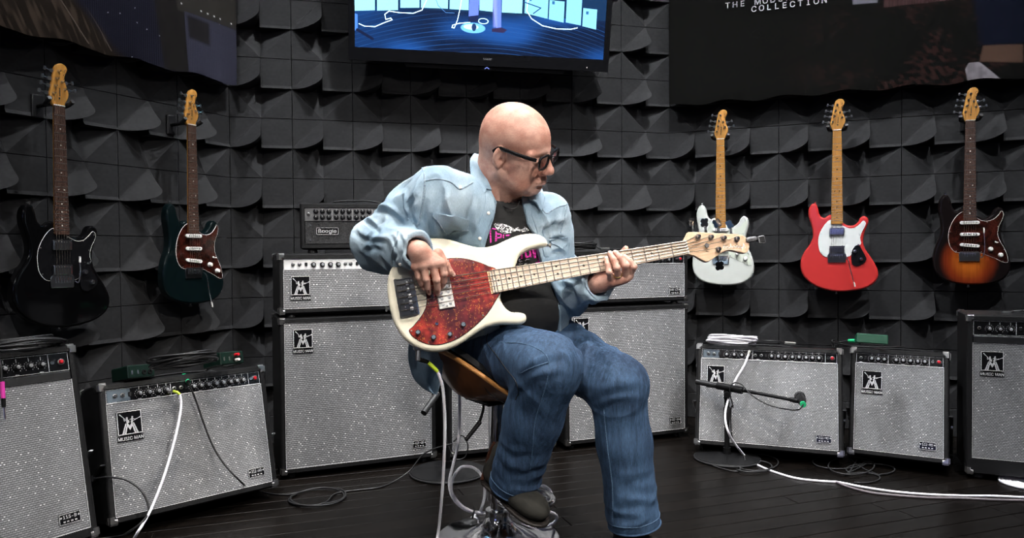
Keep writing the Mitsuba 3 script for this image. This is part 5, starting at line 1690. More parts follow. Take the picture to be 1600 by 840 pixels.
def hand_sd(joints, wrist, fore, back):
    """back: a vector out of the hand's back."""
    def fn(p):
        palm = []
        for f in ('index', 'middle', 'ring', 'little'):
            a = joints[f][0]
            palm.append(cone_sd(p, wrist * 0.8 + a * 0.2, a - back * 0.003, 0.0185, 0.0135))
        d = union_sd(palm, 0.016)
        d = smin(d, cone_sd(p, joints['index'][0], joints['middle'][0], .012, .0125), .010)
        d = smin(d, cone_sd(p, joints['middle'][0], joints['ring'][0], .0125, .012), .010)
        d = smin(d, cone_sd(p, joints['ring'][0], joints['little'][0], .012, .0105), .010)
        d = smin(d, cone_sd(p, wrist, wrist * 0.45 + joints['thumb'][1] * 0.55 - back * 0.004, .020, .0155), .012)
        d = smin(d, cone_sd(p, fore, wrist, .036, .0265), .02)
        for f, js in joints.items():
            r = FR_[f]
            if f == 'thumb':
                g = cone_sd(p, js[0], js[1], .0165, r[1])
            else:
                g = cone_sd(p, js[0], js[1], r[0], r[1])
                g = smin(g, np.sqrt(((p - (js[0] + back * .0035).astype(np.float32)) ** 2).sum(1)) - .0098, .006)   # knuckle
            g2 = union_sd([cone_sd(p, js[1], js[2], r[1], r[2]), cone_sd(p, js[2], js[3], r[2], r[3])], .003)
            g = smin(g, g2, .003)
            g = smin(g, np.sqrt(((p - js[1].astype(np.float32)) ** 2).sum(1)) - (r[1] + .0006), .003)
            d = smin(d, g, .0035)
        return d
    return fn


def net_around(fn, pts, pad, step):
    P = np.array(pts)
    return biggest(surface_net(fn, P.min(0) - pad, P.max(0) + pad, step))


R_BACK, L_BACK = BNRM, unit(BNRM * 0.55 - BV * 0.8)
rhand = net_around(hand_sd(RH, RW, RW + (R_EL - RW) * 0.35, R_BACK), [q for j in RH.values() for q in j] + [RW, RW + (R_EL - RW) * 0.3], 0.03, 0.0020)
lhand = net_around(hand_sd(LH, LW, LW + (L_EL - LW) * 0.35, L_BACK), [q for j in LH.values() for q in j] + [LW, LW + (L_EL - LW) * 0.3], 0.03, 0.0020)


def trunk_sd(p):
    """Everything under the clothes: trunk, arms to the wrists, legs to the ankles."""
    d = ell_sd(p, CHEST, (.155, .095, .14), CHF)
    d = smin(d, ell_sd(p, BELLY, (.150, .115, .13), CHF), .06)
    d = smin(d, ell_sd(p, PELV, (.15, .11, .10), CHF), .05)
    d = smin(d, cone_sd(p, NECK_B, CHEST, .060, .08), .04)
    d = smin(d, cone_sd(p, R_SH, NECK_B, .062, .058), .03)
    d = smin(d, cone_sd(p, L_SH, NECK_B, .062, .058), .03)
    for a, b, c in ((R_SH, R_EL, R_WR), (L_SH, L_EL, LW)):
        d = smin(d, cone_sd(p, a, b, .058, .044), .02)
        d = smin(d, cone_sd(p, b, b + (c - b) * 0.93, .044, .030), .012)
    for a, b, c in ((R_HIP, R_KN, R_AN), (L_HIP, L_KN, L_AN)):
        d = smin(d, cone_sd(p, a, b, .085, .062), .03)
        d = smin(d, cone_sd(p, b, c, .060, .042), .02)
    return d


trunk_m = biggest(surface_net(trunk_sd, (-0.48, 1.95, 0.10), (0.52, 2.75, 1.30), 0.009))


def union_mesh(ms):
    try:
        acc = None
        for m in ms:
            mm = trimesh.Trimesh(m.vertices, m.faces, process=True)
            x = m3.Manifold(m3.Mesh(mm.vertices.astype(np.float32), mm.faces.astype(np.uint32)))
            if x.status() != m3.Error.NoError or x.volume() <= 0:
                raise ValueError(x.status())
            acc = x if acc is None else acc + x
        o = acc.to_mesh()
        return trimesh.Trimesh(o.vert_properties[:, :3], o.tri_verts, process=False)
    except Exception as ex:
        print('union fell back', ex)
        return cat(*ms)


body_m = union_mesh([trunk_m, head_m, rhand, lhand])
man.add('body', body_m, 'skin', True)

# fingernails
for H, back in ((RH, BNRM), (LH, BNRM)):
    for f in ('index', 'middle', 'ring', 'little', 'thumb'):
        js = H[f]
        ax = unit(js[3] - js[2])
        up = unit(back - ax * (back @ ax)) if H is RH else unit(-CF - ax * (-CF @ ax))
        c = js[3] - ax * 0.001 + up * (FR_[f][3] - 0.0008)
        nm = trimesh.creation.icosphere(subdivisions=2, radius=1.0)
        nm.apply_transform(MF(c, ax * 0.0068, np.cross(up, ax) * 0.0056, up * 0.0016))
        man.add('fingernail', nm, 'nail', True)
# ring on the fretting hand
a, b = LH['ring'][0], LH['ring'][1]
c = a + (b - a) * 0.42
ax = unit(b - a)
e1 = unit(np.cross(ax, UP))
e2 = np.cross(ax, e1)
man.add('finger_ring', sweep([c + (e1 * math.cos(g) + e2 * math.sin(g)) * 0.0118 for g in np.linspace(0, 2 * math.pi, 33)[:-1]], 0.0016, 8, closed=True, flat=(1, 1.6)), 'gold', 40, label='plain gold ring')

# ---- glasses, in the head's frame
def rim(s):
    o = [(-.026, .014), (-.015, .0185), (.004, .0190), (.022, .0175), (.0275, .010), (.0265, -.004), (.021, -.0155), (.008, -.0195), (-.010, -.0185), (-.021, -.011), (-.0265, 0)]
    P = spline(o, 5, closed=True)
    return np.array([[0.112 - 0.10 * max(0.0, (0.035 + x) * 1.0) ** 1.6 * 1.8, s * (0.035 + x), -0.001 + y] for x, y in P])


for s in (-1, 1):
    r_ = rim(s)
    k = man.add('glasses', moved(sweep(r_, 0.0034, 8, closed=True, flat=(1.15, 1.0)), HM), 'plastic_gloss', 40, label='black glasses frame') if s < 0 else gk_
    if s < 0:
        gk_ = k
    else:
        man.add('rim', moved(sweep(r_, 0.0034, 8, closed=True, flat=(1.15, 1.0)), HM), 'plastic_gloss', 40, under=gk_)
    c = r_.mean(0)
    lv = np.vstack([r_, [c + V(0.0015, 0, 0)]])
    n = len(r_)
    lf = np.stack([np.arange(n), (np.arange(n) + 1) % n, np.full(n, n)], 1)
    man.add('lens', moved(trimesh.Trimesh(lv, lf, process=False), HM), 'lens_glass', True, under=gk_)
    tp = spline([V(0.099, s * 0.064, 0.010), V(0.093, s * 0.073, 0.013), V(0.06, s * 0.0800, 0.016), V(0.01, s * 0.0850, 0.021), V(-0.012, s * 0.0860, 0.022), V(-0.032, s * 0.0850, 0.006)], 6)
    man.add('temple', moved(sweep(tp, 0.0044, 8, flat=(0.6, 1.25)), HM), 'plastic_gloss', 40, under=gk_)
man.add('bridge', moved(sweep(spline([V(0.111, -0.010, 0.006), V(0.115, 0, 0.010), V(0.111, 0.010, 0.006)], 5), 0.0026, 8), HM), 'plastic_gloss', 40, under=gk_)
scene['lens_glass'] = {'type': 'thindielectric', 'int_ior': 1.5}


# ---- clothes
def ridged(p, f, seed=0):
    n = meshkit.noise(np.asarray(p, float) * np.asarray(f) + seed * 7.3, seed)
    return (1 - np.abs(2 * n - 1)).astype(np.float32)


def axes_of(a, b):
    x = unit(b - a)
    y = unit(np.cross(UP, x))
    return np.stack([x, y, np.cross(x, y)], 0).astype(np.float32)


def folds(p, a, b, f, amp, seed=0, twist=0.0):
    """Cloth folds in a limb's frame: f = frequency along and around it."""
    A = axes_of(a, b)
    q = (p - np.asarray(a, np.float32)) @ A.T
    L = np.linalg.norm(b - a)
    w = np.stack([q[:, 0] * f[0] + twist * (q[:, 1] + q[:, 2]) * f[1], q[:, 1] * f[1], q[:, 2] * f[1]], 1)
    n = ridged(w, 1.0, seed) ** 2 * 0.75 + ridged(w * 2.1, 1.0, seed + 3) * 0.25
    return (n - 0.45) * amp


def tee_sd(p):
    d = ell_sd(p, CHEST + UP * 0.02, (.180, .118, .160), CHF)
    d = smin(d, ell_sd(p, BELLY + FDIR * 0.01, (.178, .142, .150), CHF), .07)
    d = smin(d, ell_sd(p, PELV + UP * 0.035, (.180, .130, .085), CHF), .05)
    d = smin(d, cone_sd(p, R_SH + SDIR * 0.02, NECK_B - UP * .02, .066, .066), .03)
    d = smin(d, cone_sd(p, L_SH - SDIR * 0.02, NECK_B - UP * .02, .066, .066), .03)
    d = smin(d, cone_sd(p, NECK_B - UP * 0.01, CHEST, .075, .10), .04)
    w = ridged(p, (9, 9, 16), 5)
    d = d - (w - 0.5) * 0.006
    # the neck opening
    nk = cone_sd(p, NECK_B + UP * 0.005 + FDIR * 0.012, NECK_B + UP * 0.20 + FDIR * 0.045, .074, .11)
    return smax(d, -nk, .004)


def on_mesh(m, pts):
    """Where the sight lines through the pixels meet the mesh first, and the normals there."""
    d = np.array([ray(*q) for q in pts])
    loc, ri, ti = m.ray.intersects_location(np.tile(CO, (len(d), 1)), d, multiple_hits=False)
    P, N = np.full((len(d), 3), np.nan), np.zeros((len(d), 3))
    P[ri], N[ri] = loc, m.face_normals[ti]
    return P, N


def crease(m, lines):
    """Presses folds into cloth: each line (pixels, depth, width) a furrow with a ridge beside it."""
    from scipy.spatial import cKDTree
    v, n = np.array(m.vertices), np.array(m.vertex_normals)
    off = np.zeros(len(v))
    for px, dep, wid in lines:
        P, _ = on_mesh(m, spline(np.array(px, float), 8))
        P = P[~np.isnan(P[:, 0])]
        if len(P) < 3:
            continue
        P = resample(P, 60)
        t = np.linspace(0, 1, 60)
        d, k = cKDTree(P).query(v, distance_upper_bound=wid * 4)
        ok = np.isfinite(d)
        tap = np.sin(np.clip(t[k[ok]] * 0.9 + 0.05, 0, 1) * math.pi) ** 0.7
        tan = np.gradient(P, axis=0)[k[ok]]
        side = np.sign((np.cross(tan, v[ok] - P[k[ok]]) * n[ok]).sum(1))
        x = d[ok] / wid
        off[ok] += tap * dep * (-np.exp(-x * x) + 0.75 * np.exp(-((x - 1.5) ** 2)) * (side > 0))
    return trimesh.Trimesh(v + n * off[:, None], m.faces, process=False)


tee_m = biggest(surface_net(tee_sd, (-0.36, 2.02, 0.52), (0.40, 2.75, 1.28), 0.0055))
tk = man.add('t_shirt', relax(tee_m, 2), 'tee_cloth', True)

OL = [(752, 262), (758, 280), (766, 297), (774, 316), (768, 343), (757, 372), (752, 395), (757, 430), (772, 470), (780, 520), (785, 560)]
OR_ = [(800, 285), (815, 296), (827, 304), (826, 318), (831, 350), (843, 364), (853, 395), (866, 435), (876, 466), (888, 490), (896, 520)]
ab = lambda px, py: (lambda q: ((q - CHEST) @ SDIR, q[2]))(at(px, py, 2.31))
OLa, ORa = np.array([ab(*q) for q in OL])[::-1], np.array([ab(*q) for q in OR_])[::-1]
cuffR0, cuffR1 = R_WR - (R_EL - R_WR) * 0.00, R_WR + (R_EL - R_WR) * 0.24
fore_dirR, fore_dirL = unit(R_WR - R_EL), unit(LW - L_EL)
cuffL = LW - fore_dirL * 0.018


def shirt_sd(p):
    d = ell_sd(p, CHEST + UP * 0.02, (.198, .135, .172), CHF)
    d = smin(d, ell_sd(p, BELLY, (.200, .152, .160), CHF), .07)
    d = smin(d, ell_sd(p, PELV + UP * 0.03, (.200, .145, .10), CHF), .05)
    d = smin(d, cone_sd(p, R_SH + UP * 0.010, NECK_B - UP * .004 - SDIR * .03, .092, .098), .03)
    d = smin(d, cone_sd(p, L_SH + UP * 0.008, NECK_B - UP * .012, .080, .076), .035)
    ru = cone_sd(p, R_SH, R_EL, .098, .086) - folds(p, R_SH, R_EL, (13, 9), .024, 1, 0.5)
    d = smin(d, ru, .022)
    lu = cone_sd(p, L_SH, L_EL, .092, .080) - folds(p, L_SH, L_EL, (15, 9), .022, 4, 0.6)
    d = smin(d, lu, .022)
    rf = cone_sd(p, R_EL, R_WR - fore_dirR * 0.012, .086, .050) - folds(p, R_EL, R_WR, (16, 9), .020, 7, 0.7)
    d = smin(d, rf, .018)
    lf = cone_sd(p, L_EL, cuffL, .082, .054) - folds(p, L_EL, L_WR, (17, 10), .018, 9, 0.7)
    d = smin(d, lf, .018)
    w = ridged(p, (10, 10, 5), 11) ** 2
    d = d - (w - 0.4) * 0.014
    # tail hanging behind the seat on his right
    q = (p - TAIL_C.astype(np.float32)) @ TAIL_F.astype(np.float32)
    b = np.abs(q) - np.array([0.048 - 0.0, 0.014, 0.115], np.float32)
    tb = np.sqrt((np.maximum(b, 0) ** 2).sum(1)) + np.minimum(b.max(1), 0) - 0.006 - (ridged(q, (22, 10, 9), 2) - .5) * 0.012
    d = smin(d, tb, .03)
    # the open front
    rel = p - CHEST.astype(np.float32)
    a, f = rel @ SDIR.astype(np.float32), rel @ FDIR.astype(np.float32)
    al = np.interp(p[:, 2], OLa[:, 1], OLa[:, 0])
    ar = np.interp(p[:, 2], ORa[:, 1], ORa[:, 0])
    op = np.maximum(np.maximum(al - a, a - ar), -(f + 0.0))
    d = smax(d, -op, .004)
    # neck hole
    nk = cone_sd(p, NECK_B - UP * 0.01 + FDIR * 0.01, NECK_B + UP * 0.20 + FDIR * 0.05, .076, .10)
    d = smax(d, -nk, .004)
    # cuffs are hollow
    for w_, dr_ in ((R_WR, fore_dirR), (LW, fore_dirL)):
        d = smax(d, -cone_sd(p, w_ - dr_ * 0.055, w_ + dr_ * 0.06, .030, .050), .003)
        end = (p - (w_ - dr_ * 0.002).astype(np.float32)) @ dr_.astype(np.float32)
        nearw = np.sqrt(((p - w_.astype(np.float32)) ** 2).sum(1)) - 0.085
        d = smax(d, np.where(nearw < 0, end, -1.0), .003)
    # hem behind: above the seat
    return smax(d, np.where((p[:, 0] < TAIL_C[0] + 0.085), -1.0, 0.60 - p[:, 2]).astype(np.float32), .006)


TAIL_T, TAIL_B = at(668, 530, 2.40), at(667, 596, 2.40)
TAIL_C = (TAIL_T + TAIL_B) / 2
_ty = unit(V(-0.45, 0.9, 0))
TAIL_F = np.stack([np.cross(_ty, UP), _ty, UP], 1)
shirt_m = biggest(surface_net(shirt_sd, (-0.56, 1.98, 0.44), (0.46, 2.78, 1.30), 0.0050))
shirt_m = relax(shirt_m, 1)
k42 = lambda pts: [(540 + x / 4.2, 230 + y / 4.2) for x, y in pts]
shirt_m = crease(shirt_m, [(k42(q), d_, w_) for q, d_, w_ in (
    ([(150, 430), (235, 415), (300, 440), (370, 500)], .012, .010), ([(372, 325), (380, 400), (400, 460), (425, 525)], .010, .009), ([(250, 485), (190, 530), (140, 570)], .010, .009),
    ([(105, 470), (165, 505), (220, 560)], .009, .008), ([(450, 330), (425, 400), (440, 470), (480, 535)], .010, .009), ([(60, 560), (110, 600), (170, 610)], .009, .009),
    ([(300, 330), (330, 300), (390, 250), (440, 200)], .008, .010), ([(150, 640), (200, 620), (260, 620)], .008, .008), ([(120, 690), (180, 660), (240, 680)], .008, .008),
    ([(300, 590), (330, 640), (330, 700), (310, 770)], .009, .008), ([(340, 560), (370, 620), (370, 690), (350, 760)], .007, .007), ([(530, 360), (515, 430), (500, 520)], .007, .008))])
k54a = lambda pts: [(540 + x / 2.8, 150 + y / 2.8) for x, y in pts]
shirt_m = crease(shirt_m, [(k54a(q), d_, w_) for q, d_, w_ in (
    ([(430, 400), (415, 450), (400, 500)], .006, .010), ([(560, 450), (545, 520), (540, 600)], .007, .011), ([(370, 530), (372, 590), (385, 640)], .008, .010),
    ([(860, 600), (900, 570), (950, 560)], .008, .010), ([(840, 500), (868, 560), (880, 620)], .008, .009), ([(930, 500), (915, 560), (905, 620)], .007, .009),
    ([(890, 640), (930, 625), (965, 640)], .009, .010), ([(905, 690), (935, 680), (960, 700)], .007, .008))])
shirt_m = crease(shirt_m, [(q, d_, w_) for q, d_, w_ in (
    ([(872, 444), (895, 452), (905, 470)], .008, .009), ([(885, 432), (905, 440), (915, 455)], .007, .008), ([(862, 450), (872, 470), (890, 486)], .008, .009), ([(905, 480), (922, 470), (938, 476)], .006, .007))])
sk = man.add('denim_shirt', shirt_m, 'denim_light', True)


def legs_sd(p):
    # right leg, foot on the ring
    def leg(hip, kn, an, rh, rk, rs, ra, seed):
        mid = kn + (an - kn) * 0.42
        th = cone_sd(p, hip, kn, rh, rk) - folds(p, hip, kn, (11, 7), .012, seed, 0.8)
        sh = smin(cone_sd(p, kn, mid, rk, rs), cone_sd(p, mid, an, rs, ra), .03)
        L = np.linalg.norm(an - kn)
        t = np.clip(((p - kn.astype(np.float32)) @ unit(an - kn).astype(np.float32)) / L, 0, 1)
        bunch = np.exp(-((t - 0.90) / 0.14) ** 2) + 0.8 * np.exp(-((t - 0.06) / 0.12) ** 2)
        sh = sh - folds(p, kn, an, (20, 6), .013, seed + 20, 0.9) * bunch - folds(p, kn, an, (4, 12), .005, seed + 40, 0.1)
        return smin(th, sh, .03)
    d1 = leg(R_HIP, R_KN, R_AN, .103, .094, .084, .074, 1)
    d2 = leg(L_HIP, L_KN, L_AN, .103, .090, .081, .081, 2)
    # knee cavities cut in behind, crotch
    d = smin(d1, d2, .012)
    d = smin(d, ell_sd(p, PELV, (.178, .135, .125), CHF), .04)
    d = smin(d, cone_sd(p, R_HIP - FDIR * 0.05 - UP * 0.01, L_HIP - FDIR * 0.06 - UP * 0.01, .105, .105), .04)
    for kn, an in ((R_KN, R_AN), (L_KN, L_AN)):
        ax = unit(an - kn)
        rel = p - an.astype(np.float32)
        end = rel @ ax.astype(np.float32)
        near = np.sqrt((rel ** 2).sum(1)) < 0.16
        d = smax(d, np.where(near, end - 0.010, -1.0).astype(np.float32), .003)
        d = smax(d, -cone_sd(p, an - ax * 0.05, an + ax * 0.06, .060, .069), .003)
    return d


jeans_m = biggest(surface_net(legs_sd, (-0.32, 1.95, 0.06), (0.54, 2.78, 0.84), 0.0052))
jeans_m = relax(jeans_m, 1)
jeans_m = crease(jeans_m, [
    ([(812, 596), (835, 578), (858, 567), (876, 562)], 0.0066, 0.0149), ([(806, 612), (840, 596), (878, 588)], 0.0050, 0.0135), ([(796, 626), (815, 615), (838, 607)], 0.0044, 0.0121),
    ([(772, 708), (790, 735), (815, 742), (845, 734), (862, 724)], 0.0044, 0.0175), ([(772, 738), (795, 757), (825, 760), (852, 748)], 0.0033, 0.0162), ([(778, 694), (800, 712), (832, 712)], 0.0039, 0.0135),
    ([(742, 542), (770, 532), (802, 530)], 0.0039, 0.0135), ([(762, 518), (792, 522), (832, 517), (872, 523)], 0.0028, 0.0135), ([(838, 640), (846, 680), (842, 720)], 0.0033, 0.0162),
    ([(860, 620), (858, 670), (848, 715)], 0.0028, 0.0135), ([(934, 628), (955, 617), (978, 612), (1004, 608)], 0.0044, 0.0175), ([(936, 644), (960, 632), (988, 628)], 0.0050, 0.0135),
    ([(948, 745), (975, 754), (1005, 750), (1024, 742)], 0.0033, 0.0175), ([(950, 774), (972, 763), (1002, 770), (1026, 768)], 0.0022, 0.0162), ([(955, 798), (990, 792), (1028, 790)], 0.0022, 0.0135),
    ([(905, 542), (930, 557), (950, 578)], 0.0044, 0.0162), ([(930, 522), (957, 541), (988, 566)], 0.0033, 0.0149), ([(978, 650), (985, 690), (982, 730)], 0.0028, 0.0162), ([(893, 520), (905, 560), (903, 600)], 0.0055, 0.0135)])
jk = man.add('jeans', jeans_m, 'denim_dark', True)


# ---- shoes
def shoe(an, fwd, up, foot_off, right=True):
    """Frame: x towards the toe, z up; ankle above the heel."""
    x = unit(fwd)
    z = unit(up - x * (up @ x))
    M = MF(an + foot_off, x, np.cross(z, x), z)
    inv = np.linalg.inv(M)
    R_, t_ = inv[:3, :3].astype(np.float32), inv[:3, 3].astype(np.float32)

    def upper(p):
        q = p @ R_.T + t_
        d = cone_sd(q, (-.045, 0, -.028), (.075, 0, -.034), .037, .040)
        d = smin(d, ell_sd(q, (.125, 0.004, -.040), (.075, .049, .034)), .03)
        d = smin(d, cone_sd(q, (-.030, 0, -.02), (-.010, 0, .055), .038, .044), .02)
        return smax(d, -.068 - q[:, 2], .006)

    def sole(p):
        q = p @ R_.T + t_
        d = smin(cone_sd(q * np.array([1, 1, 0], np.float32), (-.045, 0, 0), (.07, 0, 0), .041, .042), ell_sd(q * np.array([1, 1, 0], np.float32), (.125, .004, 0), (.080, .053, 1)), .03)
        return smax(d, np.abs(q[:, 2] + .070) - .005, .002)

    P = np.array([(M @ np.append(c, 1))[:3] for c in ((-.11, -.07, -.10), (.23, .07, .12), (-.11, .07, .12), (.23, -.07, -.10), (-.11, -.07, .12), (.23, .07, -.10))])
    k = man.add('shoe', biggest(surface_net(upper, P.min(0), P.max(0), 0.0042)), 'suede', True)
    man.add('sole', biggest(surface_net(sole, P.min(0), P.max(0), 0.0042)), 'shoe_sole', 40, under=k)
    tr = [(M @ np.append(c, 1))[:3] for c in spline([V(-.060, -.035, -.060), V(-.088, 0, -.040), V(-.085, 0, .0), V(-.074, 0, .040), V(-.066, 0, .062)], 5)]
    man.add('heel_trim', sweep(tr, .006, 8, flat=(1, .5)), 'shoe_trim', 40, under=k)
    lc = [(M @ np.append(c, 1))[:3] for c in spline([V(.030, -.036, .006), V(.046, 0, .016), V(.030, .036, .006)], 5)]
    man.add('seam', sweep(lc, .0018, 6), 'shoe_trim', 40, under=k)
    return k


_h, _t2 = at(761, 726, 2.37), at(842, 794, 2.19)
_x = unit(_t2 - _h)
_z = unit((R_KN - R_AN) - _x * ((R_KN - R_AN) @ _x))
shoe(_h, _x, _z, _x * 0.084 + _z * 0.030)
lf = unit(V(0.62, -0.78, 0))
shoe(L_AN, lf, UP, V(0.004, 0.006, 0.075 - L_AN[2]))

# ---- details sewn onto the clothes: each is laid on the cloth's own surface
def seam(m, px, r, lift=0.0005, n=10, dense=5):
    P, N = on_mesh(m, spline(np.array(px, float), dense))
    ok = ~np.isnan(P[:, 0])
    P, N = P[ok], N[ok]
    if len(P) < 2:
        return None
    P = P + N * lift
    for _ in range(2):
        P[1:-1] = (P[:-2] + 2 * P[1:-1] + P[2:]) / 4
    return sweep(P, r, 6)


def patch(m, poly, th, sub=3.0, lift=0.0):
    """A piece of cloth with the outline poly (pixels), laid on the mesh."""
    pg = Polygon(spline(np.array(poly, float), 4, closed=True) if len(poly) > 12 else poly)
    x0, y0, x1, y1 = pg.bounds
    pts = [q for q in pg.exterior.segmentize(sub).coords][:-1]
    nb = len(pts)
    for x in np.arange(x0, x1, sub):
        for y in np.arange(y0, y1, sub):
            if pg.buffer(-sub * 0.45).contains(Point(x, y)):
                pts.append((x, y))
    from scipy.spatial import Delaunay
    pts = np.array(pts)
    tri = Delaunay(pts).simplices
    keep = [pg.buffer(0.05).contains(Point(*pts[t].mean(0))) for t in tri]
    tri = tri[keep]
    P, N = on_mesh(m, pts)
    bad = np.isnan(P[:, 0])
    tri = tri[~bad[tri].any(1)]
    P[bad] = 0
    dep = P[:, 1].copy()
    a, b, c = (P[tri[:, k]] for k in range(3))
    fl = (np.cross(b - a, c - a) * N[tri[:, 0]]).sum(1) < 0
    tri[fl] = tri[fl][:, ::-1]
    sm = N.copy()
    T_, B_ = P + sm * (lift + th), P - sm * 0.002
    k = len(P)
    e = np.sort(np.vstack([tri[:, [0, 1]], tri[:, [1, 2]], tri[:, [2, 0]]]), 1)
    full = np.vstack([tri[:, [0, 1]], tri[:, [1, 2]], tri[:, [2, 0]]])
    u, idx, cnt = np.unique(e, axis=0, return_index=True, return_counts=True)
    bd = full[idx[cnt == 1]]
    side = np.vstack([np.stack([bd[:, 0], bd[:, 0] + k, bd[:, 1]], 1), np.stack([bd[:, 1], bd[:, 0] + k, bd[:, 1] + k], 1)])
    return trimesh.Trimesh(np.vstack([T_, B_]), np.vstack([tri, tri[:, ::-1] + k, side]), process=False)


def sew(name, mesh, mat_, under, label=None):
    if mesh is not None and len(mesh.faces):
        return man.add(name, mesh, mat_, 50, under=under, label=label)


k54 = lambda pts: [(540 + x / 2.8, 150 + y / 2.8) for x, y in pts]
# collar: two leaves rolled around the neck
colL_in = [at(768, 250, 2.47), at(752, 243, 2.43), at(750, 255, 2.36), at(760, 278, 2.325), at(768, 297, 2.305)]
colL_out = [at(750, 252, 2.52), at(737, 246, 2.44), at(736, 270, 2.33), at(739, 292, 2.295), at(758, 302, 2.285)]
colL_mid = [(a + b) / 2 + V(-0.006, -0.008, 0.008) for a, b in zip(colL_in, colL_out)]
ck = man.add('collar', sheet([resample(spline(q, 6), 22) for q in (colL_in, colL_mid, colL_out)], 0.0045), 'denim_light', 60, under=sk)
colR_in = [at(800, 262, 2.52), at(818, 280, 2.49), at(824, 292, 2.44), at(826, 303, 2.385), at(827, 312, 2.36)]
colR_out = [at(818, 262, 2.54), at(840, 285, 2.49), at(848, 300, 2.43), at(849, 316, 2.38), at(845, 330, 2.35)]
colR_mid = [(a + b) / 2 + V(0.004, -0.010, 0.008) for a, b in zip(colR_in, colR_out)]
man.add('collar', sheet([resample(spline(q, 6), 22) for q in (colR_in, colR_mid, colR_out)], 0.0045), 'denim_light', 60, under=sk)
man.add('collar_stitch', sweep(spline([(a * 0.12 + b * 0.88) + V(-.001, -.004, .001) for a, b in zip(colL_in, colL_out)], 6), 0.0012, 6), 'denim_seam', 60, under=sk)

# yokes, arm seam, plackets, pockets, cuffs
sew('yoke_seam', seam(shirt_m, k54([(342, 372), (400, 362), (440, 370), (468, 382), (498, 408), (525, 396), (556, 378)]), 0.0022), 'denim_seam', sk)
sew('yoke_seam', seam(shirt_m, k54([(852, 480), (878, 515), (905, 498), (940, 482), (970, 475)]), 0.0022), 'denim_seam', sk)
sew('armhole_seam', seam(shirt_m, k54([(330, 300), (345, 340), (346, 400), (338, 460), (328, 520), (312, 575)]), 0.0032), 'denim_seam', sk)
sew('armhole_seam', seam(shirt_m, k54([(968, 470), (950, 560), (930, 620)]), 0.0030), 'denim_seam', sk)
sew('placket', patch(shirt_m, k54([(610, 424), (634, 412), (655, 464), (640, 540), (600, 652), (545, 645), (575, 575), (600, 520), (612, 470)]), 0.0022), 'denim_light', sk)
sew('placket', patch(shirt_m, k54([(815, 478), (838, 520), (858, 580), (880, 660), (890, 700), (868, 700), (855, 640), (830, 570), (812, 520)]), 0.0022), 'denim_light', sk)
sew('pocket_flap', patch(shirt_m, k54([(384, 520), (398, 512), (470, 522), (541, 542), (536, 582), (470, 580), (446, 598), (425, 570)]), 0.0065), 'denim_light', sk)
sew('pocket', patch(shirt_m, k54([(392, 560), (425, 572), (446, 600), (470, 584), (520, 585), (512, 640), (445, 628), (380, 610)]), 0.0018), 'denim_light', sk)
sew('pocket_seam', seam(shirt_m, k54([(384, 522), (425, 573), (446, 601), (470, 583), (536, 585)]), 0.0020, 0.0062), 'denim_seam', sk)
sew('pocket_flap', patch(shirt_m, [(858, 374), (872, 371), (886, 370), (887, 380), (878, 388), (862, 380)], 0.0040), 'denim_light', sk)
sew('cuff_seam', seam(shirt_m, [(622, 362), (618, 380), (612, 398), (612, 416)], 0.0030), 'denim_seam', sk)
sew('cuff_seam', seam(shirt_m, [(672, 373), (660, 384), (648, 398), (642, 412)], 0.0022), 'denim_seam', sk)
sew('cuff_seam', seam(shirt_m, [(912, 430), (915, 445), (922, 458), (935, 470)], 0.0026), 'denim_seam', sk)
btn = trimesh.creation.icosphere(subdivisions=2, radius=1)
for x, y in k54([(624, 512), (588, 622), (449, 577), (240, 735), (500, 400)]):
    P, N = on_mesh(shirt_m, [(x, y)])
    if not np.isnan(P[0, 0]):
        n_ = N[0]
        e1 = unit(np.cross(n_, UP))
        sew('snap_button', moved(btn, MF(P[0] + n_ * 0.003, e1 * 0.0055, np.cross(n_, e1) * 0.0055, n_ * 0.0022)), 'plastic_white', sk)

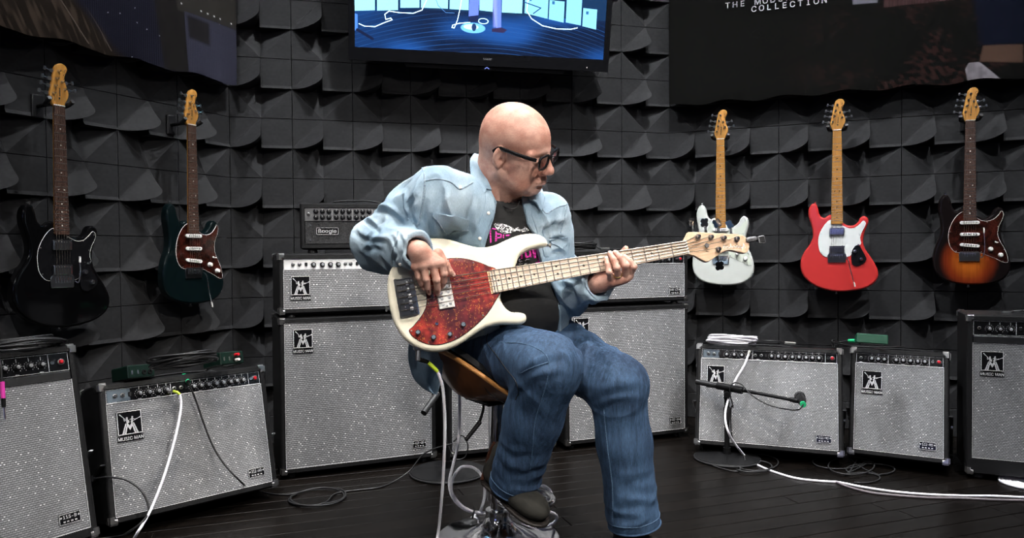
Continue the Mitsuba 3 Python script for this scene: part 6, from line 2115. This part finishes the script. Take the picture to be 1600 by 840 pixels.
# print on the shirt beneath: a white mass above pink letters
pr = lambda pts: [(740 + x / 5.25, 280 + y / 5.25) for x, y in pts]
prints = [('print_white', [(165, 365), (190, 358), (260, 368), (325, 395), (345, 425), (300, 440), (240, 445), (190, 415)]),
          ('print_white', [(330, 420), (345, 398), (365, 392), (385, 408), (410, 405), (415, 388), (440, 398), (455, 420), (400, 432)]),
          ('print_pink', [(128, 400), (142, 402), (148, 515), (136, 524)]),
          ('print_pink', [(150, 398), (185, 405), (186, 414), (152, 408)]),
          ('print_pink', [(178, 425), (190, 430), (192, 505), (175, 512)]),
          ('print_pink', [(192, 440), (222, 445), (224, 456), (194, 452)]),
          ('print_pink', [(192, 474), (215, 470), (216, 482), (194, 486)]),
          ('print_pink', [(220, 447), (230, 450), (228, 480), (218, 482)]),
          ('print_pink', [(240, 452), (252, 454), (250, 480), (240, 484)]),
          ('print_pink', [(262, 455), (300, 452), (296, 462), (264, 468)]),
          ('print_pink', [(380, 605), (398, 588), (404, 650), (388, 656)]),
          ('print_pink', [(418, 578), (430, 575), (438, 640), (424, 646)]),
          ('print_pink', [(430, 632), (456, 625), (458, 638), (432, 646)]),
          ('print_pink', [(454, 580), (468, 572), (474, 640), (458, 640)]),
          ('print_pink', [(476, 570), (486, 566), (500, 620), (490, 640)]),
          ('print_pink', [(500, 564), (514, 560), (512, 646), (496, 650)]),
          ('print_pink', [(526, 590), (532, 588), (536, 672), (528, 674)]),
          ('print_pink', [(505, 682), (560, 672), (560, 680), (506, 690)]),
          ('print_white', [(366, 664), (376, 640), (386, 664), (402, 672), (410, 650), (400, 676), (376, 680)]),
          ('print_white', [(412, 665), (425, 655), (460, 652), (462, 658), (428, 664), (424, 674)]),
          ('print_white', [(370, 690), (400, 690), (400, 696), (370, 698)]),
          ('print_white', [(415, 690), (440, 685), (440, 691), (415, 696)])]
for mname, poly in prints:
    q = patch(tee_m, pr(poly), 0.0012, 2.0)
    sew('chest_print', q, mname, tk)
# chain at the neck
chp = [at(772, 306, 2.37), at(782, 318, 2.335), at(796, 326, 2.31), at(806, 324, 2.31), at(812, 314, 2.335)]
man.add('neck_cord', sweep(spline(chp, 6), 0.0018, 6), 'plastic_black', 40)

# jeans: side seam, knee seam, hems
lk_ = lambda pts: [(640 + x / 2.335, 480 + y / 2.335) for x, y in pts]
sew('side_seam', seam(jeans_m, lk_([(330, 128), (400, 130), (450, 142), (490, 165), (508, 195), (505, 250), (490, 310), (470, 370), (456, 420), (450, 500), (440, 590)]), 0.0016), 'jean_thread', jk)
sew('front_crease', seam(jeans_m, lk_([(405, 240), (440, 222), (480, 208), (505, 200)]), 0.0016), 'jean_thread', jk)
rk_ = lambda pts: [(860 + x / 2.335, 480 + y / 2.335) for x, y in pts]
sew('side_seam', seam(jeans_m, rk_([(195, 370), (205, 480), (215, 560), (225, 640), (228, 700), (225, 800)]), 0.0018), 'jean_thread', jk)
for an, kn, r in ((R_AN, R_KN, .0745), (L_AN, L_KN, .0805)):
    ax = unit(an - kn)
    e1 = unit(np.cross(ax, V(0, 1, 0)))
    e2 = np.cross(ax, e1)
    for off, rr_ in ((0.006, .0034), (-0.022, .0016)):
        ringp = np.array([an + ax * off + (e1 * math.cos(g) + e2 * math.sin(g)) * (r + 0.0005) for g in np.linspace(0, 2 * math.pi, 49)[:-1]])
        if off < 0:
            near = trimesh.proximity.closest_point(jeans_m, ringp)[0]
            ringp = near + (ringp - near) * 0.0
        man.add('hem_stitch', sweep(ringp, rr_, 6, closed=True), 'jean_thread' if off < 0 else 'denim_dark', 40, under=jk)

# shirt tail hanging behind the seat at his right
tail_rows = []
for pl_, pr_, Y0, Y1 in (((640, 520), (698, 530), 2.345, 2.33), ((637, 545), (695, 550), 2.36, 2.33), ((639, 566), (692, 572), 2.375, 2.335), ((647, 590), (687, 594), 2.38, 2.34), ((662, 606), (684, 606), 2.38, 2.345), ((676, 614), (681, 615), 2.37, 2.35)):
    a, b = at(*pl_, Y0), at(*pr_, Y1)
    tail_rows.append([a + (b - a) * t + V(0.004, -0.012, 0) * math.sin(t * 9 + pl_[1] * .05) for t in np.linspace(0, 1, 16)])
tail_rows = np.array([spline([r[k] for r in tail_rows], 4) for k in range(16)]).transpose(1, 0, 2)
man.add('shirt_tail', sheet(tail_rows, 0.004), 'denim_light', 60, under=sk)

# ------------------------------------------------------------------ cables, microphones, boxes
CR_ = 0.0034


def cable(name, label, pts, r=CR_, m='rubber', M=None, group=None, catg='cable', dense=8, n=8):
    t = thing(name, label, catg, None, group)
    t.add('cord', sweep(spline(pts, dense), r, n), m, 60)
    return t


def coil(c, rx, ry, turns, rng, z0=0.004, tilt=0.0, jit=0.10, axis=0.0, lift=0.0012, start=0.0):
    out = []
    n = int(turns * 16)
    for k in range(n + 1):
        a = start + 2 * math.pi * k / 16
        j = 1 + jit * (math.sin(k * 0.41 + rng) * 0.6 + math.sin(k * 0.173 + 2 * rng) * 0.6)
        x, y = rx * j * math.cos(a), ry * j * math.sin(a)
        out.append(c + V(x * math.cos(axis) - y * math.sin(axis), x * math.sin(axis) + y * math.cos(axis), z0 + lift * (k / 16) + 0.003 * (1 + math.sin(k * 0.9 + rng))))
    return out


F = lambda px, py, z=0.004: atz(px, py, z)


def plug(t, a, b, boot=None, r=0.0055, under=None):
    """A jack plug lying from a to b (tip)."""
    d = unit(b - a)
    k = t.add('plug', sweep([a, a + d * 0.030, a + d * 0.031], [r, r, r * 0.6], 12), 'nickel', 40)
    t.add('tip', sweep([a + d * 0.031, a + d * 0.055, a + d * 0.058], [0.0031, 0.0031, 0.0015], 10), 'chrome', 40, under=k)
    if boot:
        t.add('boot', sweep([a - d * 0.028, a - d * 0.004, a + d * 0.004], [r * 0.85, r * 1.05, r * 1.05], 12), boot, 40, under=k)
    return k


# the white cable from the bass: down to the floor, and its loop by the stool
JT = B2W(JP + jd * 0.012)
jw = unit(B2W(JP + jd) - B2W(JP))
w = thing('instrument_cable', 'white cable with a lime boot plugged into the bass, looping down to the stool', 'cable')
w.add('plug', sweep([JT - jw * 0.008, JT + jw * 0.022, JT + jw * 0.024], [.0075, .0075, .005], 12), 'nickel', 40)
pA = JT + jw * 0.018
pB = at(668, 565, 2.215)
w.add('angle_plug', sweep([pA, pB], [.0068, .006], 12), 'metal_black', 40)
pC = at(684, 580, 2.225)
w.add('boot', sweep([pB, (pB + pC) / 2, pC], [.0058, .0066, .0056], 12), 'yellow_green', 40)
w.add('cord', sweep(spline([pC, at(691, 602, 2.235), at(695, 650, 2.26), at(694, 715, 2.30), at(690, 780, 2.36), at(684, 836, 2.44), F(680, 852), F(672, 862), F(690, 848), F(720, 822), F(744, 803, .012), at(753, 791, 2.50), at(757, 775, 2.49), at(755, 748, 2.48), at(741, 731, 2.47), at(722, 729, 2.48), at(708, 746, 2.50), at(706, 768, 2.53), at(722, 790, 2.55), at(745, 800, 2.54), at(775, 800, 2.53)], 10), .0052, 10), 'cable_white', 60)
w2 = cable('instrument_cable', 'white cable hanging down behind the bar stool and coiled on its footrest', [at(718, 600, 2.60), at(718, 640, 2.60), at(716, 690, 2.59), at(708, 725, 2.57), at(702, 755, 2.56), at(708, 778, 2.56), at(730, 797, 2.56), at(765, 801, 2.56), at(800, 799, 2.57), at(838, 790, 2.575), at(858, 776, 2.55), at(852, 762, 2.50), at(830, 757, 2.55), at(812, 768, 2.58), at(818, 786, 2.56), at(845, 790, 2.50), at(862, 772, 2.47), at(848, 758, 2.52), at(822, 764, 2.57), at(816, 780, 2.57), at(836, 798, 2.52), at(862, 800, 2.42), F(869, 812, .022), F(858, 820, .024), F(836, 824, .026), F(815, 818, .03)], .0052, 'cable_white', n=10)
tie = cable('cable_tie', 'black loop of hook tape holding the white cable at the stool foot', [at(740, 800, 2.53) + V(0, .018 * math.cos(a), .018 * math.sin(a)) + V(.004, 0, 0) * math.sin(a) for a in np.linspace(0, 6.2, 12)], .003, 'rubber', catg='cable tie')

# the thin wire hanging along his right thigh
_w, _n = on_mesh(jeans_m, spline(np.array([(772, 511), (763, 522), (762, 536), (775, 552), (792, 575), (807, 595), (811, 612), (808, 622)], float), 4))
_k = ~np.isnan(_w[:, 0])
cable('wire', 'thin black wire hanging from under the bass along the right thigh', [*(_w + _n * 0.0035)[_k], at(800, 630, 2.20), at(785, 628, 2.30), at(765, 614, 2.285), at(753, 597, 2.275), at(752, 585, 2.27), at(756, 575, 2.265)], .0011, 'rubber', n=6)

# left amplifiers: what lies on them, what hangs from them
TOP = lambda A, x, y, z=0.0: (A.M @ np.array([x, y, A.h + z, 1]))[:3]


def top_at(A, px, py, z=0.0):
    """The point of the amplifier's top (raised by z) seen at the pixel."""
    n = A.M[:3, 2]
    o = TOP(A, 0, 0, z)
    d = ray(px, py)
    return CO + d * (((o - CO) @ n) / (d @ n))


def front_at(A, px, py, out=0.012):
    n = A.M[:3, 1]
    o = A.M[:3, 3] - n * out
    d = ray(px, py)
    return CO + d * (((o - CO) @ n) / (d @ n))


def top_frame(A, px, py, turn=0.0):
    p = top_at(A, px, py)
    M = A.M.copy()
    M[:3, 3] = p
    return M @ MR([0, 0, 1], turn)


def di_box(A, px, py, turn, label):
    t = thing('direct_box', label, 'direct box', top_frame(A, px, py, turn))
    w_, d_, h_ = 0.100, 0.105, 0.047
    t.add('case', cbox(w_, d_, h_, 0.003, (0, 0, h_ / 2 + 0.003)), 'green_box')
    t.add('end_panel', cbox(w_ - 0.008, 0.002, h_ - 0.010, 0, (0, -d_ / 2 - 0.0004, h_ / 2 + 0.003)), 'green_box')
    t.add('top_label', cbox(w_ * 0.62, d_ * 0.40, 0.0008, 0, (-0.008, 0.008, h_ + 0.0032)), 'label_grey')
    t.add('top_label', cbox(w_ * 0.40, d_ * 0.16, 0.0012, 0, (-0.018, 0.012, h_ + 0.0034)), 'label_red')
    for k in range(4):
        x = -w_ * 0.36 + k * w_ * 0.22
        if k < 2:
            t.add('slide_switch', cbox(0.005, 0.004, 0.014, 0.001, (x, -d_ / 2 - 0.002, 0.024)), 'nickel')
        else:
            t.add('socket', moved(lathe([(0.004, 0), (0.0085, 0), (0.0085, 0.004), (0.004, 0.004), (0.004, 0)], 14, MR([1, 0, 0], 90)), MT(x, -d_ / 2 - 0.001, 0.022)), 'metal_black', 40)
    for sx in (-1, 1):
        t.add('rubber_pad', cbox(0.012, d_ * 0.8, 0.004, 0.001, (sx * w_ * 0.38, 0, 0.002)), 'rubber')
    return t


mat('label_grey', (0.16, 0.17, 0.18), 0.5)
mat('label_red', (0.20, 0.015, 0.015), 0.5)
d1 = di_box(A212L, 209, 594, 14, 'dark green direct box at the left end of the amplifier top')
d2 = di_box(A212L, 350, 573, 14, 'dark green direct box with red and white plugs, right of the coiled cable')
for k, mname in enumerate(('jewel_red', 'plastic_white')):
    q = d2.M @ MT(0.010 + 0.0 * k, -0.055, 0.036 - 0.020 * k)
    d2.add('plug', sweep([V(0, 0, 0), V(0, -0.020, 0)], [0.006, 0.005], 10), mname, 40, L=MT(0.012, -0.055, 0.036 - 0.019 * k))
ctr = top_at(A212L, 284, 573)
kb = thing('cable_coil', 'coil of black cable with a green sleeve on the amplifier top between two boxes', 'cable')
cpts = [A212L.M[:3, :3] @ q + ctr for q in coil(V(0, 0, 0), 0.100, 0.085, 8, 1.0, 0.004, jit=0.14, lift=0.0038)]
tail = [top_at(A212L, 296, 582, 0.018), front_at(A212L, 291, 589, 0.012), front_at(A212L, 293, 594, 0.016)]
kb.add('cord', sweep(spline(cpts + [top_at(A212L, 320, 580, 0.02)] + tail[:1], 5), CR_, 8), 'rubber', 60)
g0, g1 = top_at(A212L, 287, 585, 0.016), front_at(A212L, 294, 596, 0.022)
kb.add('connector_sleeve', sweep([g0, (g0 + g1) / 2, g1], [0.0085, 0.0088, 0.0080], 14), 'green_plastic', 40)
kb.add('connector', sweep([g1, g1 + unit(g1 - g0) * 0.022], [0.0075, 0.0055], 12), 'metal_black', 40)
ge = g1 + unit(g1 - g0) * 0.02
kb.add('hanging_cord', sweep(spline([ge, front_at(A212L, 306, 625, .03), front_at(A212L, 318, 660, .03), front_at(A212L, 332, 695, .035), front_at(A212L, 350, 724, .05), front_at(A212L, 372, 748, .07), F(398, 765), F(425, 771), F(452, 772)] + coil(F(496, 779, 0), 0.105, 0.105, 2.4, 2.0, 0.003, jit=0.06, start=2.6)[:-1] + [F(505, 786, .012), F(526, 770), F(560, 765), F(592, 761), F(615, 752), F(640, 735, .03), at(662, 709, 3.18), at(690, 697, 3.16), at(707, 693, 3.15)], 7), CR_, 8), 'cable_dark', 60)
mat('cable_dark', (0.014, 0.014, 0.015), 0.5)
wl = thing('instrument_cable', 'white cable with a lime plug hanging down the front of the left wide amplifier', 'cable')
j0 = front_at(A212L, 264, 612, 0.004)
wl.add('plug', sweep([j0, front_at(A212L, 268, 611, 0.020), front_at(A212L, 271, 611, 0.030)], [.006, .006, .005], 10), 'nickel', 40)
wl.add('boot', sweep([front_at(A212L, 271, 611, 0.030), front_at(A212L, 277, 612.5, 0.040), front_at(A212L, 281, 616, .044)], [.005, .0058, .005], 10), 'yellow_green', 40)
wl.add('cord', sweep(spline([front_at(A212L, 281, 616, .044), front_at(A212L, 283, 630, .05), front_at(A212L, 279, 660, .06), front_at(A212L, 268, 705, .08), front_at(A212L, 254, 750, .11), front_at(A212L, 236, 795, .14), at(216, 830, 2.33), F(200, 852), F(170, 875), F(120, 900)], 8), .0046, 10), 'cable_white', 60)
cable('cable', 'black cable looping out beside the left wide amplifier to the floor', [front_at(A212L, 150, 747, -0.03), front_at(A212L, 172, 745, 0.02), front_at(A212L, 198, 750, 0.05), front_at(A212L, 222, 768, 0.08), front_at(A212L, 232, 792, 0.10), at(222, 815, 2.36), at(202, 830, 2.36), F(180, 838), F(150, 841), F(110, 838), F(60, 846), F(20, 850)], CR_, 'cable_dark')
k1 = thing('cable_coil', 'black cable heap with pink plugs on top of the far left amplifier', 'cable')
c0_ = top_at(A115, 30, 548)
for j in range(3):
    k1.add('cord', sweep(spline([A115.M[:3, :3] @ q + c0_ + A115.M[:3, 2] * (0.010 * j) for q in coil(V(0.01 * j, 0.02 * j, 0), 0.12 - 0.012 * j, 0.09 - 0.01 * j, 3.2, j * 1.7, 0.004, jit=0.16, lift=0.004)], 5), CR_ * 1.15, 8), 'rubber', 60)
pa, pb = top_at(A115, 62, 541, 0.012), top_at(A115, 80, 541, 0.012)
k1.add('plug', sweep([pa, pb], [.0055, .0055], 12), 'nickel', 40)
k1.add('boot', sweep([pb - (pb - pa) * .35 + V(0, 0, -.004), pb + (pb - pa) * 0.15], [.006, .0065], 10), 'pink', 40)
k1.add('plug', sweep([top_at(A115, 88, 543, .008), top_at(A115, 104, 548, .006)], [.004, .003], 10), 'metal_black', 40)
hg_ = thing('hanging_plug', 'pink plug hanging in front of the far left amplifier control panel', 'cable')
hg_.add('boot', sweep([front_at(A115, 3, 596, .03), front_at(A115, 5, 622, .03)], [.0068, .0062], 12), 'pink', 40)
hg_.add('plug', sweep([front_at(A115, 5, 622, .03), front_at(A115, 6, 636, .03)], [.0062, .0055], 12), 'metal_black', 40)
hg_.add('tip', sweep([front_at(A115, 6, 636, .03), front_at(A115, 8, 655, .03)], [.003, .0025], 10), 'chrome', 40)
hg_.add('cord', sweep(spline([front_at(A115, 3, 596, .03), front_at(A115, 1, 570, .03), front_at(A115, -2, 556, .02), top_at(A115, 6, 548, .01)], 6), CR_, 8), 'rubber', 60)

# right head: a coil with two bright plugs
HEADR.h, HEADR.d = 0.262, 0.26
k2_ = thing('cable_coil', 'coil of black cable on the right amplifier head, beside his sleeve', 'cable')
HT = HEADR.M @ MT(0, 0, HEADR.h)
hpt = lambda x, y, z=0.0: (HT @ np.array([x, y, z, 1]))[:3]
k2_.add('cord', sweep(spline([hpt(*(q + V(-0.245, 0.10, 0))) for q in coil(V(0, 0, 0), 0.095, 0.060, 8, 0.6, 0.004, jit=0.16, lift=0.0042)] + [hpt(-.14, .05, .012), hpt(-.12, .045, .008)], 5), CR_ * 1.1, 8), 'rubber', 60)
for xa, xb in ((-.135, -.085), (.068, .118)):
    k2_.add('plug', sweep([hpt(xa, .045, .008), hpt(xb, .045, .008)], [.0066, .0066], 12), 'nickel', 40)
k2_.add('lead', sweep([hpt(-.085, .045, .008), hpt(0, .05, .005), hpt(.068, .045, .008)], .003, 8), 'rubber', 40)

# right wide combo: white coil, plug; white cable to the floor and away to the right
k3 = thing('cable_coil', 'coiled white cable on top of the right wide amplifier', 'cable')
c0_ = top_at(A212R, 1141, 537)
k3.add('cord', sweep(spline([A212R.M[:3, :3] @ q + c0_ for q in coil(V(0, 0, 0), 0.105, 0.055, 7, 0.3, 0.004, jit=0.12, lift=0.0040)], 5), .0046, 8), 'cable_white', 60)
k3.add('plug', sweep([top_at(A212R, 1100, 535, .012), top_at(A212R, 1112, 534, .014)], .006, 10), 'metal_black', 40)
k4 = cable('patch_cable', 'short black cable with a bright plug on top of the right wide amplifier', [top_at(A212R, 1170, 536, .01), top_at(A212R, 1195, 532, .006), top_at(A212R, 1215, 533, .006), top_at(A212R, 1226, 535, .007)], .003)
k4.add('plug', sweep([top_at(A212R, 1226, 535, .007), top_at(A212R, 1243, 536, .007)], [.0062, .0055], 12), 'nickel', 40)
wr = thing('instrument_cable', 'long white cable from the right wide amplifier across the floor to the right', 'cable')
wr.add('boot', sweep([front_at(A212R, 1171, 548, .004), front_at(A212R, 1169.5, 553, .03)], [.006, .0055], 10), 'plastic_white', 40)
wr.add('cord', sweep(spline([front_at(A212R, 1169.5, 553, .03), front_at(A212R, 1163, 570, .045), front_at(A212R, 1150, 592, .06), front_at(A212R, 1139, 620, .08), front_at(A212R, 1133, 648, .11), front_at(A212R, 1137, 672, .15), at(1150, 695, 3.36), F(1168, 716), F(1188, 728), F(1210, 737), F(1245, 747), F(1280, 751), F(1310, 753), F(1345, 760), F(1400, 768), F(1450, 772), F(1500, 774), F(1550, 774.5), F(1610, 777), F(1680, 780)], 8), .0052, 10), 'cable_white', 60)
cable('cable', 'grey band lying beside the long white cable on the right floor', [F(1305, 752), F(1325, 760), F(1360, 769), F(1400, 773.5), F(1450, 777), F(1500, 778), F(1560, 780.5), F(1610, 781.5), F(1690, 784)], .0050, 'band_grey')  # grey band run close along the white cable
mat('band_grey', (0.16, 0.14, 0.15), 0.5)
k5 = thing('cable_coil', 'flat white cable coil on the floor at the right edge', 'cable')
sp = []
for k in range(16 * 6 + 1):
    a = 2 * math.pi * k / 16
    r_ = 0.022 + 0.0125 * k / 16
    sp.append(F(1602, 755, 0) + V(r_ * math.cos(a), r_ * math.sin(a), 0.005))
k5.add('cord', sweep(spline(sp, 4), .0056, 8), 'cable_white', 60)

mat('box_green', (0.006, 0.060, 0.032), 0.4)
sb = thing('stage_box', 'small bright green box with a black cable on the small square amplifier', 'direct box', top_frame(A112, 1361, 538, 12))
sb.add('case', cbox(0.125, 0.06, 0.040, 0.003, (0, 0, 0.022)), 'box_green')
sb.add('lid', cbox(0.119, 0.054, 0.003, 0.001, (0, 0, 0.043)), 'green_box')
sb.add('rubber_pad', cbox(0.09, 0.05, 0.004, 0, (0, 0, 0.001)), 'rubber')
k6 = thing('cable_coil', 'black cable with a green plug lying left of the small green box', 'cable')
gA, gB = top_at(A112, 1336, 532, .024), top_at(A112, 1326, 532, .024)
k6.add('connector_sleeve', sweep([gA, gB], [.009, .0075], 12), 'green_plastic', 40)
k6.add('cord', sweep(spline([gB, top_at(A112, 1312, 534, .018), top_at(A112, 1300, 532, .012), top_at(A212R, 1303, 540, .012), top_at(A212R, 1300, 534, .006), top_at(A112, 1330, 540, .006), top_at(A112, 1360, 542, .005), top_at(A112, 1395, 542, .005), top_at(A112, 1415, 541, .005)], 8), CR_, 8), 'rubber', 60)

# black cables on the floor at the right
cable('cable_coil', 'loose black cable loops on the floor between the two right combo amplifiers', [F(1319, 690, .05), F(1322, 705, .01), F(1335, 722), F(1352, 733), F(1375, 742)] + [F(1360 + 38 * math.cos(a), 733 + 9 * math.sin(a), .006) for a in np.linspace(1.2, -3.6, 12)] + [F(1310 + 40 * math.cos(a), 721 + 11 * math.sin(a), .006) for a in np.linspace(-0.6, 6.2, 14)] + [F(1330 + 36 * math.cos(a), 727 + 14 * math.sin(a), .010) for a in np.linspace(-0.4, 5.6, 12)] + [F(1345 + 30 * math.cos(a), 746 + 8 * math.sin(a), .004) for a in np.linspace(3.6, 8.2, 9)], CR_, 'cable_dark')
cable('cable_coil', 'loose black cable loops on the floor around the boom stand base', [F(1098, 693, .03), F(1098, 708), F(1104, 722), F(1130, 732), F(1150, 736)] + [F(1182 + 34 * math.cos(a), 722 + 13 * math.sin(a), .006) for a in np.linspace(2.4, 9.4, 16)] + [F(1176 + 30 * math.cos(a), 728 + 9 * math.sin(a), .010) for a in np.linspace(-2.8, 2.6, 11)], CR_, 'cable_dark')


# microphone stands
def round_stand(label, c, r, top, clutch=True):
    t = thing('microphone_stand', label, 'microphone stand')
    t.add('base', moved(lathe([(0, 0.0), (r, 0.0), (r + .002, 0.006), (r - .004, 0.014), (r * 0.55, 0.021), (0.03, 0.026), (0, 0.026)], 40), MT(*c)), 'metal_black', 30)
    t.add('base_rim', moved(sweep([V((r - .001) * math.cos(a), (r - .001) * math.sin(a), 0.007) for a in np.linspace(0, 2 * math.pi, 41)[:-1]], .004, 8, closed=True), MT(*c)), 'rubber', 40)
    t.add('collar', cyl(c + UP * 0.02, c + UP * 0.055, 0.017, 16), 'metal_black', 40)
    t.add('pole', cyl(c + UP * 0.03, V(c[0], c[1], top), 0.0115, 14), 'metal_black', 40)
    return t


bc = F(1136, 717, 0)
top1 = at(1136, 612, bc[1])[2]
st = round_stand('black boom microphone stand on a round base before the right wide amplifier', bc, 0.148, top1)
zt1 = at(1139, 655, bc[1])[2]
st.add('height_clutch', cyl(V(bc[0], bc[1], zt1), V(bc[0], bc[1], zt1 + 0.055), 0.0165, 14), 'rubber', 40)
piv = V(bc[0], bc[1], top1 + 0.008)
b0, b1 = at(1088, 596, bc[1] + 0.09), at(1247, 626, bc[1] - 0.21)
b0 = V(b0[0], b0[1], b0[2])
onb = lambda t: b0 + (b1 - b0) * t
tp_ = float(((piv - b0) @ (b1 - b0)) / ((b1 - b0) @ (b1 - b0)))
st.add('boom_arm', cyl(onb(0.0), onb(1.0), 0.0075, 12), 'metal_black', 40)
st.add('counterweight_grip', cyl(onb(0.0), onb(0.30), 0.0125, 14), 'rubber', 40)
st.add('boom_clutch', cat(cyl(onb(tp_ - .10), onb(tp_ + .16), 0.0165, 14)), 'metal_black', 40)
st.add('swivel', cat(cyl(V(bc[0], bc[1], top1 - 0.035), onb(tp_), 0.014, 12), cyl(onb(tp_) + V(-.006, -.03, -.030), onb(tp_) + V(.006, .02, -.026), 0.014, 14)), 'metal_black', 40)
st.add('end_nut', cyl(onb(0.93), onb(1.0), 0.0105, 12), 'metal_black', 40)
mc = thing('microphone', 'black microphone with a green ring at the end of the boom', 'microphone')
md = unit(V(0.25, 0.9, 0.05))
mp = onb(1.0) + V(0.012, -0.01, 0.0)
mc.add('body', sweep([mp - md * 0.045, mp - md * 0.01, mp + md * 0.02, mp + md * 0.06], [0.011, 0.0165, 0.0205, 0.0205], 18), 'metal_black', 40)
mc.add('grille', sweep([mp + md * 0.06, mp + md * 0.085, mp + md * 0.098], [0.0225, 0.0235, 0.014], 18), 'plastic_black', 40)
mc.add('green_ring', sweep([mp - md * 0.055, mp - md * 0.043], [0.0125, 0.0125], 16), 'green_plastic', 40)
mc.add('clip', sweep([onb(0.985), mp], [0.008, 0.010], 10), 'rubber', 40)
cable('microphone_cable', 'black cable drooping from the boom microphone back along the arm', [mp - md * 0.055, mp - md * 0.085 + V(-.02, 0, -.012), onb(0.86) + V(0, -.01, -.045), onb(0.72) + V(0, -.02, -.040), onb(0.60) + V(0, -.018, -.022), onb(0.52) + V(0, -.016, .0), onb(0.46) + V(0, -.012, .028), onb(0.38) + V(0, -.02, .030), onb(0.33) + V(.0, -.03, .0), V(bc[0] + .022, bc[1] - .02, zt1 + .06), V(bc[0] + .018, bc[1] - .015, 0.25), V(bc[0] + .02, bc[1] - .02, 0.10), V(bc[0] + .06, bc[1] - .06, 0.03), F(1165, 722, .01)], .0030, 'rubber')

bc2 = F(700, 739, 0)
st2 = round_stand('black microphone stand on a round base behind the bar stool', bc2, 0.165, 0.52)
bX = V(bc2[0] + 0.026, bc2[1], 0)
e0, e1 = at(662, 645, 2.95), at(678, 622, 3.02)
e2 = V(bc2[0], bc2[1], 0.53)
st2.add('swivel', cat(cyl(V(bc2[0], bc2[1], 0.47), e2, 0.014, 12)), 'metal_black', 40)
st2.add('boom_arm', cyl(e1, e2 + (e2 - e1) * 0.8, 0.0075, 12), 'metal_black', 40)
st2.add('counterweight_grip', cyl(e0, e1 + (e1 - e0) * 0.35, 0.013, 14), 'rubber', 40)
cable('cable', 'thin black cable hanging in a loop from the stand behind the bar stool', [V(bc2[0] - .012, bc2[1] - .014, 0.42), V(bc2[0] - .02, bc2[1] - .02, 0.30), at(702, 700, bc2[1] - .03), at(712, 717, bc2[1] - .03), at(726, 714, bc2[1] - .03), at(731, 695, bc2[1] - .03), at(722, 680, bc2[1] - .02), at(708, 690, bc2[1] - .02)], .0028, 'rubber')

# ------------------------------------------------------------------ the spotlights themselves, on two trusses above the frame
CAN = lathe([(0.085, 0.0), (0.092, 0.0), (0.092, 0.20), (0.060, 0.25), (0.0, 0.25), (0.0, 0.245), (0.058, 0.243), (0.085, 0.195), (0.085, 0.0)], 24)
LAMP_OVER = ('right front of the stage', 'bass player', 'bar stool', 'left combo amplifiers', 'right combo amplifiers', 'dark green guitar', 'left amplifier stack', 'right amplifier stack', 'red guitar', 'camera')
for ln, (pos, aim, rad, deep, power) in enumerate(LAMPS):
    z = unit(pos - aim)
    x = unit(np.cross(UP, z))
    M = MF(pos, x, np.cross(z, x), z)
    lamp = thing('stage_spotlight', 'black stage spotlight hanging above the ' + LAMP_OVER[ln], 'spotlight', M)
    lamp.add('housing', CAN, 'metal_black', 40, L=MS((1, 1, 1.6)))
    n = 24
    g = np.arange(n) * 2 * np.pi / n
    dv = np.vstack([np.column_stack([rad * np.cos(g), rad * np.sin(g), np.full(n, deep)]), [[0, 0, deep]]])
    df = np.stack([(np.arange(n) + 1) % n, np.arange(n), np.full(n, n)], 1)
    lamp.add('lens', (dv, df), 'screen_glass', emitter={'type': 'area', 'radiance': {'type': 'rgb', 'value': list(map(float, power))}})
    lamp.add('yoke', sweep(spline([V(-0.10, 0, 0.18), V(-0.105, 0.05, 0.30), V(0, 0.10, 0.45), V(0.105, 0.05, 0.30), V(0.10, 0, 0.18)], 6), 0.008, 8), 'metal_black', 40)
for k, (c, w_, h_, rad) in enumerate(PANELS):  # panels out of view, placed for the highlights they give in chrome and lacquer
    z = unit(V(0.2, 2.5, 1.2) - c)
    x = unit(np.cross(UP, z))
    M = MF(c, x, np.cross(z, x), z)
    pn = thing('unseen_light_panel', ('unseen blue light panel set high behind the camera on the right for reflections', 'unseen blue light panel set behind the camera on the left for reflections', 'unseen long white light panel added high behind the camera for highlights', 'unseen upright white light panel added behind the camera for highlights')[k], 'light panel', M)
    pn.add('frame', cbox(w_ + 0.08, h_ + 0.08, 0.08, 0.01, (0, 0, -0.05)), 'metal_black')
    q = (np.array([[-w_ / 2, -h_ / 2, 0], [w_ / 2, -h_ / 2, 0], [w_ / 2, h_ / 2, 0], [-w_ / 2, h_ / 2, 0]]), np.array([[0, 1, 2], [0, 2, 3]]))
    pn.add('diffuser', q, 'screen_glass', emitter={'type': 'area', 'radiance': {'type': 'rgb', 'value': list(map(float, rad))}})
